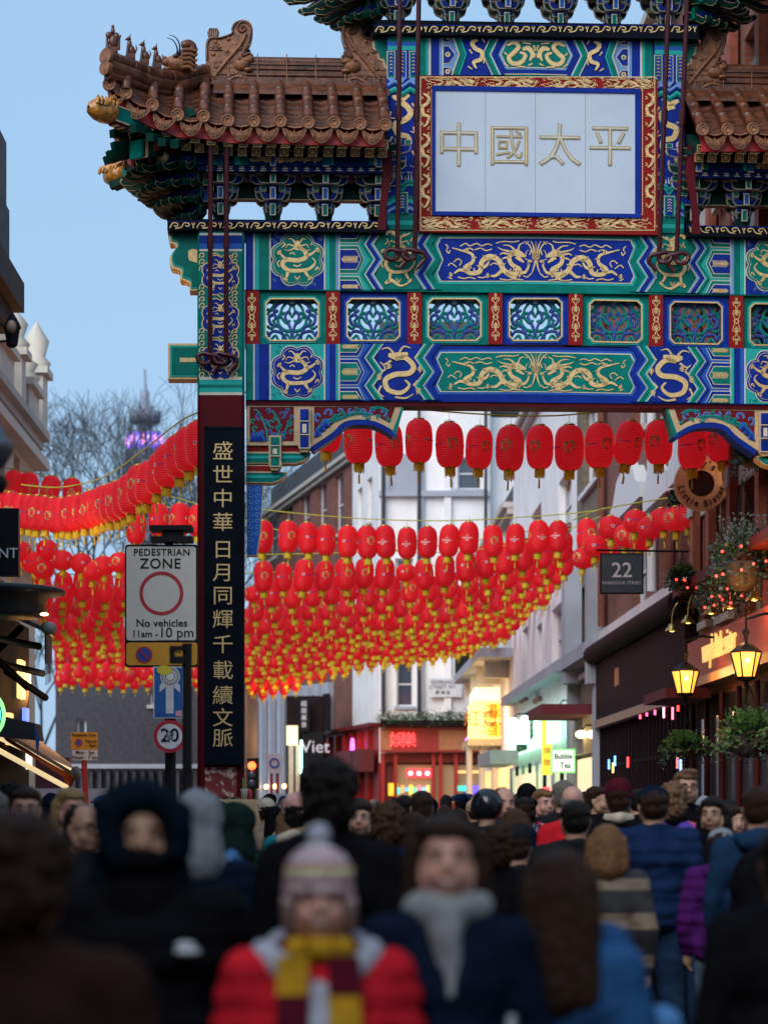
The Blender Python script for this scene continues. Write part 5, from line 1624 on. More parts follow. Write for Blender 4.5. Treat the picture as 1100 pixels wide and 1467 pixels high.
rootpiece('canopy_sign', gd, 678, 727, 1003, 1058, 84, 5.5, M_GOLDGLOW)
rootpiece('canopy_ledge', gd, 670, 732, 1058, 1068, 83.4, 6.5, mat('cream_canopy', (.6, .5, .3), .6))
rootpiece('canopy_top', gd, 680, 729, 985, 1001, 84.4, 5.0, glow('warm_canopy_top', (1, .8, .45), 1.3))
rootpiece('sign_panel', gd, 701, 726, 1008, 1030, 83.9, .08, glow('amber_panel', (1, .42, .03), 1.6))
rootpiece('sign_panel', gd, 701, 726, 1034, 1055, 83.9, .08, glow('amber_panel', (1, .42, .03), 1.6))
mo = mat('dark_amber_letters', (.45, .16, .01), .5)
for t, px, py, s_ in (('紅寶', 689, 1031, .62), ('鴻運', 713, 1019, .55), ('酒家', 713, 1045, .55)):
    q = P(px, py, 83.85); childtext('sign_lettering', t, s_, mo, gd, tuple(q), depth=.02)
for px in (672, 690, 708, 724):
    a = P(px, 1140, 84); b = MB()
    b.tube([(a.x, 84, 0), (a.x, 84, zat(1068, 84))], .11, M_STUCW, 8)
    o = b.build('porch_column', gd); o.matrix_parent_inverse = Matrix.LocRotScale(gd.location, gd.rotation_euler, None).inverted()
bx(gd, 'lit_shop_window', .3, L - .3, -.05, -.001, .4, 3.2, glow('shop_glow_warm', (1, .62, .25), 1.0))
# balcony
bx(gd, 'balcony_slab', 0, L, -1.1, -.0, zat(962, 86), zat(950, 86), M_STUCG)
b = MB()
z0_, z1_ = zat(948, 86), zat(902, 86)
for i in range(int(L / .16)):
    b.box(i * .16, i * .16 + .02, -1.05, -1.03, z0_, z1_, M_DKMET)
b.box(0, L, -1.07, -1.01, z1_, z1_ + .05, M_DKMET); b.build('balcony_railing', gd, kind='stuff')
for i in range(4):
    bx(gd, 'balcony_bracket', L * (i + .5) / 4 - .12, L * (i + .5) / 4 + .12, -.8, -.0, zat(985, 86), zat(963, 86), M_STUCW)

# --- corner building facing the camera, end of the street
YB = 96.0
def front_building(name, label, cat, px0, px1, h, wallm, wins, Y=YB, depth=10, Y2=None, **kw):
    Y2 = Y2 or Y
    A = ((px0 - CX) / F * Y, Y); Bq = ((px1 - CX) / F * Y2, Y2)
    L = math.hypot(Bq[0] - A[0], Bq[1] - A[1])
    def xl(px):
        k = (px - CX) / F; dx, dy = (Bq[0] - A[0]) / L, (Bq[1] - A[1]) / L
        return (A[0] - k * A[1]) / (k * dy - dx)
    def yl(px):
        return A[1] + xl(px) * (Bq[1] - A[1]) / L
    W_ = []
    for w in wins:
        Ym = (yl(w[0]) + yl(w[1])) / 2
        W_.append((xl(w[0]), xl(w[1]), zat(w[2], Ym), zat(w[3], Ym)) + tuple(w[4:]))
    root, L = building(name, label, cat, A, Bq, h, depth, wallm, W_, **kw)
    return root, L, xl, yl
M_NEONR = glow('red_neon', (1, .05, .05), 3)
cb, L, xl, yl = front_building('corner_building', 'white corner house facing down the street above a red shop', 'building', 543, 702, 19.5, M_STUC,
    [(568, 592, 1012, 948, 2, 1), (566, 590, 701, 662, 2, 1), (655, 690, 701, 655, 2, 1), (660, 690, 865, 800, 2, 1), (566, 592, 860, 800, 2, 1)], Y=YB, Y2=YB, sill=M_STUCG)
def fbox(root, xl, name, p0, p1, pb, pt_, o0, o1, m, Y=YB): return bx(root, name, xl(p0), xl(p1), -o1, -o0, zat(pb, Y), zat(pt_, Y), m)
for p0, p1 in ((545, 552), (597, 607), (636, 646)): fbox(cb, xl, 'pilaster', p0, p1, 1020, 600, .002, .18, M_STUCG if p0 != 636 else M_STUC)
fbox(cb, xl, 'string_course', 543, 700, 712, 704, .002, .25, M_STUCG)
fbox(cb, xl, 'window_bay', 556, 606, 703, 650, .001, .012, M_STUCG); 
fbox(cb, xl, 'street_name_plate', 614, 661, 999, 972, .19, .24, mat('white_enamel', (.62, .64, .68), .4))
mt_ = mat('dark_sign_print', (.02, .02, .03), .5)
for t, py, s_ in (('GERRARD', 978, .21), ('STREET W1', 985, .21), ('爵 祿 街', 993, .17)):
    text('sign_lettering', t, s_, mt_, cb, (xl(634), -.25, zat(py, YB)), depth=.005)
fbox(cb, xl, 'red_fascia', 545, 700, 1078, 1044, .2, .6, mat('shop_red_fascia', (.30, .02, .02), .4, var=.1))
fbox(cb, xl, 'fascia_cap', 543, 702, 1043, 1036, .1, .8, M_PUBRED)
fbox(cb, xl, 'copper_fascia_panel', 546, 562, 1075, 1047, .601, .63, mat('copper_panel', (.40, .16, .08), .35))
fbox(cb, xl, 'copper_fascia_panel', 628, 696, 1075, 1047, .601, .63, mat('copper_panel', (.40, .16, .08), .35))
for t, px in (('娛', 569), ('樂', 585)): text('neon_character', t, .62, M_NEONR, cb, (xl(px), -.66, zat(1062, YB)), depth=.04)
text('neon_character', 'G', .5, glow('violet_neon', (.5, .2, 1), 3), cb, (xl(671), -.66, zat(1063, YB)), depth=.04)
fbox(cb, xl, 'lower_fascia', 545, 700, 1092, 1080, .1, .3, M_PUBRED)
fbox(cb, xl, 'red_shop_wall', 543, 702, 1212, 1092.5, .0, .015, mat('shop_red_wall', (.16, .012, .016), .5))
fbox(cb, xl, 'shop_interior_glow', 566, 690, 1150, 1096, .0, .03, glow('dim_warm_interior', (.30, .19, .10), .35))
fbox(cb, xl, 'red_menu_screen', 582, 618, 1114, 1102, .1, .16, glow('screen_red', (1, .04, .06), 1.6))
for i in range(3):
    b = MB(); X = xl(588 + i * 12); z = zat(1108, YB); b.face([(X + .09 * math.cos(a), -.165, z + .09 * math.sin(a)) for a in [2 * PI * k / 10 for k in range(10)]], glow('screen_white', (1, .9, .9), 1.5)); b.build('screen_dot', cb)
for i, c in enumerate(((.1, .8, .7), (1, .35, .1), (.1, .5, 1), (1, .8, .1), (.1, .8, .4), (1, .2, .3), (.2, .6, 1), (1, .6, .2))):
    fbox(cb, xl, 'lit_display', 568 + i * 6, 573 + i * 6, 1138 - (i % 3) * 2, 1128 - (i % 2) * 3, .1, .15, glow('disp_%d' % i, c, 1.1))
fbox(cb, xl, 'lit_display', 651, 674, 1133, 1126, .1, .15, glow('disp_teal', (.05, .8, .6), 1.1))
fbox(cb, xl, 'blue_screen', 667, 690, 1146, 1126, .12, .2, glow('screen_blue', (.12, .08, 1), 1.5))
fbox(cb, xl, 'lit_display', 655, 690, 1108, 1104, .1, .15, glow('disp_warm', (1, .6, .2), .8))
fbox(cb, xl, 'yellow_frame', 556, 570, 1140, 1122, .1, .14, glow('disp_yellow', (1, .65, .05), .6))
for px in (546, 564, 618, 628, 650): fbox(cb, xl, 'red_post', px, px + 5, 1160, 1079, .1, .35, mat('shop_red_post', (.35, .015, .015), .4))
# red wing of the shop running back to the left
wg, Lw, xw, yw = front_building('red_shop_wing', 'long red fronted shop with purple neon on the side street', 'building', 445, 543, 5.1, mat('wing_red', (.34, .02, .025), .5), [], Y=112, Y2=YB, depth=3, roof=False)
bx(wg, 'fascia_cap', 0, Lw, -.4, -.001, 5.101, 5.25, M_PUBRED)
for i in range(9):
    bx(wg, 'red_post', Lw * i / 9 + .1, Lw * i / 9 + .35, -.2, -.001, 0, 5.0, mat('shop_red_post', (.35, .015, .015), .4))
    if i > 3: bx(wg, 'maroon_blind', Lw * i / 9 + .4, Lw * (i + 1) / 9, -.8, -.21, 3.3, 4.2, mat('blind_maroon', (.10, .01, .015), .7))
b = MB(); X = xw(522); z = zat(1075, 100)
for k in range(5): b.tube([(X + .32 * math.cos(a) * (1 - k * .17), -.5, z + .45 * math.sin(a) * (1 - k * .17)) for a in [2 * PI * j / 14 + k for j in range(12)]], .035, glow('purple_neon', (.55, .08, 1), 4) if k % 2 else glow('pink_neon', (1, .1, .6), 4), 6)
b.build('neon_ring', wg)
# white wing and brick house receding to the left
ww, L, xq, yq = front_building('white_side_house', 'white stucco side wall receding from the corner house', 'building', 505, 543, 17.5, M_STUC, [(512, 519, 760, 700, 2), (526, 533, 750, 685, 2), (512, 519, 905, 840), (526, 533, 905, 830)], Y=104, Y2=YB + .1, depth=6)
bk, L, xk, yk = front_building('brick_side_house', 'red brick house with sloping roofline receding up the side street', 'building', 372, 505, 17.0, MB_DRED,
    [(385, 397, 800, 740, 2), (408, 420, 790, 720, 2), (432, 444, 780, 700, 2), (456, 468, 770, 690, 2), (480, 492, 765, 680, 2), (385, 397, 920, 850), (408, 420, 910, 840), (432, 444, 910, 840), (456, 468, 900, 830), (480, 492, 900, 820)], Y=128, Y2=104, depth=6, sill=M_STUCW)
gr, L, xg, yg = front_building('grey_columned_house', 'grey front with tall pale pilasters and small uplights on the side street', 'building', 352, 470, 7.5, M_STUCG, [], Y=118, Y2=108, depth=1.5, roof=False)
for i in range(9):
    X = L * i / 9 + .15; bx(gr, 'pilaster', X, X + .42, -.25, -.001, 0, 7.4, M_STUCG)
    bx(gr, 'dark_bay', X + .55, X + 1.3, -.05, -.001, 1.0, 7.0, M_DKWOOD)
    b = MB(); b.ell((X + .2, -.4, 2.9), (.11, .11, .11), glow('uplight', (1, .6, .25), 5), 8, 5); b.build('uplight', gr)
vt, L, xv, yv = front_building('corner_shop', 'dark corner shop with black lettered board and pale lit columns', 'shop', 410, 462, 6.6, M_DKWOOD, [], Y=102, Y2=102, depth=3, roof=False)
fbox(vt, xv, 'black_sign_board', 434, 464, 1102, 1048, .3, .5, M_DKMET, 101)
text('sign_lettering', 'Viet', .75, mat('pale_letters', (.7, .7, .75), .5), vt, (xv(452), -.53, zat(1070, 101)), depth=.02)
for px in (414, 424): fbox(vt, xv, 'pale_column', px, px + 7, 1160, 1068, .1, .4, mat('lit_cream_column', (.6, .48, .34), .6), 102)
fbox(vt, xv, 'light_tube', 431, 433.5, 1108, 1060, .5, .6, glow('cyan_tube', (.5, 1, .9), 4), 101)
fbox(vt, xv, 'vertical_sign', 428, 444, 1050, 1000, .3, .5, M_DKMET, 101)
for i in range(4): text('sign_lettering', '越南美食'[i], .26, mat('pale_letters', (.7, .7, .75), .5), vt, (xv(436), -.53, zat(1008 + i * 10, 101)), depth=.01)
fbox(vt, xv, 'lit_letters_board', 411, 427, 1068, 1040, .2, .3, glow('lit_letters', (1, .8, .45), .8), 102)

for px in (549, 600, 695):
    b = MB(); X = xl(px); b.tube([(X, -.28, 5.5), (X, -.28, 18)], .06, M_PIPE, 6); b.build('drain_pipe', cb)
# --- distant blocks behind everything (close the street)
fb, L, xf, yf = front_building('far_dark_block', 'dark brick block closing the side street at the left', 'building', 80, 352, 7.2, mat('dark_far_brick', (.05, .05, .065), .8, var=.3), [(215, 232, 1010, 990, 1), (110, 124, 1055, 1030, 1)], Y=84, depth=8, roof=False)
for i in range(22):
    bx(fb, 'wall_fin', L * i / 22, L * i / 22 + .12, -.25, -.001, 0, 3.2, mat('dark_far_brick', (.05, .05, .065), .8))
b = MB(); b.box(0, L, -.4, -.26, 3.2, 3.35, M_STUCG); b.build('wall_coping', fb)
b = MB(); b.box(-11.5, -7.8, 60, 60.3, 0, zat(1085, 60), mat('maroon_hoarding', (.12, .025, .05), .7, var=.1))
hb = b.build('hoarding'); tag(hb, 'maroon painted hoarding low at the left under the awnings', 'hoarding')
q = P(60, 1147, 59.95); b = MB(); b.box(q.x - .55, q.x + 1.6, 59.9, 59.98, q.z - .3, q.z + .3, mat('white_enamel', (.62, .64, .68), .4)); b.build('notice_strip', hb)

# ================================================================ left side buildings
def left_building(name, label, cat, Yn, Yf, h, wallm, wins, off=0.0, **kw):
    A = (LX(Yn) - off, Yn); Bq = (LX(Yf) - off, Yf)
    return building(name, label, cat, A, Bq, h, 8, wallm, wins, **kw)
# nearest, dark, tall
lb, L = left_building('dark_corner_block', 'dark grey block with heavy cornice high at the left edge', 'building', 18, 33, 10.8, mat('sooty_stone', (.07, .075, .08), .8, var=.3, scale=2, bump=.3, bscale=14), [(2 + 2.4 * k, 3.2 + 2.4 * k, 5, 7) for k in range(5)], off=.70, roof=False)
bx(lb, 'heavy_cornice', 0, L + .1, -.35, -.0, 8.5, 8.9, mat('sooty_stone', (.07, .075, .08), .8))
bx(lb, 'cornice_moulding', 0, L + .05, -.2, -.0, 8.2, 8.49, mat('sooty_stone', (.07, .075, .08), .8))
bx(lb, 'parapet', 0, L, -.12, -.001, 9.9, 10.8, mat('weathered_parapet', (.16, .18, .19), .8, var=.3))
bx(lb, 'dark_grille', 5.5, L - .3, -.2, -.001, 9.0, 9.8, M_DKMET)
lw, L = left_building('stucco_scrolled_house', 'off white stucco house with broken scrolled parapet at the left', 'building', 45, 57, 10.4, M_STUCW, [(1 + 2.4 * k, 2 + 2.4 * k, 4.2, 6.6) for k in range(4)] + [(1 + 2.4 * k, 2 + 2.4 * k, 7.7, 9.6) for k in range(4)], off=3.15)
for X, hh, ww in ((L - .5, 2.1, .45), (L - 2.6, .9, .9), (L - 4.4, 1.6, .35), (L - 7, 1.0, 1.0), (L - 9.5, 1.9, .4)):
    b = MB(); b.box(X - ww, X + ww, -.3, .15, 10.59, 10.59 + hh * .6, M_STUCW); b.box(X - ww - .12, X + ww + .12, -.42, .2, 10.59 + hh * .6, 10.59 + hh * .6 + .16, M_STUCW)
    b.lathe([(.26, 0), (.34, .15), (.2, .3), (.3, .6 * hh * .3 + .3), (0, .4 * hh + .3)], M_STUCW, 10, c=(X, -.1, 10.75 + hh * .6)); b.build('scrolled_finial', lw)
for z in (7.2, 9.7): bx(lw, 'string_course', 0, L, -.35, -.001, z, z + .22, M_STUCW)
ls, L = left_building('awning_shops', 'dark shop front under black awnings at the left', 'shop', 27, 36, 4.4, M_DKWOOD, [], off=.65, roof=False)
for i, (x, z, c, s_) in enumerate(((7.6, 3.3, (1, .7, .25), .5), (8.2, 2.8, (.15, .25, 1), .35), (8.5, 3.5, (1, .75, .4), .25), (6.4, 2.6, (1, .55, .2), .4), (8.6, 2.3, (.9, .85, .7), .3))):
    bx(ls, 'lit_panel', x, x + s_, -.06, -.002, z, z + s_ * 1.1, glow('stall_light_%d' % i, c, 1.5))
# unseen houses added behind and beside the camera to shade the crowd
building('sun_blocking_house', 'unseen brick house added behind the camera to block the low sun', 'building', (14, -24), (-14, -24), 9.5, 8, MB_DRED, [(2 + 3.2 * q, 3.2 + 3.2 * q, z, z + 1.9) for q in range(7) for z in (1.2, 4.6, 8)])
building('side_shading_house', 'unseen cream house added beside the camera on the right for shade', 'building', (RX(16), 16), (RX(-12), -12), 8, 8, M_STUCW, [(1.5 + 2.8 * q, 2.7 + 2.8 * q, z, z + 1.8) for q in range(9) for z in (1.2, 4.6)])
left_building('side_shading_house', 'unseen dark brick house added beside the camera on the left for shade', 'building', -12, 16, 8, MB_DRED, [(1.5 + 2.8 * q, 2.7 + 2.8 * q, z, z + 1.8) for q in range(9) for z in (1.2, 4.6)])
# ================================================================ shop awnings, left
M_AWN = mat('black_awning', (.012, .012, .014), .7, var=.2)
def wbox(mb, px0, px1, py0, py1, Y, d, m):
    a, c = P(px0, py1, Y), P(px1, py0, Y); mb.box(a.x, c.x, Y, Y + d, a.z, c.z, m)
aw = empty('upper_awning', tuple(P(20, 900, 30)), 0, 'black folding awning with pale arms projecting at the left edge', 'awning')
def chi(o, par): o.parent = par; o.matrix_parent_inverse = Matrix.LocRotScale(par.location, par.rotation_euler, None).inverted(); return o
b = MB()
A_ = [P(-60, 850, 27), P(68, 902, 31), P(72, 906, 33), P(-60, 860, 36)]
A_ = [P(-70, 838, 27), P(66, 900, 29), P(74, 905, 34), P(0, 850, 36)]
b.add([tuple(p) for p in A_] + [tuple(p - Vector((0, 0, .05))) for p in A_], [(0, 1, 2, 3), (4, 7, 6, 5), (0, 4, 5, 1), (1, 5, 6, 2)], M_AWN)
chi(b.build('canvas'), aw)
b = MB(); b.tube([P(67, 899, 29), P(75, 905, 34)], .07, M_DKMET, 8); chi(b.build('front_bar'), aw)
for i in range(14):
    p, q = P(67, 901, 29), P(75, 907, 34); t = p.lerp(q, i / 14); t2 = p.lerp(q, (i + 1) / 14)
    b = MB(); dz = .55 + .15 * math.sin(i * 2.1)
    b.add([tuple(t), tuple(t2), (t2.x, t2.y, t2.z - dz), (t.x, t.y, t.z - dz), (t.x - .02, t.y, t.z), (t2.x - .02, t2.y, t2.z), (t2.x - .02, t2.y, t2.z - dz), (t.x - .02, t.y, t.z - dz)], [(0, 1, 2, 3), (7, 6, 5, 4), (3, 2, 6, 7)], M_AWN)
    chi(b.build('valance_strip'), aw)
M_ARM = mat('awning_arm', (.28, .26, .22), .45)
for a, c in (((-20, 912, 29), (57, 926, 30)), ((-20, 930, 29), (40, 985, 30)), ((0, 950, 30), (62, 965, 31)), ((10, 962, 30), (66, 1000, 31)), ((-10, 940, 29), (30, 900, 30))):
    b = MB(); b.tube([P(*a), P(*c)], .045, M_ARM if a[1] in (912, 950) else M_DKMET, 8); chi(b.build('folding_arm'), aw)
b = MB(); p = P(71, 900, 29); b.ell(tuple(p), (.09, .1, .08), M_ARM); chi(b.build('arm_cap'), aw)
lo = empty('lower_awning', tuple(P(30, 1070, 33)), 0, 'lower awning with warm strip lights and orange underside at the left', 'awning')
M_STRIP = glow('warm_strip_light', (1.0, .78, .42), .7)
A_ = [P(-40, 1020, 30), P(112, 1110, 32), P(100, 1092, 36), P(-10, 1010, 38)]
b = MB(); b.add([tuple(p) for p in A_] + [tuple(p - Vector((0, 0, .05))) for p in A_], [(0, 1, 2, 3), (4, 7, 6, 5), (0, 4, 5, 1), (1, 5, 6, 2)], mat('tan_canvas', (.25, .19, .13), .8)); chi(b.build('canvas'), lo)
b = MB(); A_ = [P(0, 1050, 31), P(106, 1112, 32), P(98, 1128, 32), P(90, 1112, 32), P(10, 1062, 31)]
b.add([tuple(p) for p in A_] + [tuple(p + Vector((0, .3, 0))) for p in A_], [(0, 1, 2, 3, 4), (9, 8, 7, 6, 5)], mat('orange_canvas', (.5, .09, .02), .7)); chi(b.build('side_curtain'), lo)
for a, c in (((-10, 1052, 31), (110, 1108, 32)), ((-10, 1070, 31), (96, 1128, 32))):
    b = MB(); b.tube([P(*a), P(*c)], .034, M_STRIP, 8); chi(b.build('strip_light'), lo)
b = MB(); b.ell(tuple(P(109, 1106, 31.8)), (.07, .08, .08), M_ARM); chi(b.build('arm_cap'), lo)
b = MB(); wbox(b, -30, 55, 1018, 1062, 30, .1, M_AWN); 
b = MB(); A_ = [P(-30, 1018, 29), P(50, 1036, 29.5), P(56, 1060, 29.5), P(-30, 1052, 29)]
b.add([tuple(p) for p in A_] + [tuple(p + Vector((0, .5, 0))) for p in A_], [(0, 1, 2, 3), (7, 6, 5, 4), (0, 4, 5, 1), (1, 5, 6, 2), (3, 2, 6, 7)], M_AWN)
ma = b.build('middle_awning'); tag(ma, 'short black awning between the upper and lower ones', 'awning')
b = MB(); A_ = [P(49, 1040, 29.4), P(57, 1058, 29.4), P(54, 1085, 29.4)]; b.add([tuple(p) for p in A_] + [tuple(p + Vector((0, .02, 0))) for p in A_], [(0, 1, 2), (5, 4, 3)], mat('blue_cloth', (.02, .12, .4), .8)); b.build('blue_pennant', ma)
M_NGRN = glow('green_neon', (.25, 1, .25), 1.6)
b = MB(); c_ = P(-18, 1024, 28.5); b.tube([(c_.x + .20 * math.cos(a), 28.5, c_.z + .26 * math.sin(a)) for a in [2 * PI * j / 24 for j in range(25)]], .022, M_NGRN, 8)
nr = b.build('green_neon_ring'); tag(nr, 'round green neon tube cut by the left edge of the photo', 'neon sign')
b = MB(); b.tube([(c_.x + .15 * math.cos(a), 28.5, c_.z + .2 * math.sin(a)) for a in [2 * PI * j / 24 for j in range(25)]], .014, glow('cyan_neon', (.1, .5, 1), 1.5), 8); b.build('inner_tube', nr)
bs_, _ = None, None
b = MB(); a, c = P(-60, 825, 26), P(27, 728, 26); b.box(a.x, c.x, 26, 26.12, a.z, c.z, mat('black_sign_panel', (.006, .008, .012), .35, spec=.2))
ns = b.build('black_shop_sign'); tag(ns, 'black projecting sign board with white letters NT at the left edge', 'sign')
text('sign_lettering', 'NT', .155, mat('white_letters', (.75, .76, .8), .5), ns, tuple(P(12, 793, 25.98)), depth=.01)
b = MB(); c_ = P(-20, 858, 27)
b.lathe([(0, .20), (.78, .16), (.82, .14), (.82, .10), (.62, .08), (.58, -.12), (.55, -.16), (0, -.16)], mat('dark_lead', (.03, .03, .032), .5, var=.3), 28, c=(c_.x, 27.5, c_.z))
cc_ = b.build('round_canopy'); tag(cc_, 'round black lead canopy below the black sign at the left edge', 'canopy')
b = MB(); p = P(64, 880, 27); b.ell(tuple(p), (.05, .05, .02), glow('downlight', (1, .7, .35), 3)); b.build('downlight', cc_)
# street lantern high on the left, and grey dome lamp
b = MB(); c_ = P(18, 470, 22)
b.lathe([(0, .16), (.07, .04), (.085, .0), (.07, -.02), (.05, -.16), (.02, -.18), (0, -.18)], M_DKMET, 4, c=tuple(c_), smooth=False)
b.tube([P(-10, 462, 22), P(0, 462, 22), P(16, 476, 22)], .012, M_DKMET, 6); b.tube([P(-10, 490, 22), P(18, 488, 22)], .012, M_DKMET, 6)
wl_ = b.build('wall_lantern'); tag(wl_, 'small black wall lantern against the sky at the left', 'lamp')
b = MB(); b.ell(tuple(P(17, 468, 21.9)), (.045, .05, .06), mat('lantern_glass', (.35, .2, .14), .3)); b.build('lantern_glass', wl_)
b = MB(); c_ = P(-4, 640, 12)
b.lathe([(.0, .16), (.018, .15), (.02, .10), (.035, .09), (.05, .04), (.085, .02), (.09, .0), (.085, -.02), (.05, -.08), (.02, -.11), (0, -.12)], mat('grey_lamp_metal', (.10, .11, .13), .35, metal=.5), 20, c=tuple(c_))
b.lathe([(.0, .0), (.05, -.02), (.06, -.06), (.04, -.10), (0, -.11)], M_DKMET, 16, c=(c_.x - .005, 12, c_.z - .13))
dl = b.build('dome_lamp'); tag(dl, 'blurred grey dome lamp cut by the left edge', 'lamp')
# ================================================================ tower and trees beyond
M_TOW = mat('hazed_tower_concrete', (.24, .28, .36), .8, var=.1, scale=.05)  # lightened blue grey, distance haze put into the colour
tw = empty('communications_tower', ((208 - CX) / F * 1000, 1000, 0), 0, 'tall round telecom tower with a violet lit band behind the bare tree', 'tower')
tz = lambda py: zat(py, 1000)
b = MB(); b.lathe([(7, 0), (7, tz(712)), (10.5, tz(705)), (10.5, tz(646))], M_TOW, 20); b.lathe([(9, tz(646)), (9, tz(620)), (7, tz(618))], M_TOW, 20); b.build('shaft', tw)
b = MB(); b.lathe([(9.4, tz(645)), (9.6, tz(633)), (9.4, tz(622))], glow('violet_band', (.22, .14, 1.0), .8), 24); b.build('light_band', tw)
for i in range(9):
    a = -PI / 2 + (i - 4) * .33
    b = MB(); b.ell((9.8 * math.cos(a), 9.8 * math.sin(a), tz(633)), (1.3, .5, 2.2), glow('violet_spot' if i % 2 else 'pink_spot', (.45, .3, 1) if i % 2 else (1, .35, .8), 1.6), 8, 6); b.build('lit_letter', tw)
b = MB(); b.lathe([(4, tz(618)), (4, tz(596)), (8.6, tz(606)), (8.8, tz(590)), (5, tz(588)), (5, tz(583)), (3, tz(582)), (2.2, tz(560)), (.8, tz(558)), (.6, tz(530)), (0, tz(529))], M_TOW, 18)
for i in range(10): b.ell((6.8 * math.cos(i * .63), 6.8 * math.sin(i * .63), tz(600)), (1.8, 1.8, 2), M_TOW, 8, 5)
b.build('dish_platform', tw)
tw.scale = (.76, .76, 1)
M_BARK = mat('winter_bark', (.045, .05, .065), .9, var=.2)
def bare_tree(base, h, seed, label, spread=1.0):
    rnd = random.Random(seed)
    root = empty('bare_tree', base, 0, label, 'tree')
    T, K = MB(), MB()
    def grow(p, d, L, r, lev):
        n = 3; pts = [p]; q = p; dd = d
        for i in range(n):
            dd = (dd + Vector((rnd.uniform(-1, 1), rnd.uniform(-1, 1), rnd.uniform(-.3, .5))) * .16).normalized()
            q = q + dd * L / n; pts.append(q)
        (T if lev < 2 else K).tube(pts, [r * (1 - .32 * i / n) for i in range(n + 1)], M_BARK, 5 if lev < 3 else 3, cap=False)
        if lev >= 7: return
        k = 3 if lev < 6 else 2
        for i in range(k + (1 if lev == 1 else 0)):
            a = rnd.uniform(0, 2 * PI); sp = rnd.uniform(.3, .75) * spread
            side = dd.orthogonal().normalized(); side.rotate(Matrix.Rotation(a, 3, dd))
            nd = (dd * math.cos(sp) + side * math.sin(sp) + Vector((0, 0, .10))).normalized()
            grow(pts[-1] if i else pts[-2].lerp(pts[-1], .5), nd, L * rnd.uniform(.66, .84), max(.013, r * .58), lev + 1)
    grow(Vector((0, 0, 0)), Vector((0, 0, 1)), h * .34, h * .013, 0)
    T.build('trunk', root); K.build('crown', root, kind='stuff')
    return root
q = P(150, 1165, 115); bare_tree((q.x, 115, 0), 20, 5, 'large bare winter tree in front of the telecom tower', 1.05)
q = P(250, 1165, 128); bare_tree((q.x, 128, 0), 19, 9, 'bare tree just right of the telecom tower behind the column', .95)
q = P(70, 1165, 135); bare_tree((q.x, 135, 0), 13.5, 12, 'smaller bare tree low at the left of the group', 1.1)
# ================================================================ signs and poles in front
M_WSIGN = mat('pale_sign_face', (.58, .54, .48), .45, var=.05)
M_SBLK = mat('sign_black', (.012, .012, .015), .5, spec=.12)
M_SRED = mat('sign_red', (.42, .015, .03), .4)
M_SYEL = mat('sign_amber', (.62, .28, .02), .4)
M_SBLU = mat('sign_blue', (.01, .10, .34), .4)
Y = 25.0
ps = empty('pedestrian_zone_sign', tuple(P(240, 1165, Y)) [:2] + (0,), 0, 'large pale pedestrian zone sign with red ring and amber panel on a post', 'sign')
def sgn(name, px0, py0, px1, py1, m, y, t=.02, rnd_=3):
    b = MB(); L_ = []
    for cx_, cy_, a0 in ((px1 - rnd_, py0 + rnd_, 0), (px0 + rnd_, py0 + rnd_, 90), (px0 + rnd_, py1 - rnd_, 180), (px1 - rnd_, py1 - rnd_, 270)):
        for k in range(4):
            a = R(a0 + k * 30); L_.append((cx_ + rnd_ * math.cos(a), cy_ - rnd_ * math.sin(a)))
    pts = [(P(x, yy, Y).x, P(x, yy, Y).z) for x, yy in L_]
    b.prism(pts, y, y + t, m); return chi(b.build(name), ps)
sgn('sign_back', 179, 780, 285, 956, M_SBLK, Y, .03, 5)
sgn('sign_face', 181.5, 783, 281, 917.5, M_WSIGN, Y - .004, .003, 4)
sgn('amber_panel', 181.5, 920.5, 283, 953, M_SYEL, Y - .004, .003, 4)
b = MB(); c_ = P(231.5, 850, Y - .006)
def ring_(b, c, r0, r1, y, m, n=40):
    vs = [(c.x + r * math.cos(2 * PI * i / n), y, c.z + r * math.sin(2 * PI * i / n)) for r in (r0, r1) for i in range(n)]
    b.add(vs, [(i, (i + 1) % n, (i + 1) % n + n, i + n) for i in range(n)], m)
k_ = Y / F
ring_(b, c_, 26.5 * k_, 31.5 * k_, Y - .008, M_SRED); chi(b.build('red_ring'), ps)
for t, px, py, s_, al in (('PEDESTRIAN', 232, 791.5, 13.6, 'CENTER'), ('ZONE', 230, 808, 20.5, 'CENTER'), ('No vehicles', 232, 893, 15.5, 'CENTER'), ('11am -', 208, 908.5, 13.5, 'CENTER'), ('10 pm', 253, 907, 20, 'CENTER'), ('At', 252, 931, 14, 'CENTER'), ('t', 246, 945, 14, 'CENTER')):
    chi(text('sign_lettering', t, s_ * k_ * 1.0, M_SBLK, None, tuple(P(px, py, Y - .009)), depth=.002, offset=.0012, sp=1.08 if t.isupper() else 1.0), ps)
sgn('time_patch', 227, 898, 277, 917, mat('patch_white', (.60, .57, .50), .5), Y - .0075, .002, 1)
b = MB(); c_ = P(207, 938, Y)
b.face([(c_.x + 11.5 * k_ * math.cos(a), Y - .009, c_.z + 11.5 * k_ * math.sin(a)) for a in [2 * PI * i / 28 for i in range(28)]], mat('roundel_blue', (.02, .05, .32), .4)); ring_(b, c_, 9.5 * k_, 12 * k_, Y - .011, M_SRED)
b.ribbon([(c_.x - 7.5 * k_, c_.z + 7.5 * k_), (c_.x + 7.5 * k_, c_.z - 7.5 * k_)], 2.4 * k_, Y - .012, M_SRED); chi(b.build('no_waiting_roundel'), ps)
b = MB(); c_ = P(243, 1165, Y + .1); b.tube([(c_.x, Y + .09, 0), (c_.x, Y + .09, zat(752, Y))], .045, M_SBLK, 12); chi(b.build('post'), ps)
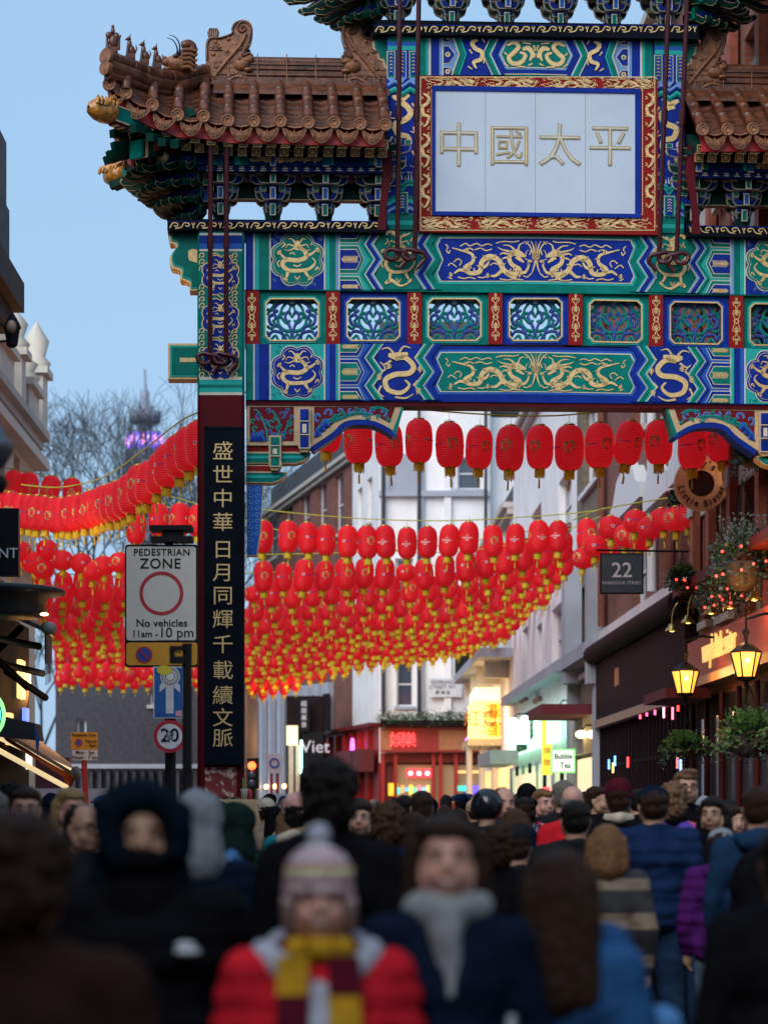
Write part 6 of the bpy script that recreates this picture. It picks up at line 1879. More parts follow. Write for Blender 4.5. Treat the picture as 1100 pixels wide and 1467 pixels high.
b = MB(); wbox(b, 214, 275, 752, 759, Y - .06, .3, M_SBLK); wbox(b, 232, 262, 758, 776, Y - .02, .2, M_SBLK); wbox(b, 216, 276, 768, 776, Y - .05, .2, M_SBLK); chi(b.build('sign_lamp'), ps)
# blue arrow sign and 20 roundel on the next post
Y2 = 24.4; k2 = Y2 / F
ar = empty('one_way_sign', tuple(P(243, 1165, Y2))[:2] + (0,), 0, 'blue one way arrow plate with stickers above the speed roundel', 'sign')
b = MB(); wbox(b, 220, 263, 955, 1029, Y2, .02, mat('sign_white_edge', (.6, .62, .66), .4)); chi(b.build('sign_back'), ar)
b = MB(); wbox(b, 221.5, 261.5, 956.5, 1027.5, Y2 - .004, .003, M_SBLU); chi(b.build('blue_face'), ar)
b = MB(); q = [P(x, y, Y2 - .006) for x, y in ((238, 1022), (238, 984), (229, 992), (229, 982), (243, 965), (258, 982), (258, 992), (249, 984), (249, 1022))]
b.face([tuple(p) for p in q], mat('sign_white_edge', (.6, .62, .66), .4)); chi(b.build('arrow'), ar)
b = MB(); c_ = P(244, 969, Y2 - .008); b.face([(c_.x + 14 * k2 * math.cos(a), c_.y, c_.z + 14 * k2 * math.sin(a)) for a in [2 * PI * i / 24 for i in range(24)]], mat('sticker_white', (.65, .65, .62), .6)); ring_(b, c_, 11 * k2, 12.2 * k2, c_.y - .001, M_SBLK, 24); ring_(b, c_, 6 * k2, 7 * k2, c_.y - .001, M_SBLK, 20)
for i in range(16):
    a = i * PI / 8; b.ribbon([(c_.x + 8.5 * k2 * math.cos(a), c_.z + 8.5 * k2 * math.sin(a)), (c_.x + 10 * k2 * math.cos(a + .1), c_.z + 10 * k2 * math.sin(a + .1))], 1.4 * k2, c_.y - .0012, M_SBLK)
chi(b.build('round_sticker'), ar)
b = MB(); c_ = P(236, 960, Y2 - .012); b.face([(c_.x + 11 * k2 * math.cos(a), c_.y, c_.z + 7 * k2 * math.sin(a)) for a in [2 * PI * i / 20 for i in range(20)]], mat('sticker_yellow', (.62, .5, .03), .6)); chi(b.build('yellow_sticker'), ar)
b = MB(); q = [P(x, y, Y2 - .008) for x, y in ((252, 1018), (261, 1018), (261, 1026), (252, 1026))]; b.face([tuple(p) for p in q], mat('sticker_pink', (.6, .3, .34), .6)); chi(b.build('small_sticker'), ar)
b = MB(); c_ = P(246, 1165, Y2); b.tube([(c_.x, Y2 + .07, 0), (c_.x, Y2 + .07, zat(960, Y2))], .038, M_SBLK, 12); chi(b.build('post'), ar)
b = MB(); c_ = P(244, 1055, Y2)
b.lathe([(0, 0), (23.5 * k2, 0), (23.5 * k2, .02), (0, .02)], M_SRED, 32, c=(c_.x, Y2 - .03, c_.z), axis='y', smooth=False)
sp_ = b.build('speed_limit_sign'); tag(sp_, 'round red bordered twenty speed sign covered with a sticker', 'sign')
b = MB(); b.face([(c_.x + 18 * k2 * math.cos(a), Y2 - .034, c_.z + 18 * k2 * math.sin(a)) for a in [2 * PI * i / 32 for i in range(32)]], mat('sign_white_edge', (.6, .62, .66), .4)); b.build('white_face', sp_)
text('numerals', '20', 27 * k2, M_SBLK, sp_, (c_.x, Y2 - .037, c_.z + .005), depth=.002, offset=.003)
b = MB()
for i in range(60):
    x, y = c_.x + random.gauss(-.005, .03), c_.z + random.gauss(0, .04); b.ribbon([(x, y), (x + random.uniform(-.02, .02), y + random.uniform(-.02, .02))], .006, Y2 - .04, M_SBLK if i % 2 else mat('sticker_white', (.65, .65, .62), .6))
b.build('scribbled_sticker', sp_)
# blurred nearer black post with clamp
b = MB(); c_ = P(268.5, 1165, 17); b.tube([(c_.x, 17, 0), (c_.x, 17, zat(925, 17))], .034, M_SBLK, 12); b.tube([(c_.x, 17, zat(925, 17)), (c_.x, 17, zat(922, 17))], .037, M_SBLK, 12)
np_ = b.build('black_post'); tag(np_, 'plain black post standing in front of the arrow sign', 'post')
b = MB(); wbox(b, 243, 266, 925, 931, 16.95, .1, M_SBLK); wbox(b, 243, 266, 940, 950, 16.95, .1, M_SBLK); wbox(b, 243, 250, 925, 950, 16.96, .08, M_SBLK); b.build('clamp', np_)
# small amber sign on red pole further back
Y3 = 50
sm = empty('small_zone_sign', tuple(P(122, 1165, Y3))[:2] + (0,), 0, 'small amber and white parking notice on a red post at the left', 'sign')
b = MB(); wbox(b, 102, 140, 1049, 1074, Y3, .04, M_SYEL); chi(b.build('amber_panel'), sm)
b = MB(); wbox(b, 104, 140, 1074.5, 1089, Y3, .04, mat('sign_white_edge', (.6, .62, .66), .4)); chi(b.build('white_panel'), sm)
b = MB(); c_ = P(113, 1064, Y3 - .02); b.face([(c_.x + .075 * math.cos(a), c_.y, c_.z + .075 * math.sin(a)) for a in [2 * PI * i / 16 for i in range(16)]], mat('roundel_blue', (.02, .05, .32), .4)); ring_(b, c_, .06, .08, c_.y - .004, M_SRED, 16); chi(b.build('roundel'), sm)
for t, x, y, s_ in (('Pedestrian Zone', 121, 1053, .075), ('Noon', 131, 1062, .10), ('- 7am', 131, 1068, .10), ('Mon - Sat', 122, 1078, .10), ('Noon - 7 am', 122, 1085, .10)):
    chi(text('sign_lettering', t, s_, M_SBLK, None, tuple(P(x, y, Y3 - .03)), depth=.004, offset=.002), sm)
b = MB(); b.tube([tuple(P(129, 1250, Y3 + .1))[:2] + (0,), tuple(P(121, 1089, Y3 + .1))], .06, mat('red_post_paint', (.40, .015, .02), .45), 10); chi(b.build('post'), sm)
# traffic light and speed board
tl = empty('traffic_light', tuple(P(362, 1165, 58))[:2] + (0,), 0, 'traffic light showing red beside the gate column', 'traffic light')
b = MB(); wbox(b, 354, 371, 1086, 1130, 58, .25, M_SBLK); c_ = P(362.5, 1165, 58); b.tube([(c_.x, 58.15, 0), (c_.x, 58.15, zat(1110, 58))], .06, M_SBLK, 8); chi(b.build('housing'), tl)
b = MB(); b.ell(tuple(P(361, 1097, 57.98)), (.10, .04, .10), glow('signal_red', (1, .08, .02), 6), 12, 8); chi(b.build('red_lens'), tl)
for py in (1110, 1122):
    b = MB(); b.ell(tuple(P(361, py, 57.98)), (.09, .03, .09), M_GLASS, 12, 8); chi(b.build('dark_lens'), tl)
bz = empty('street_board', tuple(P(393, 1165, 62))[:2] + (0,), 0, 'pale board with blue ring on two red legs behind the traffic light', 'sign')
b = MB(); wbox(b, 383, 403, 1080, 1108, 62, .04, mat('board_pinkish', (.5, .42, .48), .5)); c_ = P(393, 1093, 61.97); ring_(b, c_, .09, .13, c_.y, mat('roundel_blue', (.02, .05, .32), .4)); chi(b.build('board'), bz)
for px in (389, 398):
    b = MB(); c_ = P(px, 1165, 62.1); b.tube([(c_.x, 62.1, 0), (c_.x, 62.1, zat(1108, 62))], .04, mat('red_post_paint', (.40, .015, .02), .45), 8); chi(b.build('leg'), bz)
# cup and can on the pedestal
zp = zt_ped = 1.65 + (HZ - 1145) / F * 30.15
c_ = P(350, 1145, 30.3)
b = MB(); b.lathe([(0, 0), (.036, 0), (.048, .125), (.050, .13), (.046, .13), (0, .12)], mat('paper_cup', (.62, .60, .52), .6), 16, c=(c_.x, 30.3, zp)); cu = b.build('paper_cup'); tag(cu, 'white paper cup with a green straw left on the pedestal', 'cup')
b = MB(); b.tube([(c_.x - .01, 30.3, zp + .05), (c_.x - .015, 30.3, zp + .27)], .006, mat('green_straw', (.1, .45, .08), .5), 6); b.build('straw', cu)
c_ = P(358, 1145, 30.45)
b = MB(); b.lathe([(0, 0), (.03, 0), (.033, .01), (.033, .105), (.028, .118), (0, .118)], mat('red_can', (.45, .03, .04), .35, metal=.3), 14, c=(c_.x, 30.45, zp)); ca = b.build('drinks_can'); tag(ca, 'red drinks can beside the paper cup', 'can')

# ================================================================ things hung on the right side
M_LAMPG = glow('lamp_amber_glass', (1.0, .42, .06), 1.5)
def pub_lamp(px, py, Y, sc, label):
    r = empty('pub_lantern', tuple(P(px, py, Y)), 0, label, 'lamp', 'amber glazed pub lanterns')
    b = MB()
    for a in range(4):
        pass
    b.lathe([(0, .30 * sc), (.03 * sc, .29 * sc), (.05 * sc, .24 * sc), (.03 * sc, .20 * sc), (.02 * sc, .12 * sc), (.10 * sc, .08 * sc), (.20 * sc, .0), (.21 * sc, -.02 * sc)], M_DKMET, 6, smooth=False); b.build('lamp_cap', r)
    b = MB(); b.lathe([(.19 * sc, -.021 * sc), (.11 * sc, -.33 * sc), (0, -.33 * sc)], M_LAMPG, 6, smooth=False); b.build('lamp_glass', r)
    b = MB(); b.ell((0, -.13 * sc, -.12 * sc), (.035 * sc, .02, .035 * sc), glow('lamp_core', (1, .8, .35), 8), 8, 6); b.build('bulb', r)
    for i in range(6):
        a = 2 * PI * i / 6; b = MB(); b.tube([(.20 * sc * math.cos(a), .20 * sc * math.sin(a), -.02 * sc), (.12 * sc * math.cos(a), .12 * sc * math.sin(a), -.34 * sc)], .012 * sc, M_DKMET, 5); b.build('lamp_bar', r)
    b = MB(); b.lathe([(.12 * sc, -.33 * sc), (.12 * sc, -.36 * sc), (.03 * sc, -.40 * sc), (.02, -.46 * sc), (0, -.47 * sc)], M_DKMET, 8)
    b.tube([(0, 0, .28 * sc), (0, 0, .42 * sc), (.25, .1, .5 * sc), (.8, .2, .45 * sc)], .018, M_DKMET, 6); b.build('bracket', r)
    return r
pub_lamp(981, 960, 35.0, 1.0, 'amber glazed pub lantern nearer the dark pub front')
pub_lamp(1068, 933, 29.9, .95, 'amber glazed pub lantern in front of the red fascia')
lampL = []
for px, py, Y, e, c in ((981, 965, 34.7, 16, (1, .5, .15)), (1068, 940, 29.6, 16, (1, .5, .15)), (1056, 862, 30.6, 60, (1, .48, .14))):
    ld = bpy.data.lights.new('lamp_light', 'POINT'); ld.energy = e; ld.color = c; ld.shadow_soft_size = .15
    lo_ = bpy.data.objects.new('lamp_light', ld); C.objects.link(lo_); lo_.location = P(px, py, Y)
# brass swan neck lamps over the fascia
M_BRASS = mat('brass', (.55, .38, .12), .25, metal=.9, var=.15)
for i, (px, py, Y) in enumerate(((962, 896, 38.2), (985, 884, 36.8), (1018, 870, 34.8), (1045, 862, 33.3), (1080, 850, 31.6))):
    r = empty('brass_lamp', tuple(P(px, py, Y)), 0, ['brass swan neck lamp furthest left over the pub fascia', 'second brass swan neck lamp from the left', 'middle brass swan neck lamp over the pub fascia', 'fourth brass swan neck lamp from the left', 'brass swan neck lamp at the right edge'][i], 'lamp', 'brass lamps over the pub fascia')
    b = MB(); b.tube(spline([(0, 0, 0), (.02, 0, .22), (.12, 0, .38), (.28, .05, .36), (.36, .1, .2)], 5), .014, M_BRASS, 8); b.build('swan_neck', r)
    b = MB(); b.lathe([(.02, .03), (.05, .02), (.06, -.02), (.10, -.06), (.115, -.09), (.105, -.095), (.06, -.05), (0, -.04)], M_BRASS, 16); b.build('lamp_shade', r)
    b = MB(); b.ell((0, 0, -.07), (.05, .05, .035), glow('yellow_bulb', (1, .75, .2), 2.5), 8, 5); b.build('bulb', r)
# round hanging sign
r = empty('round_pub_sign', tuple(P(1004, 693, 35.2)), R(-4), "round tan sign lettered waxy's little sister with a dark centre", 'sign')
M_TANS = mat('sign_tan_board', (.70, .58, .38), .6, var=.15, scale=6)
b = MB(); b.lathe([(.19, -.03), (.39, -.03), (.40, -.02), (.40, .03), (.19, .03), (.19, -.03)], M_TANS, 40, axis='y', smooth=False); b.build('board_ring', r)
b = MB(); b.lathe([(0, -.0), (.19, -.0), (.19, .02), (0, .02)], mat('sign_dark_centre', (.03, .015, .02), .3, var=.5, scale=8), 30, axis='y', smooth=False); b.build('dark_centre', r)
M_LETB = mat('sign_brown_letters', (.03, .02, .015), .6)
def arc_text(txt, R_, a0, a1, size, top):
    n = len(txt)
    for i, ch in enumerate(txt):
        if ch == ' ': continue
        a = R(a0 + (a1 - a0) * i / (n - 1))
        x, z = R_ * math.cos(a), R_ * math.sin(a)
        ry = (PI / 2 - a) if top else (-PI / 2 - a)
        inst('letter', text_mesh(ch, size, M_LETB, depth=.01, offset=.002), r, (x, -.037, z), (0, ry, 0))
arc_text("Waxy's", .29, 128, 52, .15, True)
arc_text("Little Sister", .30, -168, -14, .13, False)
b = MB(); b.tube([(-.1, 0, .46), (1.2, .3, .46)], .02, M_DKMET, 8); b.tube([(0, 0, .40), (0, 0, .47)], .012, M_DKMET, 6); b.build('bracket', r)
b = MB(); b.ell((.42, -.12, .30), (.035, .035, .03), glow('sign_bulb', (1, .6, .2), 5), 8, 6); b.tube([(.42, -.12, .33), (.42, -.05, .46)], .01, M_DKMET, 5); b.build('sign_bulb', r)
ld = bpy.data.lights.new('sign_light', 'POINT'); ld.energy = 7; ld.color = (1, .6, .22); ld.shadow_soft_size = .06
lo_ = bpy.data.objects.new('sign_light', ld); C.objects.link(lo_); lo_.location = r.location + Vector((.45, -.35, .35))
# 22 sign
r = empty('house_number_sign', tuple(P(890, 822, 38.5)), 0, 'dark square hanging sign reading 22 Wardour Street', 'sign')
k_ = 38.5 / F
b = MB(); b.box(-31 * k_, 31 * k_, -.03, .03, -29 * k_, 29 * k_, M_SBLK); b.build('sign_board', r)
b = MB(); b.box(-29 * k_, 29 * k_, -.036, -.031, -27 * k_, 27 * k_, mat('slate_grey_face', (.05, .075, .10), .5)); b.build('sign_face', r)
mw_ = mat('pale_letters', (.7, .7, .75), .5)
text('numerals', '22', 30 * k_, mw_, r, (0, -.04, 4 * k_), depth=.004, offset=.003); text('sign_lettering', 'WARDOUR STREET', 6.2 * k_, mw_, r, (0, -.04, -13.5 * k_), depth=.003, sp=1.05)
b = MB(); b.tube([(-.4, 0, 34 * k_), (1.6, .3, 34 * k_)], .016, M_DKMET, 6); b.build('bracket', r)
# bubble tea sign
r = empty('bubble_tea_sign', tuple(P(806, 1090, 56)), 0, 'lit white Bubble Tea sign edged in green', 'sign'); k_ = 56 / F
b = MB(); b.box(-17 * k_, 17 * k_, -.1, .1, -17 * k_, 17 * k_, glow('green_edge', (.25, .9, .25), .9)); b.build('sign_box', r)
b = MB(); b.box(-15 * k_, 15 * k_, -.11, -.101, -15 * k_, 15 * k_, glow('white_lit_face', (.75, .95, .8), .95)); b.build('sign_face', r)
text('sign_lettering', 'Bubble', 11 * k_, M_SBLK, r, (0, -.115, 6 * k_), depth=.004, offset=.004, sx=.85); text('sign_lettering', 'Tea', 12 * k_, M_SBLK, r, (3 * k_, -.115, -7 * k_), depth=.004, offset=.004, sx=.85)
r = empty('yellow_banner_sign', tuple(P(783, 1068, 62)), 0, 'tall yellow vertical sign beside the restaurant', 'sign'); k_ = 62 / F
b = MB(); b.box(-7 * k_, 7 * k_, -.08, .08, -42 * k_, 42 * k_, glow('yellow_sign', (.9, .75, .05), .7)); b.build('sign_box', r)
for i, ch in enumerate('香港燒臘'): text('character', ch, 11 * k_, mat('sign_red', (.42, .015, .03), .4), r, (0, -.09, (26 - i * 17) * k_), depth=.004)
r = empty('white_lit_sign', tuple(P(741, 1049, 66)), 0, 'bright blue white projecting sign of the restaurant', 'sign'); k_ = 66 / F
b = MB(); b.box(-17 * k_, 17 * k_, -.08, .08, -17 * k_, 17 * k_, glow('cyan_white_sign', (.7, 1, .98), 1.6)); b.build('sign_box', r)
text('sign_lettering', 'HUNAN HOUSE', 4 * k_, M_SBLK, r, (0, -.09, -13 * k_), depth=.004)
r = empty('white_lit_sign', tuple(P(806, 1040, 62)), 0, 'plain glowing white green sign above the bubble tea sign', 'sign'); k_ = 62 / F
b = MB(); b.box(-15 * k_, 16 * k_, -.08, .08, -18 * k_, 20 * k_, glow('pale_green_sign', (.65, .95, .85), 1.0)); b.build('sign_box', r)
for i, (px, py, Y) in enumerate(((735, 1033, 68), (752, 1030, 66), (768, 1028, 64), (800, 1015, 60), (848, 1052, 53), (855, 1049, 52.5), (832, 1052, 54))):
    b = MB(); b.ell((0, 0, 0), (.13, .13, .09), glow('shop_lamp_g' if i < 4 else 'shop_lamp_w', (.7, 1, .85) if i < 4 else (1, .75, .35), 6), 8, 6)
    b.tube([(0, 0, .05), (.1, 0, .2), (.6, 0, .22)], .02, M_DKMET, 5)
    o = b.build('shop_spotlight', loc=tuple(P(px, py, Y))); tag(o, ['green tinted shop spotlight, first from the left', 'green tinted shop spotlight, second from the left', 'green tinted shop spotlight, third from the left', 'green tinted shop spotlight above the yellow sign', 'warm shop spotlight, middle of three under the maroon canopy', 'warm shop spotlight, right of three under the maroon canopy', 'warm shop spotlight, left of three under the maroon canopy'][i], 'lamp', 'shop spotlights')
# greenery: hanging baskets and window boxes
M_LEAF = mat('dark_leaf', (.020, .055, .020), .6, var=.4, scale=9)
M_LEAF2 = mat('grey_green_leaf', (.09, .13, .12), .6, var=.3, scale=9)
M_LEAF3 = mat('bright_leaf', (.04, .13, .02), .6, var=.3, scale=9)
def ROUT(px, out): return (5.78 - out) / ((px - CX) / F + .0208)
def plant(px, py, Y, rx, rz, label, seed, n=500, top=None, lights=0, basket=True):
    rnd = random.Random(seed)
    r = empty('hanging_basket', tuple(P(px, py, Y)), 0, label, 'plant')
    b = MB()
    for i in range(n):
        a, t = rnd.uniform(0, 2 * PI), rnd.uniform(-.6, 1)
        rr = rnd.uniform(.45, 1.08)
        c = Vector((rx * rr * math.cos(a) * math.sqrt(1 - min(1, t * t) * .8), rx * .8 * rr * math.sin(a) * math.sqrt(1 - min(1, t * t) * .8), rz * rr * t))
        if rnd.random() < .15: c.z -= rz * .5; c.x *= 1.1
        d = (c.normalized() + Vector((rnd.uniform(-1, 1), rnd.uniform(-1, 1), rnd.uniform(-.5, 1))) * .7).normalized(); s_ = rnd.uniform(.03, .075)
        sd = d.orthogonal().normalized() * s_ * .3
        m = M_LEAF if rnd.random() < .7 else (M_LEAF2 if top != 'green' else M_LEAF3)
        b.add([c - sd, c + d * s_ * .5 - sd * 1.4 + Vector((0, 0, .006)), c + d * s_, c + d * s_ * .5 + sd * 1.4 + Vector((0, 0, .006)), c + sd], [(0, 1, 2, 3, 4)], m)
    for i in range(16):
        a = rnd.uniform(0, 2 * PI); c = Vector((rx * .8 * math.cos(a), rx * .7 * math.sin(a), -rz * .1)); L_ = rnd.uniform(.6, 1.7) * rz
        for j in range(10):
            c = c + Vector((math.cos(a) * .012 + rnd.uniform(-.012, .012), math.sin(a) * .012, -L_ / 10)); s_ = rnd.uniform(.03, .055); d = Vector((rnd.uniform(-1, 1), rnd.uniform(-1, 1), rnd.uniform(-1, .3))).normalized(); sd = d.orthogonal().normalized() * s_ * .35
            b.add([c - sd * .4, c + d * s_ * .5 + sd, c + d * s_, c + d * s_ * .5 - sd], [(0, 1, 2, 3)], M_LEAF if j % 3 else M_LEAF2)
    if top:
        for i in range(90):
            a = rnd.uniform(0, 2 * PI); q = rnd.uniform(0, .6)
            c = Vector((rx * q * math.cos(a), rx * q * math.sin(a), rz * .5)); h = rnd.uniform(.5, 1.15) * rz
            d = Vector((q * math.cos(a) * .8, q * math.sin(a) * .8, 1)).normalized()
            for j in range(6):
                c2 = c + d * h * j / 6; s_ = .045; sd = Vector((rnd.uniform(-1, 1), rnd.uniform(-1, 1), .5)).normalized() * s_
                b.add([c2, c2 + sd + Vector((0, 0, .01)), c2 + d * s_ * .8], [(0, 1, 2)], M_LEAF3 if top == 'green' else M_LEAF2)
    b.build('foliage', r, kind='stuff')
    if basket:
        b = MB(); b.lathe([(rx * .55, -.0), (rx * .62, -.02), (rx * .5, -rz * .7), (rx * .2, -rz * .9), (0, -rz * .92)], mat('basket_fibre', (.05, .03, .02), .9), 12); b.build('basket', r)
        b = MB()
        for a in (0, 2.1, 4.2): b.tube([(rx * .6 * math.cos(a), rx * .6 * math.sin(a), 0), (0, 0, rz * 2.6)], .006, M_DKMET, 4)
        b.build('chains', r)
    for i in range(lights):
        b = MB(); b.ell((rnd.uniform(-rx, rx), -rx * .85, rnd.uniform(-rz, rz * .4)), (.02, .02, .02), glow('fairy_red', (1, .05, .04), 3.5), 6, 4); b.build('fairy_light', r)
plant(1062, 805, 31.4, .40, .42, 'large grey green hanging basket above the brass lamps', 1, 900, 'grey', 8)
plant(977, 832, 36.5, .22, .17, 'hanging basket with a tuft of bright leaves right of the number sign', 2, 400, 'green', 4)
plant(983, 1072, 35.2, .36, .17, 'wide hanging basket under the left pub lantern', 3, 600, 'green', 0)
plant(1072, 1058, 30.0, .40, .26, 'full hanging basket with grey leaves under the right pub lantern', 4, 800, 'green', 0)
plant(1074, 655, 31.5, .20, .16, 'hanging basket half hidden behind the gate bracket', 5, 350, None, 0)
plant(972, 712, 37.0, .14, .12, 'small basket left of the round sign', 6, 200, None, 0)
plant(1030, 850, 33.4, .30, .22, 'ivy with red fairy lights trailing over the pub fascia', 8, 500, None, 8, False)
ld = bpy.data.lights.new('fairy_glow', 'POINT'); ld.energy = 8; ld.color = (1, .06, .03); ld.shadow_soft_size = .1
lo_ = bpy.data.objects.new('fairy_glow', ld); C.objects.link(lo_); lo_.location = P(1025, 838, 32.8)
bxp = None
pr = empty('roof_planting', tuple(P(620, 1032, 95)), 0, 'row of clipped shrubs along the roof edge of the red shop', 'plant')
rnd = random.Random(3)
for i in range(13):
    px = 548 + i * 12; c0 = P(px, 1030, 94.9) - pr.location
    b = MB()
    for k in range(160):
        c = c0 + Vector((rnd.gauss(0, .14), rnd.gauss(0, .12), rnd.gauss(.02, .13))); s_ = rnd.uniform(.05, .1); d = Vector((rnd.uniform(-1, 1), rnd.uniform(-1, 1), rnd.uniform(-.3, 1))).normalized(); sd = d.orthogonal().normalized() * s_ * .4
        b.add([c - sd, c + d * s_, c + sd], [(0, 1, 2)], M_LEAF if k % 3 else M_LEAF3)
    b.build('shrub', pr)
b = MB(); a, c = P(545, 1040, 95), P(702, 1028, 95); b.box(a.x - pr.location.x, c.x - pr.location.x, -.15, .2, a.z - pr.location.z, c.z - pr.location.z - .1, M_DKWOOD); b.build('planter', pr)
for (px, py, Y, e, c) in ((40, 985, 36, 120, (1, .42, .10)), (100, 800, 40.5, 26, (1, .45, .08)), (40, 800, 41.5, 30, (1, .45, .08)), (400, 1010, 84, 160, (1, .4, .1)), (90, 1020, 42, 200, (1, .45, .12)), (700, 1035, 81, 160, (1, .6, .2)), (420, 1060, 92, 220, (1, .45, .18)), (350, 1130, 33, 35, (1, .5, .2))):
    ld = bpy.data.lights.new('shop_light', 'POINT'); ld.energy = e; ld.color = c; ld.shadow_soft_size = .3
    lo_ = bpy.data.objects.new('shop_light', ld); C.objects.link(lo_); lo_.location = P(px, py, Y)
# ================================================================ paper lanterns
def lantern_red():
    m = bpy.data.materials.new('red_lantern_cloth'); m.use_nodes = True
    n, l = m.node_tree.nodes, m.node_tree.links
    b = n['Principled BSDF']; b.inputs['Roughness'].default_value = .45; b.inputs['Specular IOR Level'].default_value = .35
    tc = n.new('ShaderNodeTexCoord'); oi = n.new('ShaderNodeObjectInfo')
    cr = n.new('ShaderNodeValToRGB'); cr.color_ramp.elements[0].color = (.62, .008, .022, 1); cr.color_ramp.elements[1].color = (.80, .020, .030, 1)
    l.new(oi.outputs['Random'], cr.inputs[0])
    no = n.new('ShaderNodeTexNoise'); no.inputs['Scale'].default_value = 3; no.inputs['Detail'].default_value = 4
    l.new(tc.outputs['Object'], no.inputs['Vector'])
    mr = n.new('ShaderNodeMapRange'); mr.inputs['To Min'].default_value = .72; mr.inputs['To Max'].default_value = 1.15; l.new(no.outputs[0], mr.inputs[0])
    mx = n.new('ShaderNodeMixRGB'); mx.blend_type = 'MULTIPLY'; mx.inputs[0].default_value = 1; l.new(cr.outputs[0], mx.inputs[1]); l.new(mr.outputs[0], mx.inputs[2])
    l.new(mx.outputs[0], b.inputs['Base Color'])
    wv = n.new('ShaderNodeTexWave'); wv.bands_direction = 'Z'; wv.inputs['Scale'].default_value = 9.5; wv.inputs['Distortion'].default_value = .3
    l.new(tc.outputs['Object'], wv.inputs['Vector'])
    b.inputs['Emission Color'].default_value = (1, .022, .038, 1); b.inputs['Emission Strength'].default_value = .30  # weak red glow added to brighten the cloth; no bulb is modelled
    bp = n.new('ShaderNodeBump'); bp.inputs['Strength'].default_value = .9; bp.inputs['Distance'].default_value = .008; l.new(wv.outputs[0], bp.inputs['Height']); l.new(bp.outputs[0], b.inputs['Normal'])
    tr = n.new('ShaderNodeBsdfTranslucent'); l.new(mx.outputs[0], tr.inputs[0]); l.new(bp.outputs[0], tr.inputs['Normal'])
    ms = n.new('ShaderNodeMixShader'); ms.inputs[0].default_value = .45; l.new(b.outputs[0], ms.inputs[1]); l.new(tr.outputs[0], ms.inputs[2])
    l.new(ms.outputs[0], n['Material Output'].inputs[0])
    return m
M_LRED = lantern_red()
M_LGOLD = mat('lantern_gold_rim', (.55, .33, .05), .3, metal=.8, var=.2, scale=30)
M_FRINGE = mat('yellow_fringe', (.85, .62, .03), .7, var=.3, scale=60, trans=.3)
M_EMB = mat('emblem_gold_print', (.66, .38, .10), .5, var=.4, scale=60)
M_EMB2 = mat('emblem_teal_print', (.09, .13, .16), .5, var=.3, scale=60)
M_EMBW = mat('emblem_white_print', (.75, .62, .62), .5)
M_EMBV = mat('emblem_violet_print', (.16, .03, .22), .5)
def prof_oblong(z):      # radius at height z, body -.31 .. .31
    t = abs(z) / .31
    return .075 + .125 * (1 - t ** 3.4) ** .55 if t < 1 else .075
def prof_round(z):
    t = abs(z) / .19
    return .06 + .16 * math.sqrt(max(0, 1 - t * t))
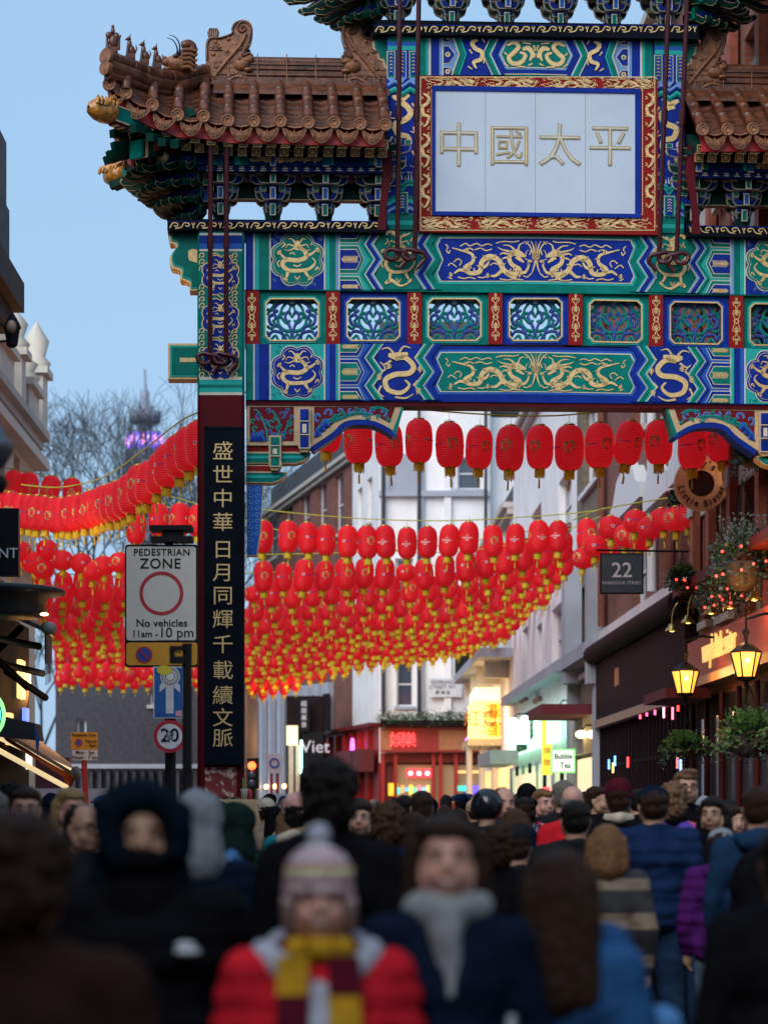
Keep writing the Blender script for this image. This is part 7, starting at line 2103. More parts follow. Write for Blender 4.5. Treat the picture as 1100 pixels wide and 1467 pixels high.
def lantern_meshes(kind):
    pr, H_ = (prof_oblong, .31) if kind == 'oblong' else (prof_round, .19)
    b = MB(); N, K = 20, 18
    vs = []
    for k in range(K + 1):
        z = -H_ + 2 * H_ * k / K
        z = H_ * math.sin(PI / 2 * (2 * k / K - 1)) if True else z
        for j in range(N):
            a = 2 * PI * j / N; r = pr(z) * (1 + .012 * math.cos(a * 10) ) 
            vs.append((r * math.cos(a), r * math.sin(a), z))
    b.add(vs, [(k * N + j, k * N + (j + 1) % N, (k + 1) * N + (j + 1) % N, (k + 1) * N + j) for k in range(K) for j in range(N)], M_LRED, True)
    body = b.mesh('shade')
    b = MB(); r0 = pr(H_) + .004
    b.lathe([(r0 * .7, H_ + .02), (r0, H_ + .02), (r0 + .004, H_ + .005), (r0, H_ - .012)], M_LGOLD, 12)
    b.tube([(r0 * .8, 0, H_ + .02), (0, 0, H_ + .05), (-r0 * .8, 0, H_ + .02)], .004, M_LGOLD, 4)
    b.tube([(0, 0, H_ + .05), (0, 0, H_ + .14)], .003, M_LGOLD, 4)
    rim = b.mesh('top_rim')
    b = MB(); b.lathe([(r0, -H_ + .012), (r0 + .004, -H_), (r0, -H_ - .02), (r0 * .7, -H_ - .02)], M_LGOLD, 12); rim2 = b.mesh('bottom_rim')
    b = MB(); rnd = random.Random(4); z0 = -H_ - .02; m_ = 22
    for i in range(m_):
        a = 2 * PI * i / m_; r = r0 * .95; L_ = .10 + rnd.uniform(-.015, .02); da = PI / m_ * 1.05; sp = rnd.uniform(.9, 1.15)
        b.add([(r * math.cos(a - da), r * math.sin(a - da), z0), (r * math.cos(a + da), r * math.sin(a + da), z0), (r * sp * math.cos(a + da * .8), r * sp * math.sin(a + da * .8), z0 - L_), (r * sp * math.cos(a - da * .8), r * sp * math.sin(a - da * .8), z0 - L_)], [(0, 1, 2, 3)], M_FRINGE)
    fr = b.mesh('fringe')
    b = MB(); b.tube([(0, 0, z0), (0.005, 0, z0 - .12)], .003, M_FRINGE, 4)
    b.tube([(.005, 0, z0 - .12), (.006, 0, z0 - .14), (.008, 0, z0 - .145), (.012, 0, z0 - .26)], [.006, .010, .013, .016], M_FRINGE, 6)
    ta = b.mesh('tassel')
    def wrap(me_b, a0):
        out = MB()
        for f, m in zip(me_b.f, me_b.m):
            pass
        vs = []
        for (x, y, z) in me_b.v:
            r = pr(z) + .003 - y; a = a0 + x / .2
            vs.append((r * math.sin(a), -r * math.cos(a), z))
        out.v = vs; out.f = me_b.f; out.m = me_b.m; out.sm = me_b.sm; out.mats = me_b.mats
        return out
    # round dragon crest
    b = MB(); rnd = random.Random(8)
    for k in range(26):
        a = rnd.uniform(0, 2 * PI); r = .075 * math.sqrt(rnd.uniform(.25, 1)); x, z = r * math.cos(a), r * math.sin(a)
        b.ribbon(spline([(x - .018, z - .004), (x, z + .012), (x + .016, z - .002), (x + .022, z + .012)], 3), .007, 0, [M_EMB, M_EMB2, M_EMB][k % 3])
    b.ribbon([(.062 * math.cos(t), .072 * math.sin(t)) for t in [i * .3 for i in range(18)]], .016, .0006, M_EMB)
    crest = wrap(b, 0).mesh('crest')
    # small shield with a line of violet lettering
    b = MB()
    b.face([(-.02, 0, .02), (-.026, 0, -.005), (-.012, 0, -.03), (.012, 0, -.03), (.026, 0, -.005), (.02, 0, .02)], M_EMBW)
    b.face([(-.012, -.001, .014), (-.014, -.001, -.008), (0, -.001, -.022), (.014, -.001, -.008), (.012, -.001, .014)], M_EMB2)
    for i in range(9): b.face([(.045 + i * .014, 0, -.008), (.055 + i * .014, 0, -.008), (.055 + i * .014, 0, .010), (.045 + i * .014, 0, .010)], M_EMBV)
    shield = wrap(b, 0).mesh('shield_print')
    tm = text_mesh('CATHAY', .048, M_EMBW, depth=0, offset=.0015)
    b = MB(); b.add([(v.co.x, 0, v.co.z - .01) for v in tm.vertices], [tuple(p.vertices) for p in tm.polygons], M_EMBW)
    b.ribbon(spline([(-.02, .045), (0, .035), (.02, .05), (.028, .04)], 3), [.002] * 3 + [.010] * 4 + [.002] * 3, 0, M_EMBW)
    tm = text_mesh('國泰', .035, M_EMBW, depth=0, offset=.001)
    b.add([(v.co.x, 0, v.co.z - .055) for v in tm.vertices], [tuple(p.vertices) for p in tm.polygons], M_EMBW)
    cath = wrap(b, 0).mesh('airline_print')
    return dict(shade=body, rim=rim, rim2=rim2, fringe=fr, tassel=ta, crest=crest, shield=shield, cathay=cath)
LM = {'oblong': lantern_meshes('oblong'), 'round': lantern_meshes('round')}
_rl = random.Random(21)
n_lan = 0
def lantern(p, kind, label, group, prints='auto', facing=None, far=False, sc=1.0):
    global n_lan
    n_lan += 1
    r = empty('paper_lantern', tuple(p), facing if facing is not None else _rl.uniform(0, 2 * PI), label, 'lantern', group)
    r.rotation_euler[0] = _rl.gauss(0, .07); r.rotation_euler[1] = _rl.gauss(0, .07)
    sc *= _rl.uniform(.96, 1.04)
    if sc != 1: r.scale = (sc, sc, sc)
    M_ = LM[kind]
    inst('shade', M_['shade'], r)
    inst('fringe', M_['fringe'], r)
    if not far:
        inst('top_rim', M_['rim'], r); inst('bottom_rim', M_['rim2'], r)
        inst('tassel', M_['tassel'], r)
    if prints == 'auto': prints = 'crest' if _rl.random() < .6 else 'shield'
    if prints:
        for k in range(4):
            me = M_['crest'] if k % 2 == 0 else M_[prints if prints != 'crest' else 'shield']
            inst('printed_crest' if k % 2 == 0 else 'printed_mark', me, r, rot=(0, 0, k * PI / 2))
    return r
def ordinal(i):
    w = ['first', 'second', 'third', 'fourth', 'fifth', 'sixth', 'seventh', 'eighth', 'ninth', 'tenth', 'eleventh', 'twelfth', 'thirteenth', 'fourteenth', 'fifteenth', 'sixteenth', 'seventeenth', 'eighteenth', 'nineteenth']
    if i < 19: return w[i]
    t = ['twentieth', 'thirtieth', 'fortieth', 'fiftieth']; T_ = ['twenty', 'thirty', 'forty', 'fifty']
    q, k = divmod(i + 1, 10)
    return t[q - 2] if k == 0 else T_[q - 2] + '-' + w[k - 1]
M_ROPE = mat('yellow_green_rope', (.42, .42, .04), .7, var=.1)
def rope(pts, label, r=.012):
    b = MB(); b.tube(spline([tuple(p) for p in pts], 4), r, M_ROPE, 5, cap=False)
    o = b.build('lantern_rope'); tag(o, label, 'rope'); return o
# front row under the beam
row = [(470, 617), (513, 632), (557, 637), (600, 632), (644, 638), (686, 642), (730, 643), (773, 641), (815, 642), (858, 639), (900, 635), (943, 634), (991, 640), (1030, 632), (1068, 628)]
Y = 34.6
fac = [1.2, 2.2, .3, 1.9, .0, .35, 2.6, 2.5, 2.9, .3, .5, 2.5, .4, 2.3, 1.0]
for i, (px, py) in enumerate(row):
    p = P(px, py, Y + .03 * (i % 3)); lantern(p, 'oblong', 'red oblong lantern in the nearest row under the gate beam, %s from the left' % ordinal(i), 'lanterns under the gate beam', 'shield', fac[i] + .2 , sc=1.0)
rope([P(330, 560, Y), P(470, 572, Y), P(640, 590, Y), P(773, 596, Y), P(860, 590, Y), P(960, 580, Y), P(1100, 562, Y)], 'yellow rope carrying the nearest lantern row under the gate beam')
# second row
row2 = [(377, 769), (413, 769), (441, 771), (467, 774), (498, 776), (526, 777), (552, 776), (583, 778), (612, 777), (643, 775), (671, 771), (706, 775), (738, 773), (771, 769), (799, 769), (840, 766)]
Y = 48.5
cath = {6, 7, 8, 9, 10, 12, 13, 14}
for i, (px, py) in enumerate(row2):
    lantern(P(px, py, Y), 'oblong', 'red oblong lantern in the second row back behind the gate, %s from the left' % ordinal(i), 'lanterns in the second row', 'cathay' if i in cath else 'shield', _rl.choice([.1, .4, 1.57, 1.2]) if i not in cath else 1.57 + _rl.uniform(-.4, .5))
rope([P(355, 728, Y), P(500, 742, Y), P(640, 746, Y), P(760, 740, Y), P(850, 732, Y), P(905, 720, Y)], 'yellow rope of the second lantern row')
rope([P(200, 700, 50), P(283, 722, 50), P(420, 765, 50), P(600, 792, 50), P(760, 775, 50), P(860, 740, 50)], 'slack yellow rope just below the second lantern row')
for i, (px, py) in enumerate(((196, 758), (228, 745), (258, 744), (284, 746))):
    lantern(P(px, py, Y), 'oblong', 'red oblong lantern left of the gate column above the pedestrian sign, %s from the left' % ordinal(i), 'lanterns above the pedestrian sign')
# round lanterns, right
rr = [(852, 782, 44), (874, 756, 42.5), (897, 768, 41.5), (910, 747, 40.5), (930, 757, 40), (948, 745, 39.5), (968, 744, 39), (985, 738, 38.8), (868, 790, 44.5), (835, 800, 46), (918, 772, 41)]
for i, (px, py, Yr) in enumerate(rr):
    lantern(P(px, py, Yr), 'round', 'round red lantern near the number sign at the right, %s in the cluster' % ordinal(i), 'round lanterns at the right', 'crest')
rope([P(820, 745, 47), P(860, 730, 44), P(915, 720, 40.5), P(990, 708, 38.5)], 'yellow rope of the round lanterns at the right')
# left receding string
cnt = 0
pts = [(286, 636, 33.8), (270, 645, 34.2), (256, 655, 34.8), (240, 668, 35.4), (229, 679, 36), (214, 692, 36.6), (200, 696, 37.2), (188, 708, 38), (178, 715, 38.6), (169, 719, 39.2), (160, 721, 39.8), (151, 723, 40.4), (142, 727, 41), (133, 730, 41.6), (123, 733, 42.2), (112, 735, 42.6), (101, 737, 43), (90, 738, 43.4), (79, 738, 43.8), (66, 736, 44), (54, 735, 44.3), (43, 734, 44.6), (31, 733, 44.8), (19, 730, 45), (8, 727, 45.2), (-3, 724, 45.4)]
for i, (px, py, Yr) in enumerate(pts):
    lantern(P(px, py, Yr), 'oblong', 'red lantern in the string sweeping down left of the column, %s from the column' % ordinal(i), 'lanterns in the sweeping string', facing=_rl.uniform(0, 6))
rope([P(286, 590, 33.8)] + [P(px, py - 50 * 34.6 / Yr, Yr) for px, py, Yr in pts[2::4]], 'yellow rope of the string sweeping down left of the column')
for i, (px, py) in enumerate(((20, 696), (42, 699), (72, 704), (104, 707))):
    lantern(P(px, py, 50), 'oblong', 'red lantern peeping over the sweeping string, %s from the left' % ordinal(i), 'lanterns behind the sweeping string')
rope([P(-10, 668, 50), P(20, 672, 50), P(70, 684, 50), P(140, 705, 50), P(283, 735, 50)], 'thin yellow rope behind the sweeping string')
# rounds on the left, upper
for i, (px, py) in enumerate(((30, 790), (48, 806), (68, 788), (90, 803), (117, 807), (149, 811), (172, 806), (62, 815), (14, 804), (133, 818))):
    lantern(P(px, py, 46.5), 'round', 'round red lantern in the left cluster below the sweeping string, %s placed' % ordinal(i), 'round lanterns at the left', 'crest')
# rows receding across the street
rows = [(51, [(60, 838), (180, 842), (360, 828), (480, 826), (600, 820), (700, 805), (820, 782)], 1),
        (54, [(60, 852), (180, 858), (360, 852), (600, 845), (700, 826), (815, 800)], 1),
        (57.5, [(60, 868), (180, 872), (360, 872), (600, 862), (700, 842), (800, 818)], 1),
        (61, [(66, 884), (180, 888), (360, 889), (600, 880), (700, 858), (792, 832)], 1),
        (65, [(72, 897), (180, 903), (360, 906), (600, 894), (700, 874), (780, 846)], 1),
        (69, [(78, 912), (180, 918), (360, 925), (600, 908), (770, 862)], 1),
        (73, [(80, 926), (190, 926), (360, 941), (600, 921), (700, 902), (752, 882)], 1),
        (77, [(84, 962), (190, 962), (360, 955), (600, 930), (735, 905)], 1),
        (81, [(86, 972), (190, 974), (360, 966), (500, 944), (600, 935), (690, 920)], 0),
        (85, [(90, 984), (190, 986), (360, 976), (480, 952), (560, 940)], 0),
        (89, [(94, 995), (190, 998), (360, 985), (440, 966), (500, 950)], 0),
        (93, [(98, 1006), (190, 1008), (360, 994), (440, 972)], 0),
        (75, [(80, 938), (190, 940), (360, 948), (500, 936), (620, 924), (740, 894)], 0),
        (79, [(84, 950), (190, 952), (360, 960), (500, 940), (600, 930), (712, 908)], 0),
        (71, [(80, 918), (190, 920), (360, 933), (600, 915), (760, 872)], 0),
        (67, [(76, 904), (190, 908), (360, 916), (600, 901), (774, 852)], 0),
        (63, [(70, 890), (190, 896), (360, 898), (600, 887), (786, 838)], 0)]
names = ['third', 'fourth', 'fifth', 'sixth', 'seventh', 'eighth', 'ninth', 'tenth']
far = MB()
for ri, (Yr, cp, single) in enumerate(rows):
    px = cp[0][0] + _rl.uniform(0, 12); k = 0; rp = []
    pitch = .415 * F / Yr
    while px < cp[-1][0]:
        for a, c in zip(cp, cp[1:]):
            if a[0] <= px <= c[0]: py = a[1] + (c[1] - a[1]) * (px - a[0]) / (c[0] - a[0])
        rp.append((px, py - 34 * 50 / Yr))
        Yj = Yr + _rl.uniform(-.5, .5)
        p = P(px, py + _rl.gauss(0, 1.8), Yj)
        hidden = (288 < px < 348 and py < 1090) or (184 < px < 279 and py < 945)
        kind = 'round' if (_rl.random() < .06) else 'oblong'
        if not hidden:
            if single and n_lan < 298:
                lantern(p, kind, 'red %s lantern in the %s row back, %s from the left' % (kind, names[ri], ordinal(k)), 'lanterns of the rows strung across the street', far=ri > 4, sc=_rl.uniform(.95, 1.08))
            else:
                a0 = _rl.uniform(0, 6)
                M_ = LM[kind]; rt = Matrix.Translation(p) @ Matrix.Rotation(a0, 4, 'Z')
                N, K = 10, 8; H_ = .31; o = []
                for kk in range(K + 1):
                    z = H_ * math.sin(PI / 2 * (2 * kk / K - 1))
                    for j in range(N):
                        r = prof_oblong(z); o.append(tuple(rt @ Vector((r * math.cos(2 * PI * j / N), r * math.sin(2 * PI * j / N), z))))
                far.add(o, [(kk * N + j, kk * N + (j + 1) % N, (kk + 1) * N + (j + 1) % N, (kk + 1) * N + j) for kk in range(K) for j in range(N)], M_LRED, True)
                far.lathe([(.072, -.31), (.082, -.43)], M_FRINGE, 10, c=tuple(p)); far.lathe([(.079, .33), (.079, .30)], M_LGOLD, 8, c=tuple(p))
                far.tube([tuple(p + Vector((0, 0, -.43))), tuple(p + Vector((0.01, 0, -.56)))], .014, M_FRINGE, 4)
                if _rl.random() < .6:
                    e = p + Vector((_rl.uniform(-.06, .06), -.204, 0)); far.face([(e.x + .06 * math.cos(a), e.y, e.z + .07 * math.sin(a)) for a in [2 * PI * i / 8 for i in range(8)]], M_EMB)
        k += 1
        px += pitch * _rl.uniform(.92, 1.1)
    if ri < 6 and ri < len(names): rope([P(a, c, Yr) for a, c in rp[::5] + [rp[-1]]], 'yellow rope carrying the %s lantern row back' % (names[ri]))
fo = far.build('distant_lanterns'); tag(fo, 'mass of small red lanterns with yellow fringes in the farthest rows', 'lantern', kind='stuff')
print('lanterns', n_lan)
# ================================================================ people
def skin_mat(name, col):
    return mat(name, col, .5, var=.10, scale=12, spec=.35)
SK = {'pale': skin_mat('skin_pale', (.46, .26, .19)), 'rosy': skin_mat('skin_rosy', (.54, .29, .23)), 'tan': skin_mat('skin_tan', (.42, .24, .16)), 'olive': skin_mat('skin_olive', (.36, .21, .14)), 'dark': skin_mat('skin_dark', (.12, .06, .04))}
def hair_mat(name, c):
    return mat(name, c, .45, var=.45, scale=10, stretch=(14, 14, 1.2), bump=.6, bscale=14, spec=.12)
HC = {'black': hair_mat('hair_black', (.010, .008, .008)), 'dkbrown': hair_mat('hair_dark_brown', (.028, .014, .009)), 'brown': hair_mat('hair_brown', (.06, .03, .016)), 'ginger': hair_mat('hair_ginger_blonde', (.20, .10, .045)),
      'blonde': hair_mat('hair_blonde', (.34, .22, .10)), 'grey': hair_mat('hair_grey', (.17, .155, .14)), 'sandy': hair_mat('hair_sandy', (.16, .09, .05))}
def cloth(name, c, rough=.85, bump=.5, bs=9, **k):
    return mat('cloth_' + name, c, rough, var=.22, scale=5, bump=bump, bscale=bs, spec=.03, **k)
CL = {}
for nm, c in dict(black=(.006, .006, .008), charcoal=(.014, .015, .018), navy=(.005, .010, .026), blue=(.02, .075, .20), teal=(.01, .18, .22), red=(.55, .016, .028), maroon=(.07, .008, .016), pink=(.55, .28, .27), cream=(.5, .42, .33),
                  grey=(.20, .22, .25), silver=(.26, .28, .30), purple=(.075, .012, .12), green=(.008, .020, .016), brown=(.022, .012, .009), white=(.38, .40, .48), jeans=(.018, .042, .095), ltjeans=(.10, .15, .22), ltblue=(.07, .20, .42), dkblue=(.007, .018, .055), beige=(.30, .22, .16)).items():
    CL[nm] = cloth(nm, c)
M_EYEW = mat('eye_white', (.34, .30, .28), .3, var=0); M_IRIS = mat('eye_iris', (.03, .018, .012), .2, var=0)
M_LIP = mat('lip_colour', (.40, .12, .11), .45, var=.1); M_TEETH = mat('teeth', (.7, .68, .62), .3, var=0)
M_SHOE = mat('black_shoe', (.012, .012, .012), .5)
def shape(name, prims, voxel, m=None, smooth=5, fold=0.0, rings=0.0, ringf=60, seed=0, curl=0.0):
    """one continuous surface grown from ellipsoids and tapered capsules"""
    b = MB(); mm = m or CL['black']
    for p in prims:
        if p[0] == 'e': b.ell(p[1], p[2], mm, 20, 14)
        else:
            a, c, r0, r1 = Vector(p[1]), Vector(p[2]), p[3], p[4]
            b.ell(tuple(a), (r0,) * 3, mm, 14, 9); b.ell(tuple(c), (r1,) * 3, mm, 14, 9)
            b.tube([a, a.lerp(c, .5), c], [r0, (r0 + r1) / 2, r1], mm, 14)
    me = b.mesh(name)
    o = bpy.data.objects.new('shape', me); C.objects.link(o)
    md = o.modifiers.new('r', 'REMESH'); md.mode = 'VOXEL'; md.voxel_size = voxel; md.use_smooth_shade = True
    ms = o.modifiers.new('s', 'SMOOTH'); ms.iterations = smooth; ms.factor = .6
    dg = bpy.context.evaluated_depsgraph_get()
    me2 = bpy.data.meshes.new_from_object(o.evaluated_get(dg))
    bpy.data.objects.remove(o); bpy.data.meshes.remove(me)
    me2.name = name
    if fold or rings or curl:
        for v in me2.vertices:
            n_ = v.normal; d = 0
            if fold: d += fold * noise.noise(Vector((v.co.x * 7 + seed, v.co.y * 7, v.co.z * 4.5 + v.co.x * 6))) + fold * .5 * noise.noise(v.co * 17)
            if rings:
                t = (v.co.z * ringf) % (2 * PI); d += rings * (abs(math.sin(t / 2)) - .6) * (1 - abs(n_.z))
            if curl: d += curl * noise.noise(v.co * 34 + Vector((seed, 0, 0)))
            v.co = v.co + n_ * d
    me2.materials.clear(); me2.materials.append(mm)
    me2.polygons.foreach_set('use_smooth', [True] * len(me2.polygons))
    return me2
HZ0 = 1.63      # head centre height of the standard figure
def head_prims(z, f=False):
    w = .94 if f else 1.0
    P_ = [('e', (0, .012, z + .035), (.077 * w, .096, .086)), ('e', (0, -.018, z - .032), (.064 * w, .072, .080)), ('e', (0, -.040, z - .005), (.060 * w, .050, .060)), ('e', (0, -.045, z - .082), (.034 * w, .035, .028)), ('e', (0, -.028, z - .066), (.050 * w, .045, .038)),
          ('c', (0, -.088, z + .008), (0, -.108, z - .022), .009, .0135), ('e', (.010, -.098, z - .026), (.009, .012, .008)), ('e', (-.010, -.098, z - .026), (.009, .012, .008)),
          ('e', (0, -.078, z + .026), (.052 * w, .016, .010)), ('e', (0, -.082, z - .055), (.024, .016, .012))]
    for s in (-1, 1):
        P_ += [('e', (s * .036 * w, -.056, z - .034), (.030, .030, .034)), ('e', (s * .078 * w, .012, z - .008), (.010, .020, .032)), ('c', (s * .052, -.02, z - .075), (s * .060, .0, z - .04), .022, .022)]
    P_ += [('c', (0, .020, z - .06), (0, .028, z - .17), .056 * w, .062 * w)]
    return P_
def hand_prims(w, d, s):
    """palm and five fingers hanging from wrist point w towards d; s = side"""
    w, d = Vector(w), Vector(d).normalized(); f = Vector((0, -1, 0)); f = (f - d * f.dot(d)).normalized(); n_ = d.cross(f)
    P_ = [('c', w, w + d * .075, .026, .036)]
    P_ += [('c', w + d * .03 + f * .016, w + d * .08 + f * .018, .018, .016), ('c', w + d * .03 - f * .016, w + d * .08 - f * .020, .018, .016)]
    for k, (o, l) in enumerate(((.030, .070), (.010, .080), (-.010, .074), (-.028, .058))):
        a = w + d * .085 + f * o; m_ = a + d * l * .5 + n_ * s * .008; e = m_ + d * l * .42 + n_ * s * .020
        P_ += [('c', a, m_, .0105, .0095), ('c', m_, e, .0095, .008)]
    t0 = w + d * .03 + f * .028; t1 = t0 + d * .035 + f * .028; t2 = t1 + d * .032 + f * .006
    P_ += [('c', t0, t1, .014, .012), ('c', t1, t2, .012, .009)]
    return P_
ARMS = {'down': [((.185, .0, 1.405), (.235, .03, 1.13), (.235, -.04, .89))], 'bent': [((.185, .0, 1.405), (.235, .04, 1.14), (.10, -.24, 1.20))]}
def body_prims(pose, f=False):
    P_ = head_prims(HZ0, f)
    P_ += [('e', (0, 0, 1.30), (.165, .10, .16)), ('e', (0, 0, 1.10), (.14, .095, .18)), ('e', (0, 0, .95), (.15, .11, .12)), ('c', (0, .02, 1.44), (.15, .0, 1.40), .06, .055), ('c', (0, .02, 1.44), (-.15, 0, 1.40), .06, .055)]
    for s in (-1, 1):
        sh, el, wr = [Vector((s * p[0], p[1], p[2])) for p in ARMS[pose][0]]
        P_ += [('c', sh, el, .052, .040), ('c', el, wr, .038, .026)] + hand_prims(wr, wr - el, s)
        P_ += [('c', (s * .085, 0, .92), (s * .10, -.01, .50), .082, .056), ('c', (s * .10, -.01, .50), (s * .11, .02, .10), .054, .038), ('c', (s * .11, .03, .06), (s * .12, -.12, .04), .036, .03)]
    return P_
def coat_prims(pose, kind, f=False):
    k = {'coat': 1.0, 'puffer': 1.12, 'long': 1.05}[kind]
    lo = .55 if kind == 'long' else .80
    w = .92 if f else 1.0
    P_ = [('e', (0, .005, 1.30), (.205 * w * k, .140 * k, .18)), ('e', (0, 0, 1.10), (.185 * w * k, .138 * k, .22)), ('e', (0, .005, .94), (.198 * k, .148 * k, .16)), ('c', (0, .02, 1.455), (.165 * w, .005, 1.40), .082, .078 * k), ('c', (0, .02, 1.455), (-.165 * w, .005, 1.40), .082, .078 * k),
          ('e', (0, .015, 1.49), (.088, .088, .045))]
    if kind == 'long': P_ += [('c', (0, 0, .9), (0, .01, .60), .185, .20)]
    for s in (-1, 1):
        sh, el, wr = [Vector((s * p[0] * (w if i == 0 else 1), p[1], p[2])) for i, p in enumerate(ARMS[pose][0])]
        d = (wr - el).normalized()
        P_ += [('c', sh, el, .080 * k, .066 * k), ('c', el, wr - d * .01, .064 * k, .050 * k)]
    return P_
ME_BODY = {}
for ps_ in ('down', 'bent'):
    for f_ in (False, True):
        ME_BODY[ps_, f_] = shape('body', body_prims(ps_, f_), .0085, SK['pale'], 7)
ME_COAT = {}
for ps_ in ('down', 'bent'):
    for kd in ('coat', 'puffer', 'long'):
        for f_ in (False, True):
            if kd == 'long' and ps_ == 'bent': continue
            ME_COAT[ps_, kd, f_] = shape('jacket', coat_prims(ps_, kd, f_), .016, None, 3, fold=.014, rings=.012 if kd == 'puffer' else 0, ringf=76, seed=len(ME_COAT) * 3)
tp = [('e', (0, .005, .92), (.165, .125, .13))]
for s in (-1, 1): tp += [('c', (s * .085, .0, .90), (s * .10, -.012, .50), .100, .078), ('c', (s * .10, -.012, .50), (s * .112, .02, .07), .076, .066)]
ME_TROU = shape('trousers', tp, .014, CL['jeans'], 3, fold=.010)
ME_SHOE = [shape('shoe', [('c', (s * .112, .05, .045), (s * .125, -.13, .035), .048, .040)], .012, M_SHOE, 2) for s in (-1, 1)]
z = HZ0
cap_ = [('e', (0, -.002, z + .080), (.080, .092, .040)), ('e', (0, .030, z + .050), (.087, .098, .082)), ('e', (0, .052, z + .00), (.080, .070, .090))]
side = lambda zl, r, x=.078, y=.02: [('c', (s * x, y, z + .03), (s * (x + .012), y + .005, z + zl), r, r * 1.05) for s in (-1, 1)]
ME_HAIR = {
 'short': shape('hair', cap_, .009, HC['black'], 2, curl=.006),
 'quiff': shape('hair', cap_ + [('e', (.01, -.045, z + .112), (.06, .05, .025))], .009, HC['black'], 2, curl=.009),
 'receding': shape('hair', [('e', (0, .040, z + .042), (.086, .090, .082)), ('e', (0, .055, z - .005), (.080, .068, .085))], .009, HC['black'], 2, curl=.008),
 'long': shape('hair', cap_ + side(-.26, .033, .084, .03) + [('c', (0, .065, z), (0, .105, z - .30), .078, .085), ('c', (.05, .06, z), (.07, .09, z - .30), .06, .06), ('c', (-.05, .06, z), (-.07, .09, z - .30), .06, .06)], .011, HC['black'], 3, curl=.007),
 'verylong': shape('hair', cap_ + side(-.42, .034, .086, .025) + [('c', (0, .065, z), (0, .12, z - .42), .080, .105), ('c', (.06, .06, z), (.10, .07, z - .42), .06, .065), ('c', (-.06, .06, z), (-.10, .07, z - .42), .06, .065)], .012, HC['black'], 3, curl=.007),
 'bob': shape('hair', cap_ + side(-.12, .038, .086, .035) + [('c', (0, .055, z + .02), (0, .075, z - .12), .088, .092), ('c', (.05, .05, z), (.07, .06, z - .12), .06, .06), ('c', (-.05, .05, z), (-.07, .06, z - .12), .06, .06)], .010, HC['black'], 3, curl=.006),
 'curly': shape('hair', [('e', (0, .03, z + .05), (.105, .115, .105)), ('e', (0, .06, z - .02), (.10, .09, .11))], .010, HC['black'], 1, curl=.026),
 'fringe': shape('hair', [('e', (0, .062, z - .01), (.082, .062, .050)), ('e', (.06, .03, z - .005), (.026, .05, .03)), ('e', (-.06, .03, z - .005), (.026, .05, .03))], .009, HC['grey'], 2, curl=.006),
 'beard': shape('beard', [('e', (0, -.050, z - .088), (.040, .040, .026)), ('c', (.045, -.03, z - .075), (.062, .0, z - .035), .022, .016), ('c', (-.045, -.03, z - .075), (-.062, .0, z - .035), .022, .016), ('c', (-.022, -.088, z - .047), (.022, -.088, z - .047), .006, .006)], .008, HC['sandy'], 1, curl=.008),
 'beanie': shape('beanie', [('e', (0, .015, z + .062), (.096, .112, .100)), ('e', (0, .012, z + .025), (.100, .116, .036))], .010, CL['maroon'], 2, curl=.006),
 'cap': shape('cap', [('e', (0, .012, z + .060), (.092, .108, .082)), ('e', (0, -.10, z + .040), (.070, .075, .010))], .010, CL['navy'], 2),
 'flatcap': shape('flat_cap', [('e', (0, .0, z + .078), (.105, .125, .052)), ('e', (0, .01, z + .055), (.092, .105, .045))], .010, CL['charcoal'], 2, fold=.006),
 'hoodup': shape('hood', [('e', (0, .035, z + .025), (.118, .118, .135)), ('c', (0, .04, z - .03), (0, .06, z - .15), .115, .125)], .012, CL['black'], 3, fold=.016),
 'hoodfront': shape('hood', [('e', (0, .04, z + .03), (.125, .115, .14)), ('c', (0, .05, z - .03), (0, .06, z - .15), .12, .14)] + [('c', (.088 * math.cos(a), -.072, z + .012 + .098 * math.sin(a)), (.088 * math.cos(a + .5), -.072, z + .012 + .098 * math.sin(a + .5)), .036, .036) for a in [i * .5 - .6 for i in range(9)]] + [('c', (s * .08, .0, z + .02 + .05 * k), (s * .085, -.07, z + .02 + .05 * k), .045, .036) for s in (-1, 1) for k in (-1, 0, 1)], .012, CL['black'], 3, fold=.016),
 'hooddown': shape('hood', [('e', (0, .125, z - .17), (.125, .075, .075)), ('e', (.08, .06, z - .165), (.06, .07, .045)), ('e', (-.08, .06, z - .165), (.06, .07, .045))], .012, CL['black'], 3, fold=.014),
 'helmet': shape('helmet', [('e', (0, .01, z + .035), (.118, .138, .120))], .010, M_SHOE, 3),
 'headscarf': shape('headscarf', [('e', (0, .03, z + .03), (.094, .105, .10)), ('c', (0, .04, z - .02), (0, .02, z - .16), .095, .12), ('c', (.07, 0, z), (.05, -.04, z - .12), .03, .04), ('c', (-.07, 0, z), (-.05, -.04, z - .12), .03, .04)], .011, CL['black'], 3, fold=.008),
 'scarf': shape('scarf', [('c', (s * .07, .02, z - .125), (0, -.075 if k else .09, z - .13), .040, .042) for s in (-1, 1) for k in (0, 1)], .011, CL['grey'], 2, fold=.016),
 'snood': shape('snood', [('c', (s * .075, .01, z - .125), (0, -.08 if k else .09, z - .145), .050, .054) for s in (-1, 1) for k in (0, 1)] + [('c', (0, -.09, z - .18), (.01, -.125, z - .36), .050, .014)], .011, CL['grey'], 2, fold=.018),
 'mask': shape('face_cover', [('e', (0, -.034, z - .062), (.080, .086, .055)), ('c', (0, 0, z - .10), (0, .0, z - .17), .085, .11)], .011, CL['black'], 3, fold=.01),
 'backpack': shape('backpack', [('e', (0, .235, 1.22), (.15, .10, .20)), ('e', (0, .23, 1.10), (.155, .10, .12)), ('e', (0, .30, 1.12), (.11, .05, .10))], .014, CL['black'], 3, fold=.01),
}
def skip_face(h): return abs(((h + 180) % 360) - 180) > 100
b = MB()
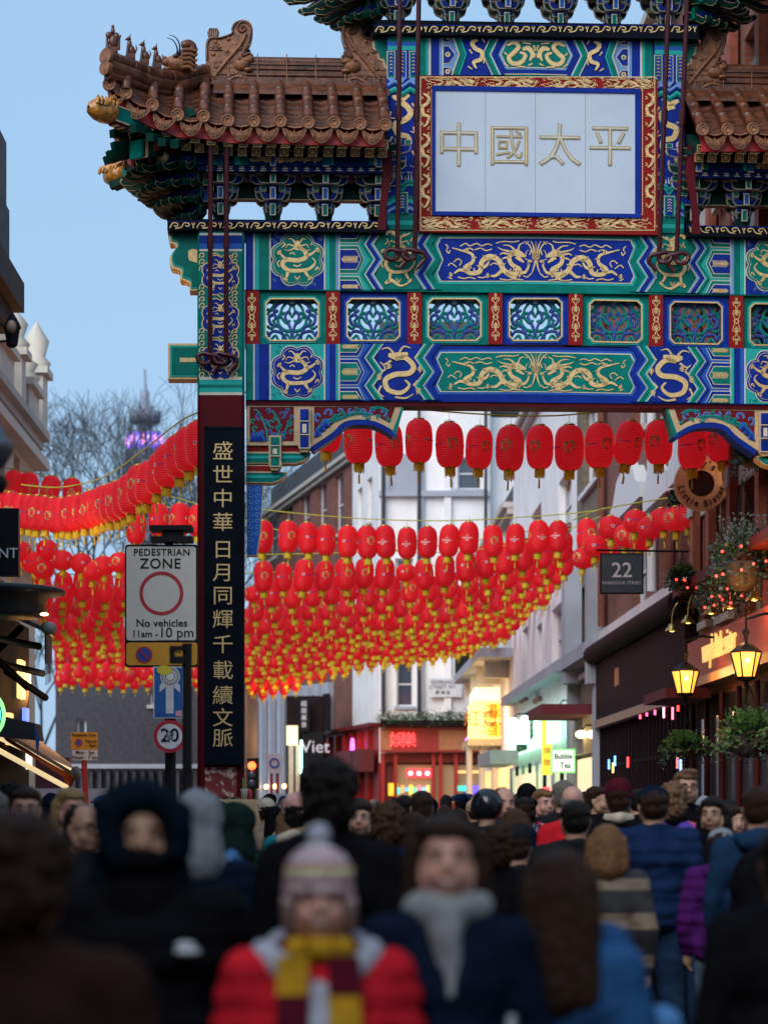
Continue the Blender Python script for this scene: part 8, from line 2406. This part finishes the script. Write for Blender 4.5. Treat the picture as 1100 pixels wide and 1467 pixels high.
for s in (-1, 1):
    b.ell((s * .031, -.078, z + .006), (.0135, .011, .0085), M_EYEW, 10, 6); b.ell((s * .031, -.0865, z + .006), (.0062, .0045, .0070), M_IRIS, 8, 5)
ME_EYE = None
def one(fn):
    bb = MB(); fn(bb); return bb.mesh('piece')
ME_EYES = [one(lambda bb, s=s: (bb.ell((s * .031, -.079, z + .006), (.0130, .0098, .0058), M_EYEW, 10, 6), bb.ell((s * .031, -.0862, z + .006), (.0060, .0040, .0056), M_IRIS, 8, 5))) for s in (-1, 1)]
ME_BROW = [one(lambda bb, s=s: bb.tube([(s * .014, -.094, z + .026), (s * .030, -.093, z + .032), (s * .048, -.082, z + .026)], [.004, .0045, .002], HC['dkbrown'], 6, flat=.7)) for s in (-1, 1)]
ME_LIPS = {'plain': one(lambda bb: (bb.ell((0, -.0965, z - .0535), (.021, .006, .0045), M_LIP, 12, 6), bb.ell((0, -.0955, z - .0605), (.018, .006, .0050), M_LIP, 12, 6)))}
ME_LIPS['smile'] = one(lambda bb: (bb.tube(spline([(-.028, -.086, z - .050), (-.012, -.096, z - .057), (.012, -.096, z - .057), (.028, -.086, z - .050)], 4), [.003, .005, .005, .005, .005, .005, .005, .005, .005, .005, .005, .005, .003], M_LIP, 6), bb.tube([(-.016, -.0985, z - .0555), (0, -.1005, z - .0575), (.016, -.0985, z - .0555)], .0032, M_TEETH, 6)))
ME_GLASSES = one(lambda bb: [bb.tube([(s * .033 + .024 * math.cos(a), -.099, z + .004 + .018 * math.sin(a)) for a in [2 * PI * i / 14 for i in range(15)]], .0028, M_SHOE, 5) for s in (-1, 1)] + [bb.tube([(-.010, -.1, z + .008), (.010, -.1, z + .008)], .0025, M_SHOE, 5)] + [bb.tube([(s * .056, -.098, z + .008), (s * .080, -.01, z + .006)], .0025, M_SHOE, 5) for s in (-1, 1)])
def setm(o, m):
    o.material_slots[0].link = 'OBJECT'; o.material_slots[0].material = m
    return o
n_ppl = 0
def person(px, py, hpx, head, hair, hc, coat, cc, label, skin='pale', f=False, pose='down', extra=(), trou='jeans', mouth='plain', sc=None, tilt=0.0, width=1.0, Y=None):
    """hair: key of ME_HAIR or tuple of (key, material); hpx = head height in photo pixels"""
    global n_ppl
    n_ppl += 1
    child = sc is not None
    Y = Y or .245 * (sc or 1.0) ** .4 * F / hpx
    p = P(px, py, Y)
    s_ = p.z / HZ0
    hd = R(head)
    r = empty('person', (p.x, Y, 0), hd, label, 'person')
    r.scale = (s_ * width, s_ * width, s_)
    if child: r.scale = (s_ * 1.04, s_ * 1.04, s_)
    bo = setm(inst('body', ME_BODY[pose, f], r), SK[skin])
    if coat: setm(inst('jacket', ME_COAT[pose, coat, f], r), CL[cc] if isinstance(cc, str) else cc)
    setm(inst('trousers', ME_TROU, r), CL[trou])
    for m_ in ME_SHOE: inst('shoe', m_, r)
    hs = hair if isinstance(hair, (list, tuple)) else [(hair, hc)] if hair else []
    if any(k in ('beanie', 'cap', 'flatcap', 'scarf') for k, c in hs) and not any(k in ('short', 'long', 'bob', 'curly', 'quiff', 'receding') for k, c in hs): hs = [('receding', 'dkbrown' if n_ppl % 3 else 'black')] + list(hs)
    for k, c in hs:
        mm = HC[c] if c in HC and k in ('short', 'quiff', 'receding', 'long', 'verylong', 'bob', 'curly', 'fringe', 'beard') else (CL[c] if isinstance(c, str) else c)
        nm = {'short': 'hair', 'quiff': 'hair', 'receding': 'hair', 'long': 'hair', 'verylong': 'hair', 'bob': 'hair', 'curly': 'hair', 'fringe': 'hair', 'hoodup': 'hood', 'hoodfront': 'hood', 'hooddown': 'hood', 'flatcap': 'cap', 'mask': 'face_cover', 'snood': 'scarf'}.get(k, k)
        setm(inst(nm, ME_HAIR[k], r), mm)
    if not skip_face(head):
        for s in (0, 1): inst('eye', ME_EYES[s], bo); inst('eyebrow', ME_BROW[s], bo)
        inst('lips', ME_LIPS[mouth], bo)
    if 'glasses' in extra: inst('glasses', ME_GLASSES, r)
    return r

M_PLAID = mat('cloth_plaid_dark', (.02, .02, .024), .85, var=.2)
def bands(name, stops, axis=2, scale=1.0, off=0.0):
    m = bpy.data.materials.new(name); m.use_nodes = True
    n, l = m.node_tree.nodes, m.node_tree.links; b_ = n['Principled BSDF']; b_.inputs['Roughness'].default_value = .9
    tc = n.new('ShaderNodeTexCoord'); sp = n.new('ShaderNodeSeparateXYZ'); l.new(tc.outputs['Object'], sp.inputs[0])
    ma = n.new('ShaderNodeMath'); ma.operation = 'MULTIPLY_ADD'; ma.inputs[1].default_value = scale; ma.inputs[2].default_value = off; l.new(sp.outputs[axis], ma.inputs[0])
    cr = n.new('ShaderNodeValToRGB'); cr.color_ramp.interpolation = 'CONSTANT'
    for i, (p, c) in enumerate(stops):
        e = cr.color_ramp.elements[i] if i < 2 else cr.color_ramp.elements.new(p)
        e.position = p; e.color = (*c, 1)
    l.new(ma.outputs[0], cr.inputs[0]); l.new(cr.outputs[0], b_.inputs['Base Color'])
    no = n.new('ShaderNodeTexNoise'); no.inputs['Scale'].default_value = 90; bp = n.new('ShaderNodeBump'); bp.inputs['Strength'].default_value = .4; bp.inputs['Distance'].default_value = .01
    l.new(tc.outputs['Object'], no.inputs['Vector']); l.new(no.outputs[0], bp.inputs['Height']); l.new(bp.outputs[0], b_.inputs['Normal'])
    return m
# knitted hat, bands from brow (z .0) to crown
M_KNIT = bands('knitted_stripes', [(0, (.17, .10, .10)), (.12, (.42, .34, .32)), (.2, (.24, .10, .14)), (.3, (.45, .38, .36)), (.38, (.28, .12, .17)), (.46, (.42, .33, .34)), (.54, (.48, .46, .20)), (.62, (.32, .14, .18)), (.7, (.5, .44, .44)), (.78, (.40, .24, .30)), (.86, (.55, .5, .52))], 2, 5.0, -1.60 * 5)
M_RAINBOW = None
m = bpy.data.materials.new('rainbow_fleece'); m.use_nodes = True
n_, l_ = m.node_tree.nodes, m.node_tree.links
tc = n_.new('ShaderNodeTexCoord'); no = n_.new('ShaderNodeTexNoise'); no.inputs['Scale'].default_value = 3.2; no.inputs['Detail'].default_value = 1
cr = n_.new('ShaderNodeValToRGB'); cr.color_ramp.elements[0].position = .30; cr.color_ramp.elements[0].color = (.01, .22, .20, 1); cr.color_ramp.elements[1].position = .72; cr.color_ramp.elements[1].color = (.55, .02, .10, 1)
for p_, c_ in ((.40, (.02, .07, .45)), (.50, (.12, .02, .35)), (.58, (.62, .12, .05)), (.64, (.6, .05, .25))):
    e = cr.color_ramp.elements.new(p_); e.color = (*c_, 1)
l_.new(tc.outputs['Object'], no.inputs['Vector']); l_.new(no.outputs[0], cr.inputs[0]); l_.new(cr.outputs[0], n_['Principled BSDF'].inputs['Base Color']); n_['Principled BSDF'].inputs['Roughness'].default_value = .8
CL['rainbow'] = m
CL['plaid'] = bands('plaid_bands', [(0, (.02, .02, .025)), (.12, (.20, .15, .11)), (.2, (.02, .02, .025)), (.38, (.22, .17, .12)), (.46, (.02, .02, .025)), (.62, (.22, .17, .12)), (.72, (.03, .03, .035)), (.86, (.20, .16, .12)), (.93, (.02, .02, .025))], 2, 1.05, -.58)
CL['quilt'] = cloth('quilted_navy', (.009, .024, .075))
CL['inky'] = cloth('inky_navy', (.003, .008, .016))
CL['midblue'] = cloth('mid_blue', (.012, .036, .085))

# --- near, strongly blurred figures
person(28, 1262, 175, 170, 'curly', 'dkbrown', 'coat', 'brown', 'blurred person with dark brown hair filling the bottom left corner', 'dark', width=1.15)
p2 = person(203, 1200, 150, 8, [('hoodfront', 'inky'), ('mask', 'black')], None, 'puffer', 'black', 'person in a dark hooded parka with covered mouth, blurred at the left front', 'tan', width=1.12, Y=6.6)
b = MB(); b.ell((.105, -.17, 1.32), (.034, .012, .012), mat('badge_white', (.6, .65, .7), .5), 10, 6); b.ell((.100, -.168, 1.338), (.026, .012, .010), mat('badge_white', (.6, .65, .7), .5), 10, 6); b.build('chest_badge', p2)
p3 = person(457, 1290, 128, 4, [('beanie', M_KNIT)], None, 'puffer', 'red', 'smiling child in a knitted earflap hat, red coat and striped scarf', 'rosy', False, sc=.86, mouth='smile', Y=6.0, width=1.0)
b = MB(); b.ell((0, .02, HZ0 + .185), (.034, .034, .034), CL['white'], 12, 8); b.build('pompom', p3)
for s in (-1, 1):
    b = MB(); b.ell((s * .082, .0, HZ0 - .03), (.022, .055, .075), M_KNIT, 12, 8); b.tube([(s * .085, -.01, HZ0 - .1), (s * .09, -.03, HZ0 - .2)], .010, CL['cream'], 6); b.build('earflap', p3)
ME_WC = shape('white_collar', [('c', (s * .14, .0, HZ0 - .15), (s * .07, -.10, HZ0 - .21), .042, .036) for s in (-1, 1)] + [('c', (-.10, .08, HZ0 - .13), (.10, .08, HZ0 - .13), .05, .05)], .012, CL['white'], 3, fold=.016)
inst('fleece_collar', ME_WC, p3)
M_SCY = cloth('scarf_yellow', (.48, .27, .02)); M_SCM = cloth('scarf_maroon', (.085, .008, .020))
b = MB()
for k in range(10):
    a0, a1 = 2 * PI * k / 10, 2 * PI * (k + 1) / 10
    b.tube([(.085 * math.cos(a), .02 - .095 * math.sin(a), HZ0 - .135) for a in (a0, (a0 + a1) / 2, a1)], .036, M_SCY if k in (1, 2, 3, 7) else M_SCM, 10)
b.build('scarf_loop', p3)
for s, x1 in ((-1, .075), (1, .06)):
    for k in range(5):
        za, zb = HZ0 - .15 - k * .105, HZ0 - .15 - (k + 1) * .105
        b = MB(); c0, c1 = Vector((s * (x1 + .0), -.135 - .012 * k, za)), Vector((s * (x1 + .004), -.15 - .010 * k, zb))
        b.obox((c0 + c1) / 2, (.042, 0, 0), (0, .014, 0), (c1 - c0) / 2, M_SCY if (k + (s > 0)) % 2 == 0 else M_SCM); b.build('scarf_band', p3)
inst('white_top', ME_WT := shape('white_top', [('e', (0, -.085, 1.22), (.085, .085, .20))], .012, CL['white'], 3, fold=.01), p3)
p4 = person(640, 1232, 152, 0, [('verylong', 'dkbrown'), ('snood', 'silver')], None, 'coat', 'navy', 'smiling woman with long dark hair, grey snood and navy coat, blurred in front', 'rosy', True, mouth='smile', Y=6.2)
b = MB(); b.tube([(.17, -.16, 1.22), (.14, -.19, .98)], .012, CL['white'], 8); b.build('white_strap', p4)
p5 = person(803, 1278, 132, 168, 'long', 'dkbrown', 'coat', 'blue', 'woman seen from behind with long dark hair and blue jacket, blurred in front', 'pale', True, 'bent', width=1.05)
p6 = person(472, 1146, 92, 180, 'curly', 'black', 'long', 'black', 'tall person with black hair seen from behind, blurred behind the child', 'dark')
p7 = person(282, 1182, 82, 190, [('hoodup', 'grey')], None, 'puffer', 'navy', 'person in a pale grey hood behind the parka, with blue shoulders', 'pale', True)
b = MB(); b.tube(spline([(-.14, .06, 1.50), (-.20, -.02, 1.42), (-.25, -.04, 1.22)], 4), .03, CL['ltblue'], 8); b.build('blue_strap', p7)
person(640, 1330, 140, 180, 'short', 'black', 'coat', 'black', 'dark coated person low between the child and the woman', 'dark', sc=.8) if False else None
person(868, 1385, 118, 175, [('beanie', 'blue')], None, 'puffer', 'ltblue', 'child in a light blue jacket and hat at the front right, blurred', 'rosy', False, sc=.8, pose='bent')
# --- middle distance, left
person(122, 1188, 74, 38, 'receding', 'black', 'coat', 'charcoal', 'man with glasses and receding black hair looking up to the left', 'tan', extra=('glasses',))
person(38, 1160, 62, 5, 'short', 'dkbrown', 'coat', 'black', 'man with short brown hair facing the camera at the far left', 'rosy')
person(18, 1150, 44, 185, 'curly', 'black', 'coat', 'black', 'curly black head behind the man at the far left', 'dark')
person(-8, 1165, 60, 180, 'short', 'grey', 'coat', 'brown', 'grey haired person cut by the left edge')
person(103, 1160, 58, 30, 'long', 'blonde', 'coat', 'beige', 'blonde woman looking down behind the man with glasses', 'rosy', True)
person(75, 1160, 36, 180, [('hoodup', 'navy')], None, 'coat', 'navy', 'person in a navy hood behind the blonde woman', 'dark')
person(148, 1160, 34, 180, [('cap', 'blue')], None, 'coat', 'navy', 'person in a blue cap far behind the man with glasses')
# centre
person(338, 1186, 60, 172, [('hoodup', 'green')], None, 'puffer', 'green', 'person in a dark green hooded puffer beside the pedestal', 'dark', width=1.15)
person(312, 1172, 40, 185, [('hoodup', 'charcoal')], None, 'coat', 'charcoal', 'small figure in a charcoal hood against the pedestal')
person(428, 1168, 52, 160, [('beanie', 'pink'), ('hooddown', 'cream')], None, 'puffer', 'teal', 'woman in a pink beanie with cream and teal puffer', 'pale', True)
person(396, 1172, 34, 120, [('headscarf', 'black')], None, 'coat', 'beige', 'woman in a black headscarf and beige coat by the pedestal', 'tan', True)
person(382, 1164, 32, 185, [('beanie', 'cream')], None, 'coat', 'beige', 'person in a cream beanie beside the pedestal')
person(412, 1176, 36, 180, 'long', 'sandy', 'coat', 'charcoal', 'fair haired person between headscarf and pink beanie', 'pale', True)
person(517, 1173, 54, -8, 'long', 'dkbrown', 'coat', 'black', 'pale woman with dark hair facing the camera, black coat', 'pale', True)
person(556, 1184, 60, 178, 'curly', 'brown', 'coat', 'dkblue', 'brown curly haired person seen from behind in the centre')
person(592, 1192, 58, 178, 'verylong', 'dkbrown', 'coat', 'charcoal', 'woman with long straight brown hair seen from behind in the centre', 'pale', True)
person(604, 1158, 46, 180, 'short', 'dkbrown', 'coat', 'charcoal', 'short haired man seen from behind right of the centre', 'tan')
person(578, 1160, 38, 185, 'short', 'black', 'coat', 'black', 'dark head just left of the short haired man')
person(655, 1178, 40, 180, 'short', 'black', 'coat', 'brown', 'dark haired man behind the smiling woman')
person(697, 1160, 48, 182, 'helmet', mat('glossy_black_hat', (.01, .012, .016), .15), 'coat', 'charcoal', 'person in a shiny black helmet near the centre')
person(722, 1152, 46, 12, 'receding', 'brown', 'coat', 'dkblue', 'woman with hair pulled back facing the camera, blue scarf', 'rosy', True, extra=())
person(712, 1216, 66, 180, 'curly', 'dkbrown', 'coat', 'black', 'brown curly head low in the centre right', 'pale', True)
person(742, 1214, 60, 178, [('beanie', 'charcoal')], None, 'coat', 'charcoal', 'person in a charcoal beanie low in the centre right')
person(752, 1164, 42, 180, [('flatcap', 'charcoal')], None, 'coat', 'navy', 'man in a grey flat cap seen from behind')
person(755, 1146, 34, 5, [('beanie', 'black')], None, 'coat', 'black', 'face under a black beanie behind the flat cap', 'tan')
person(738, 1184, 52, 165, 'long', 'brown', 'coat', 'charcoal', 'woman with brown hair and a hair clip below the flat cap', 'pale', True)
person(779, 1152, 40, 25, 'short', 'ginger', 'coat', 'maroon', 'ginger haired man looking down to the left', 'rosy')
person(806, 1142, 42, 182, 'short', 'grey', 'coat', 'charcoal', 'grey haired person just behind the bald man')
person(820, 1150, 46, 170, 'fringe', 'grey', 'coat', 'red', 'bald man in a red jacket seen from behind', 'rosy')
person(824, 1176, 56, 178, 'short', 'black', 'coat', 'charcoal', 'man with short black hair in a dark collared jacket, from behind', 'tan', width=1.15)
person(857, 1148, 38, 60, 'short', 'dkbrown', 'coat', 'black', 'dark haired man in profile beside the maroon beanie', 'tan')
person(862, 1168, 36, 10, 'short', 'grey', 'coat', 'pink', 'grey haired face peeping below the man in profile', 'rosy')
person(886, 1146, 50, 172, [('beanie', 'maroon'), ('scarf', 'cream')], None, 'coat', 'black', 'person in a maroon beanie and striped scarf from behind', 'dark', Y=17.9)
person(868, 1212, 66, 178, [('bob', 'ginger'), ('scarf', 'maroon')], None, 'long', 'plaid', 'woman with a light ginger bob and dark plaid coat from behind', 'pale', True, trou='beige')
p21 = person(935, 1156, 49, 180, [('cap', 'navy')], None, 'puffer', 'quilt', 'man in a navy cap, navy quilted jacket and jeans standing with his back to us', 'tan', width=1.18, Y=16.3)
b = MB(); b.ell((0, .112, HZ0 + .01), (.012, .006, .010), CL['white'], 8, 5); b.build('cap_badge', p21)
p23 = person(963, 1150, 46, 175, [('curly', 'sandy'), ('scarf', 'black')], None, 'coat', 'rainbow', 'person with tousled sandy hair in a rainbow fleece', 'pale', trou='charcoal')
inst('backpack', ME_HAIR['backpack'], p23)
p24 = person(983, 1129, 50, 4, [('quiff', 'sandy'), ('beard', 'sandy')], None, 'coat', 'black', 'tall bearded man with glasses and black jacket facing the camera', 'pale', extra=('glasses',), Y=19.2)
text('chest_logo', 'THE\nNORTH\nFACE', .016, CL['white'], p24, (.085, -.172, 1.37), depth=.001); 
b = MB(); b.ribbon([(.105 + .022 * math.cos(a), 1.355 + .022 * math.sin(a)) for a in [PI / 2 * i / 6 for i in range(7)]], .008, -.174, CL['white']); b.build('logo_curve', p24)
person(1020, 1168, 52, -20, 'verylong', 'black', 'coat', 'black', 'woman with long black hair glancing left beside the bearded man', 'olive', True)
person(1050, 1176, 44, 60, 'long', 'dkbrown', 'coat', 'maroon', 'brown haired woman in profile behind the child in purple', 'pale', True)
person(1046, 1190, 36, 40, 'long', 'blonde', 'coat', 'pink', 'small fair haired girl with a painted face', 'rosy', True, sc=.8)
p26 = person(1033, 1214, 54, 168, [('cap', 'grey'), ('hooddown', 'purple')], None, 'puffer', 'purple', 'child in a pale grey cap and purple puffer jacket', 'tan', True, trou='ltjeans', sc=.9)
p27 = person(1084, 1160, 62, 172, [('short', 'dkbrown'), ('hooddown', 'midblue')], None, 'coat', 'midblue', 'man in a navy jacket with a black backpack at the right edge', 'tan')
inst('backpack', ME_HAIR['backpack'], p27)
person(1125, 1240, 120, 175, 'short', 'black', 'coat', 'black', 'dark blurred figure cut by the right edge', 'dark')
person(1100, 1180, 44, 180, [('headscarf', 'charcoal')], None, 'coat', 'black', 'person in a charcoal hood by the right edge')
person(1008, 1160, 30, 180, [('hoodup', 'grey')], None, 'coat', 'grey', 'figure in a pale grey hood behind the black haired woman')
person(912, 1150, 34, 180, 'short', 'black', 'coat', 'black', 'dark head between the maroon beanie and the navy cap')
person(948, 1150, 32, 180, [('beanie', 'white')], None, 'coat', 'navy', 'white woolly hat just behind the navy cap')
person(838, 1152, 32, 180, 'short', 'black', 'coat', 'black', 'black haired head between the bald man and the profile')
# --- the mass of heads further back
_rp = random.Random(5)
hk = ['short', 'short', 'long', 'bob', 'curly', 'beanie', 'hoodup', 'short', 'long', 'cap']
hcc = ['black', 'dkbrown', 'brown', 'black', 'grey', 'sandy', 'blonde', 'dkbrown']
clc = ['black', 'charcoal', 'navy', 'brown', 'dkblue', 'black', 'beige', 'maroon', 'green', 'charcoal']
hn = {'short': 'short hair', 'long': 'long hair', 'bob': 'bobbed hair', 'curly': 'curly hair', 'beanie': 'a beanie', 'hoodup': 'a raised hood', 'cap': 'a cap'}
near_of = [(0, 'at the left edge'), (60, 'left of the small amber sign'), (120, 'below the small amber sign'), (200, 'below the pedestrian sign'), (290, 'at the foot of the column'), (360, 'right of the pedestal'), (430, 'below the corner shop'), (500, 'below the red shop wing'),
           (560, 'below the neon characters'), (620, 'below the red menu screen'), (670, 'below the blue screen'), (720, 'below the golden restaurant'), (780, 'below the menu board'), (830, 'below the bubble tea sign'), (880, 'before the dark glazing'), (1000, 'before the red posts')]
seen = {}
k = 0
for row_, (y0, h0, h1, n) in enumerate(((1151, 13, 19, 26), (1156, 20, 27, 24), (1164, 27, 34, 20))):
    for i in range(n):
        px = 8 + (1090 - 8) * (i + _rp.uniform(.1, .9)) / n
        if row_ < 2 and px < 300 and _rp.random() < .5: continue
        if 280 < px < 380: continue
        hp = _rp.uniform(h0, h1)
        hr = _rp.choice(hk); cl_ = _rp.choice(clc); face = _rp.random() < .2
        hcol = _rp.choice(hcc) if hr in ('short', 'long', 'bob', 'curly') else _rp.choice(clc)
        where = [w for x, w in near_of if x <= px][-1]
        # keep people in the street
        Yp = .245 * F / hp; X = (px - CX) / F * Yp
        if X > RX(Yp) - .4 or Yp > 92: continue
        cn = {'dkblue': 'dark blue'}.get(cl_, cl_)
        lab = '%s person with %s in %s %s, %s' % (['distant', 'far', 'mid distance'][row_], hn[hr], cn, 'coat', where)
        seen[lab] = seen.get(lab, 0) + 1
        if seen[lab] > 1: lab += ', %s one' % ('second' if seen[lab] == 2 else 'third')
        person(px, y0 + _rp.uniform(-4, 7), hp, _rp.uniform(-25, 25) if face else 180 + _rp.uniform(-30, 30), hr, hcol, 'coat', cl_, lab, _rp.choice(['pale', 'rosy', 'tan', 'dark']), hr in ('long', 'bob'))
print('people', n_ppl)
# umbrellas held further back
def umbrella(px, py, Y, w, c, label):
    r = empty('umbrella', tuple(P(px, py, Y)), 0, label, 'umbrella')
    b = MB(); n = 8
    pr = [(0, .22), (.2, .20), (.38, .13), (.5, .02), (.52, -.02)]
    b.lathe([(q * w, h * w) for q, h in pr], c, n, smooth=False); b.build('canopy', r)
    b = MB(); b.tube([(0, 0, .26 * w), (0, 0, -.75)], .012, M_DKMET, 6); b.build('shaft', r)
umbrella(665, 1147, 68, .95, CL['dkblue'], 'blue umbrella below the blue screen')
umbrella(398, 1150, 62, 1.1, CL['grey'], 'grey umbrella right of the pedestal')
umbrella(156, 1150, 40, .6, CL['dkblue'], 'dark blue umbrella under the small amber sign')
b = MB(); q = P(778, 1194, 18.5)
b.prism([(q.x - .08, q.z - .05), (q.x + .06, q.z - .09), (q.x + .09, q.z + .04), (q.x - .04, q.z + .09)], 18.5, 18.51, CL['white'])
b.ribbon([(q.x - .08, q.z - .05), (q.x + .09, q.z + .04)], .02, 18.498, CL['red']); b.ribbon([(q.x - .04, q.z + .09), (q.x + .06, q.z - .09)], .02, 18.497, CL['red'])
fl = b.build('small_flag'); tag(fl, 'small red white and blue flag held above the crowd', 'flag')
b = MB(); b.tube([(q.x - .09, 18.51, q.z - .2), (q.x - .07, 18.51, q.z + .08)], .004, CL['white'], 5); b.face([(q.x - .05, 18.497, q.z - .01), (q.x, 18.497, q.z + .01), (q.x - .02, 18.497, q.z + .06), (q.x - .045, 18.497, q.z + .07)], CL['blue']); b.build('flag_stick', fl)
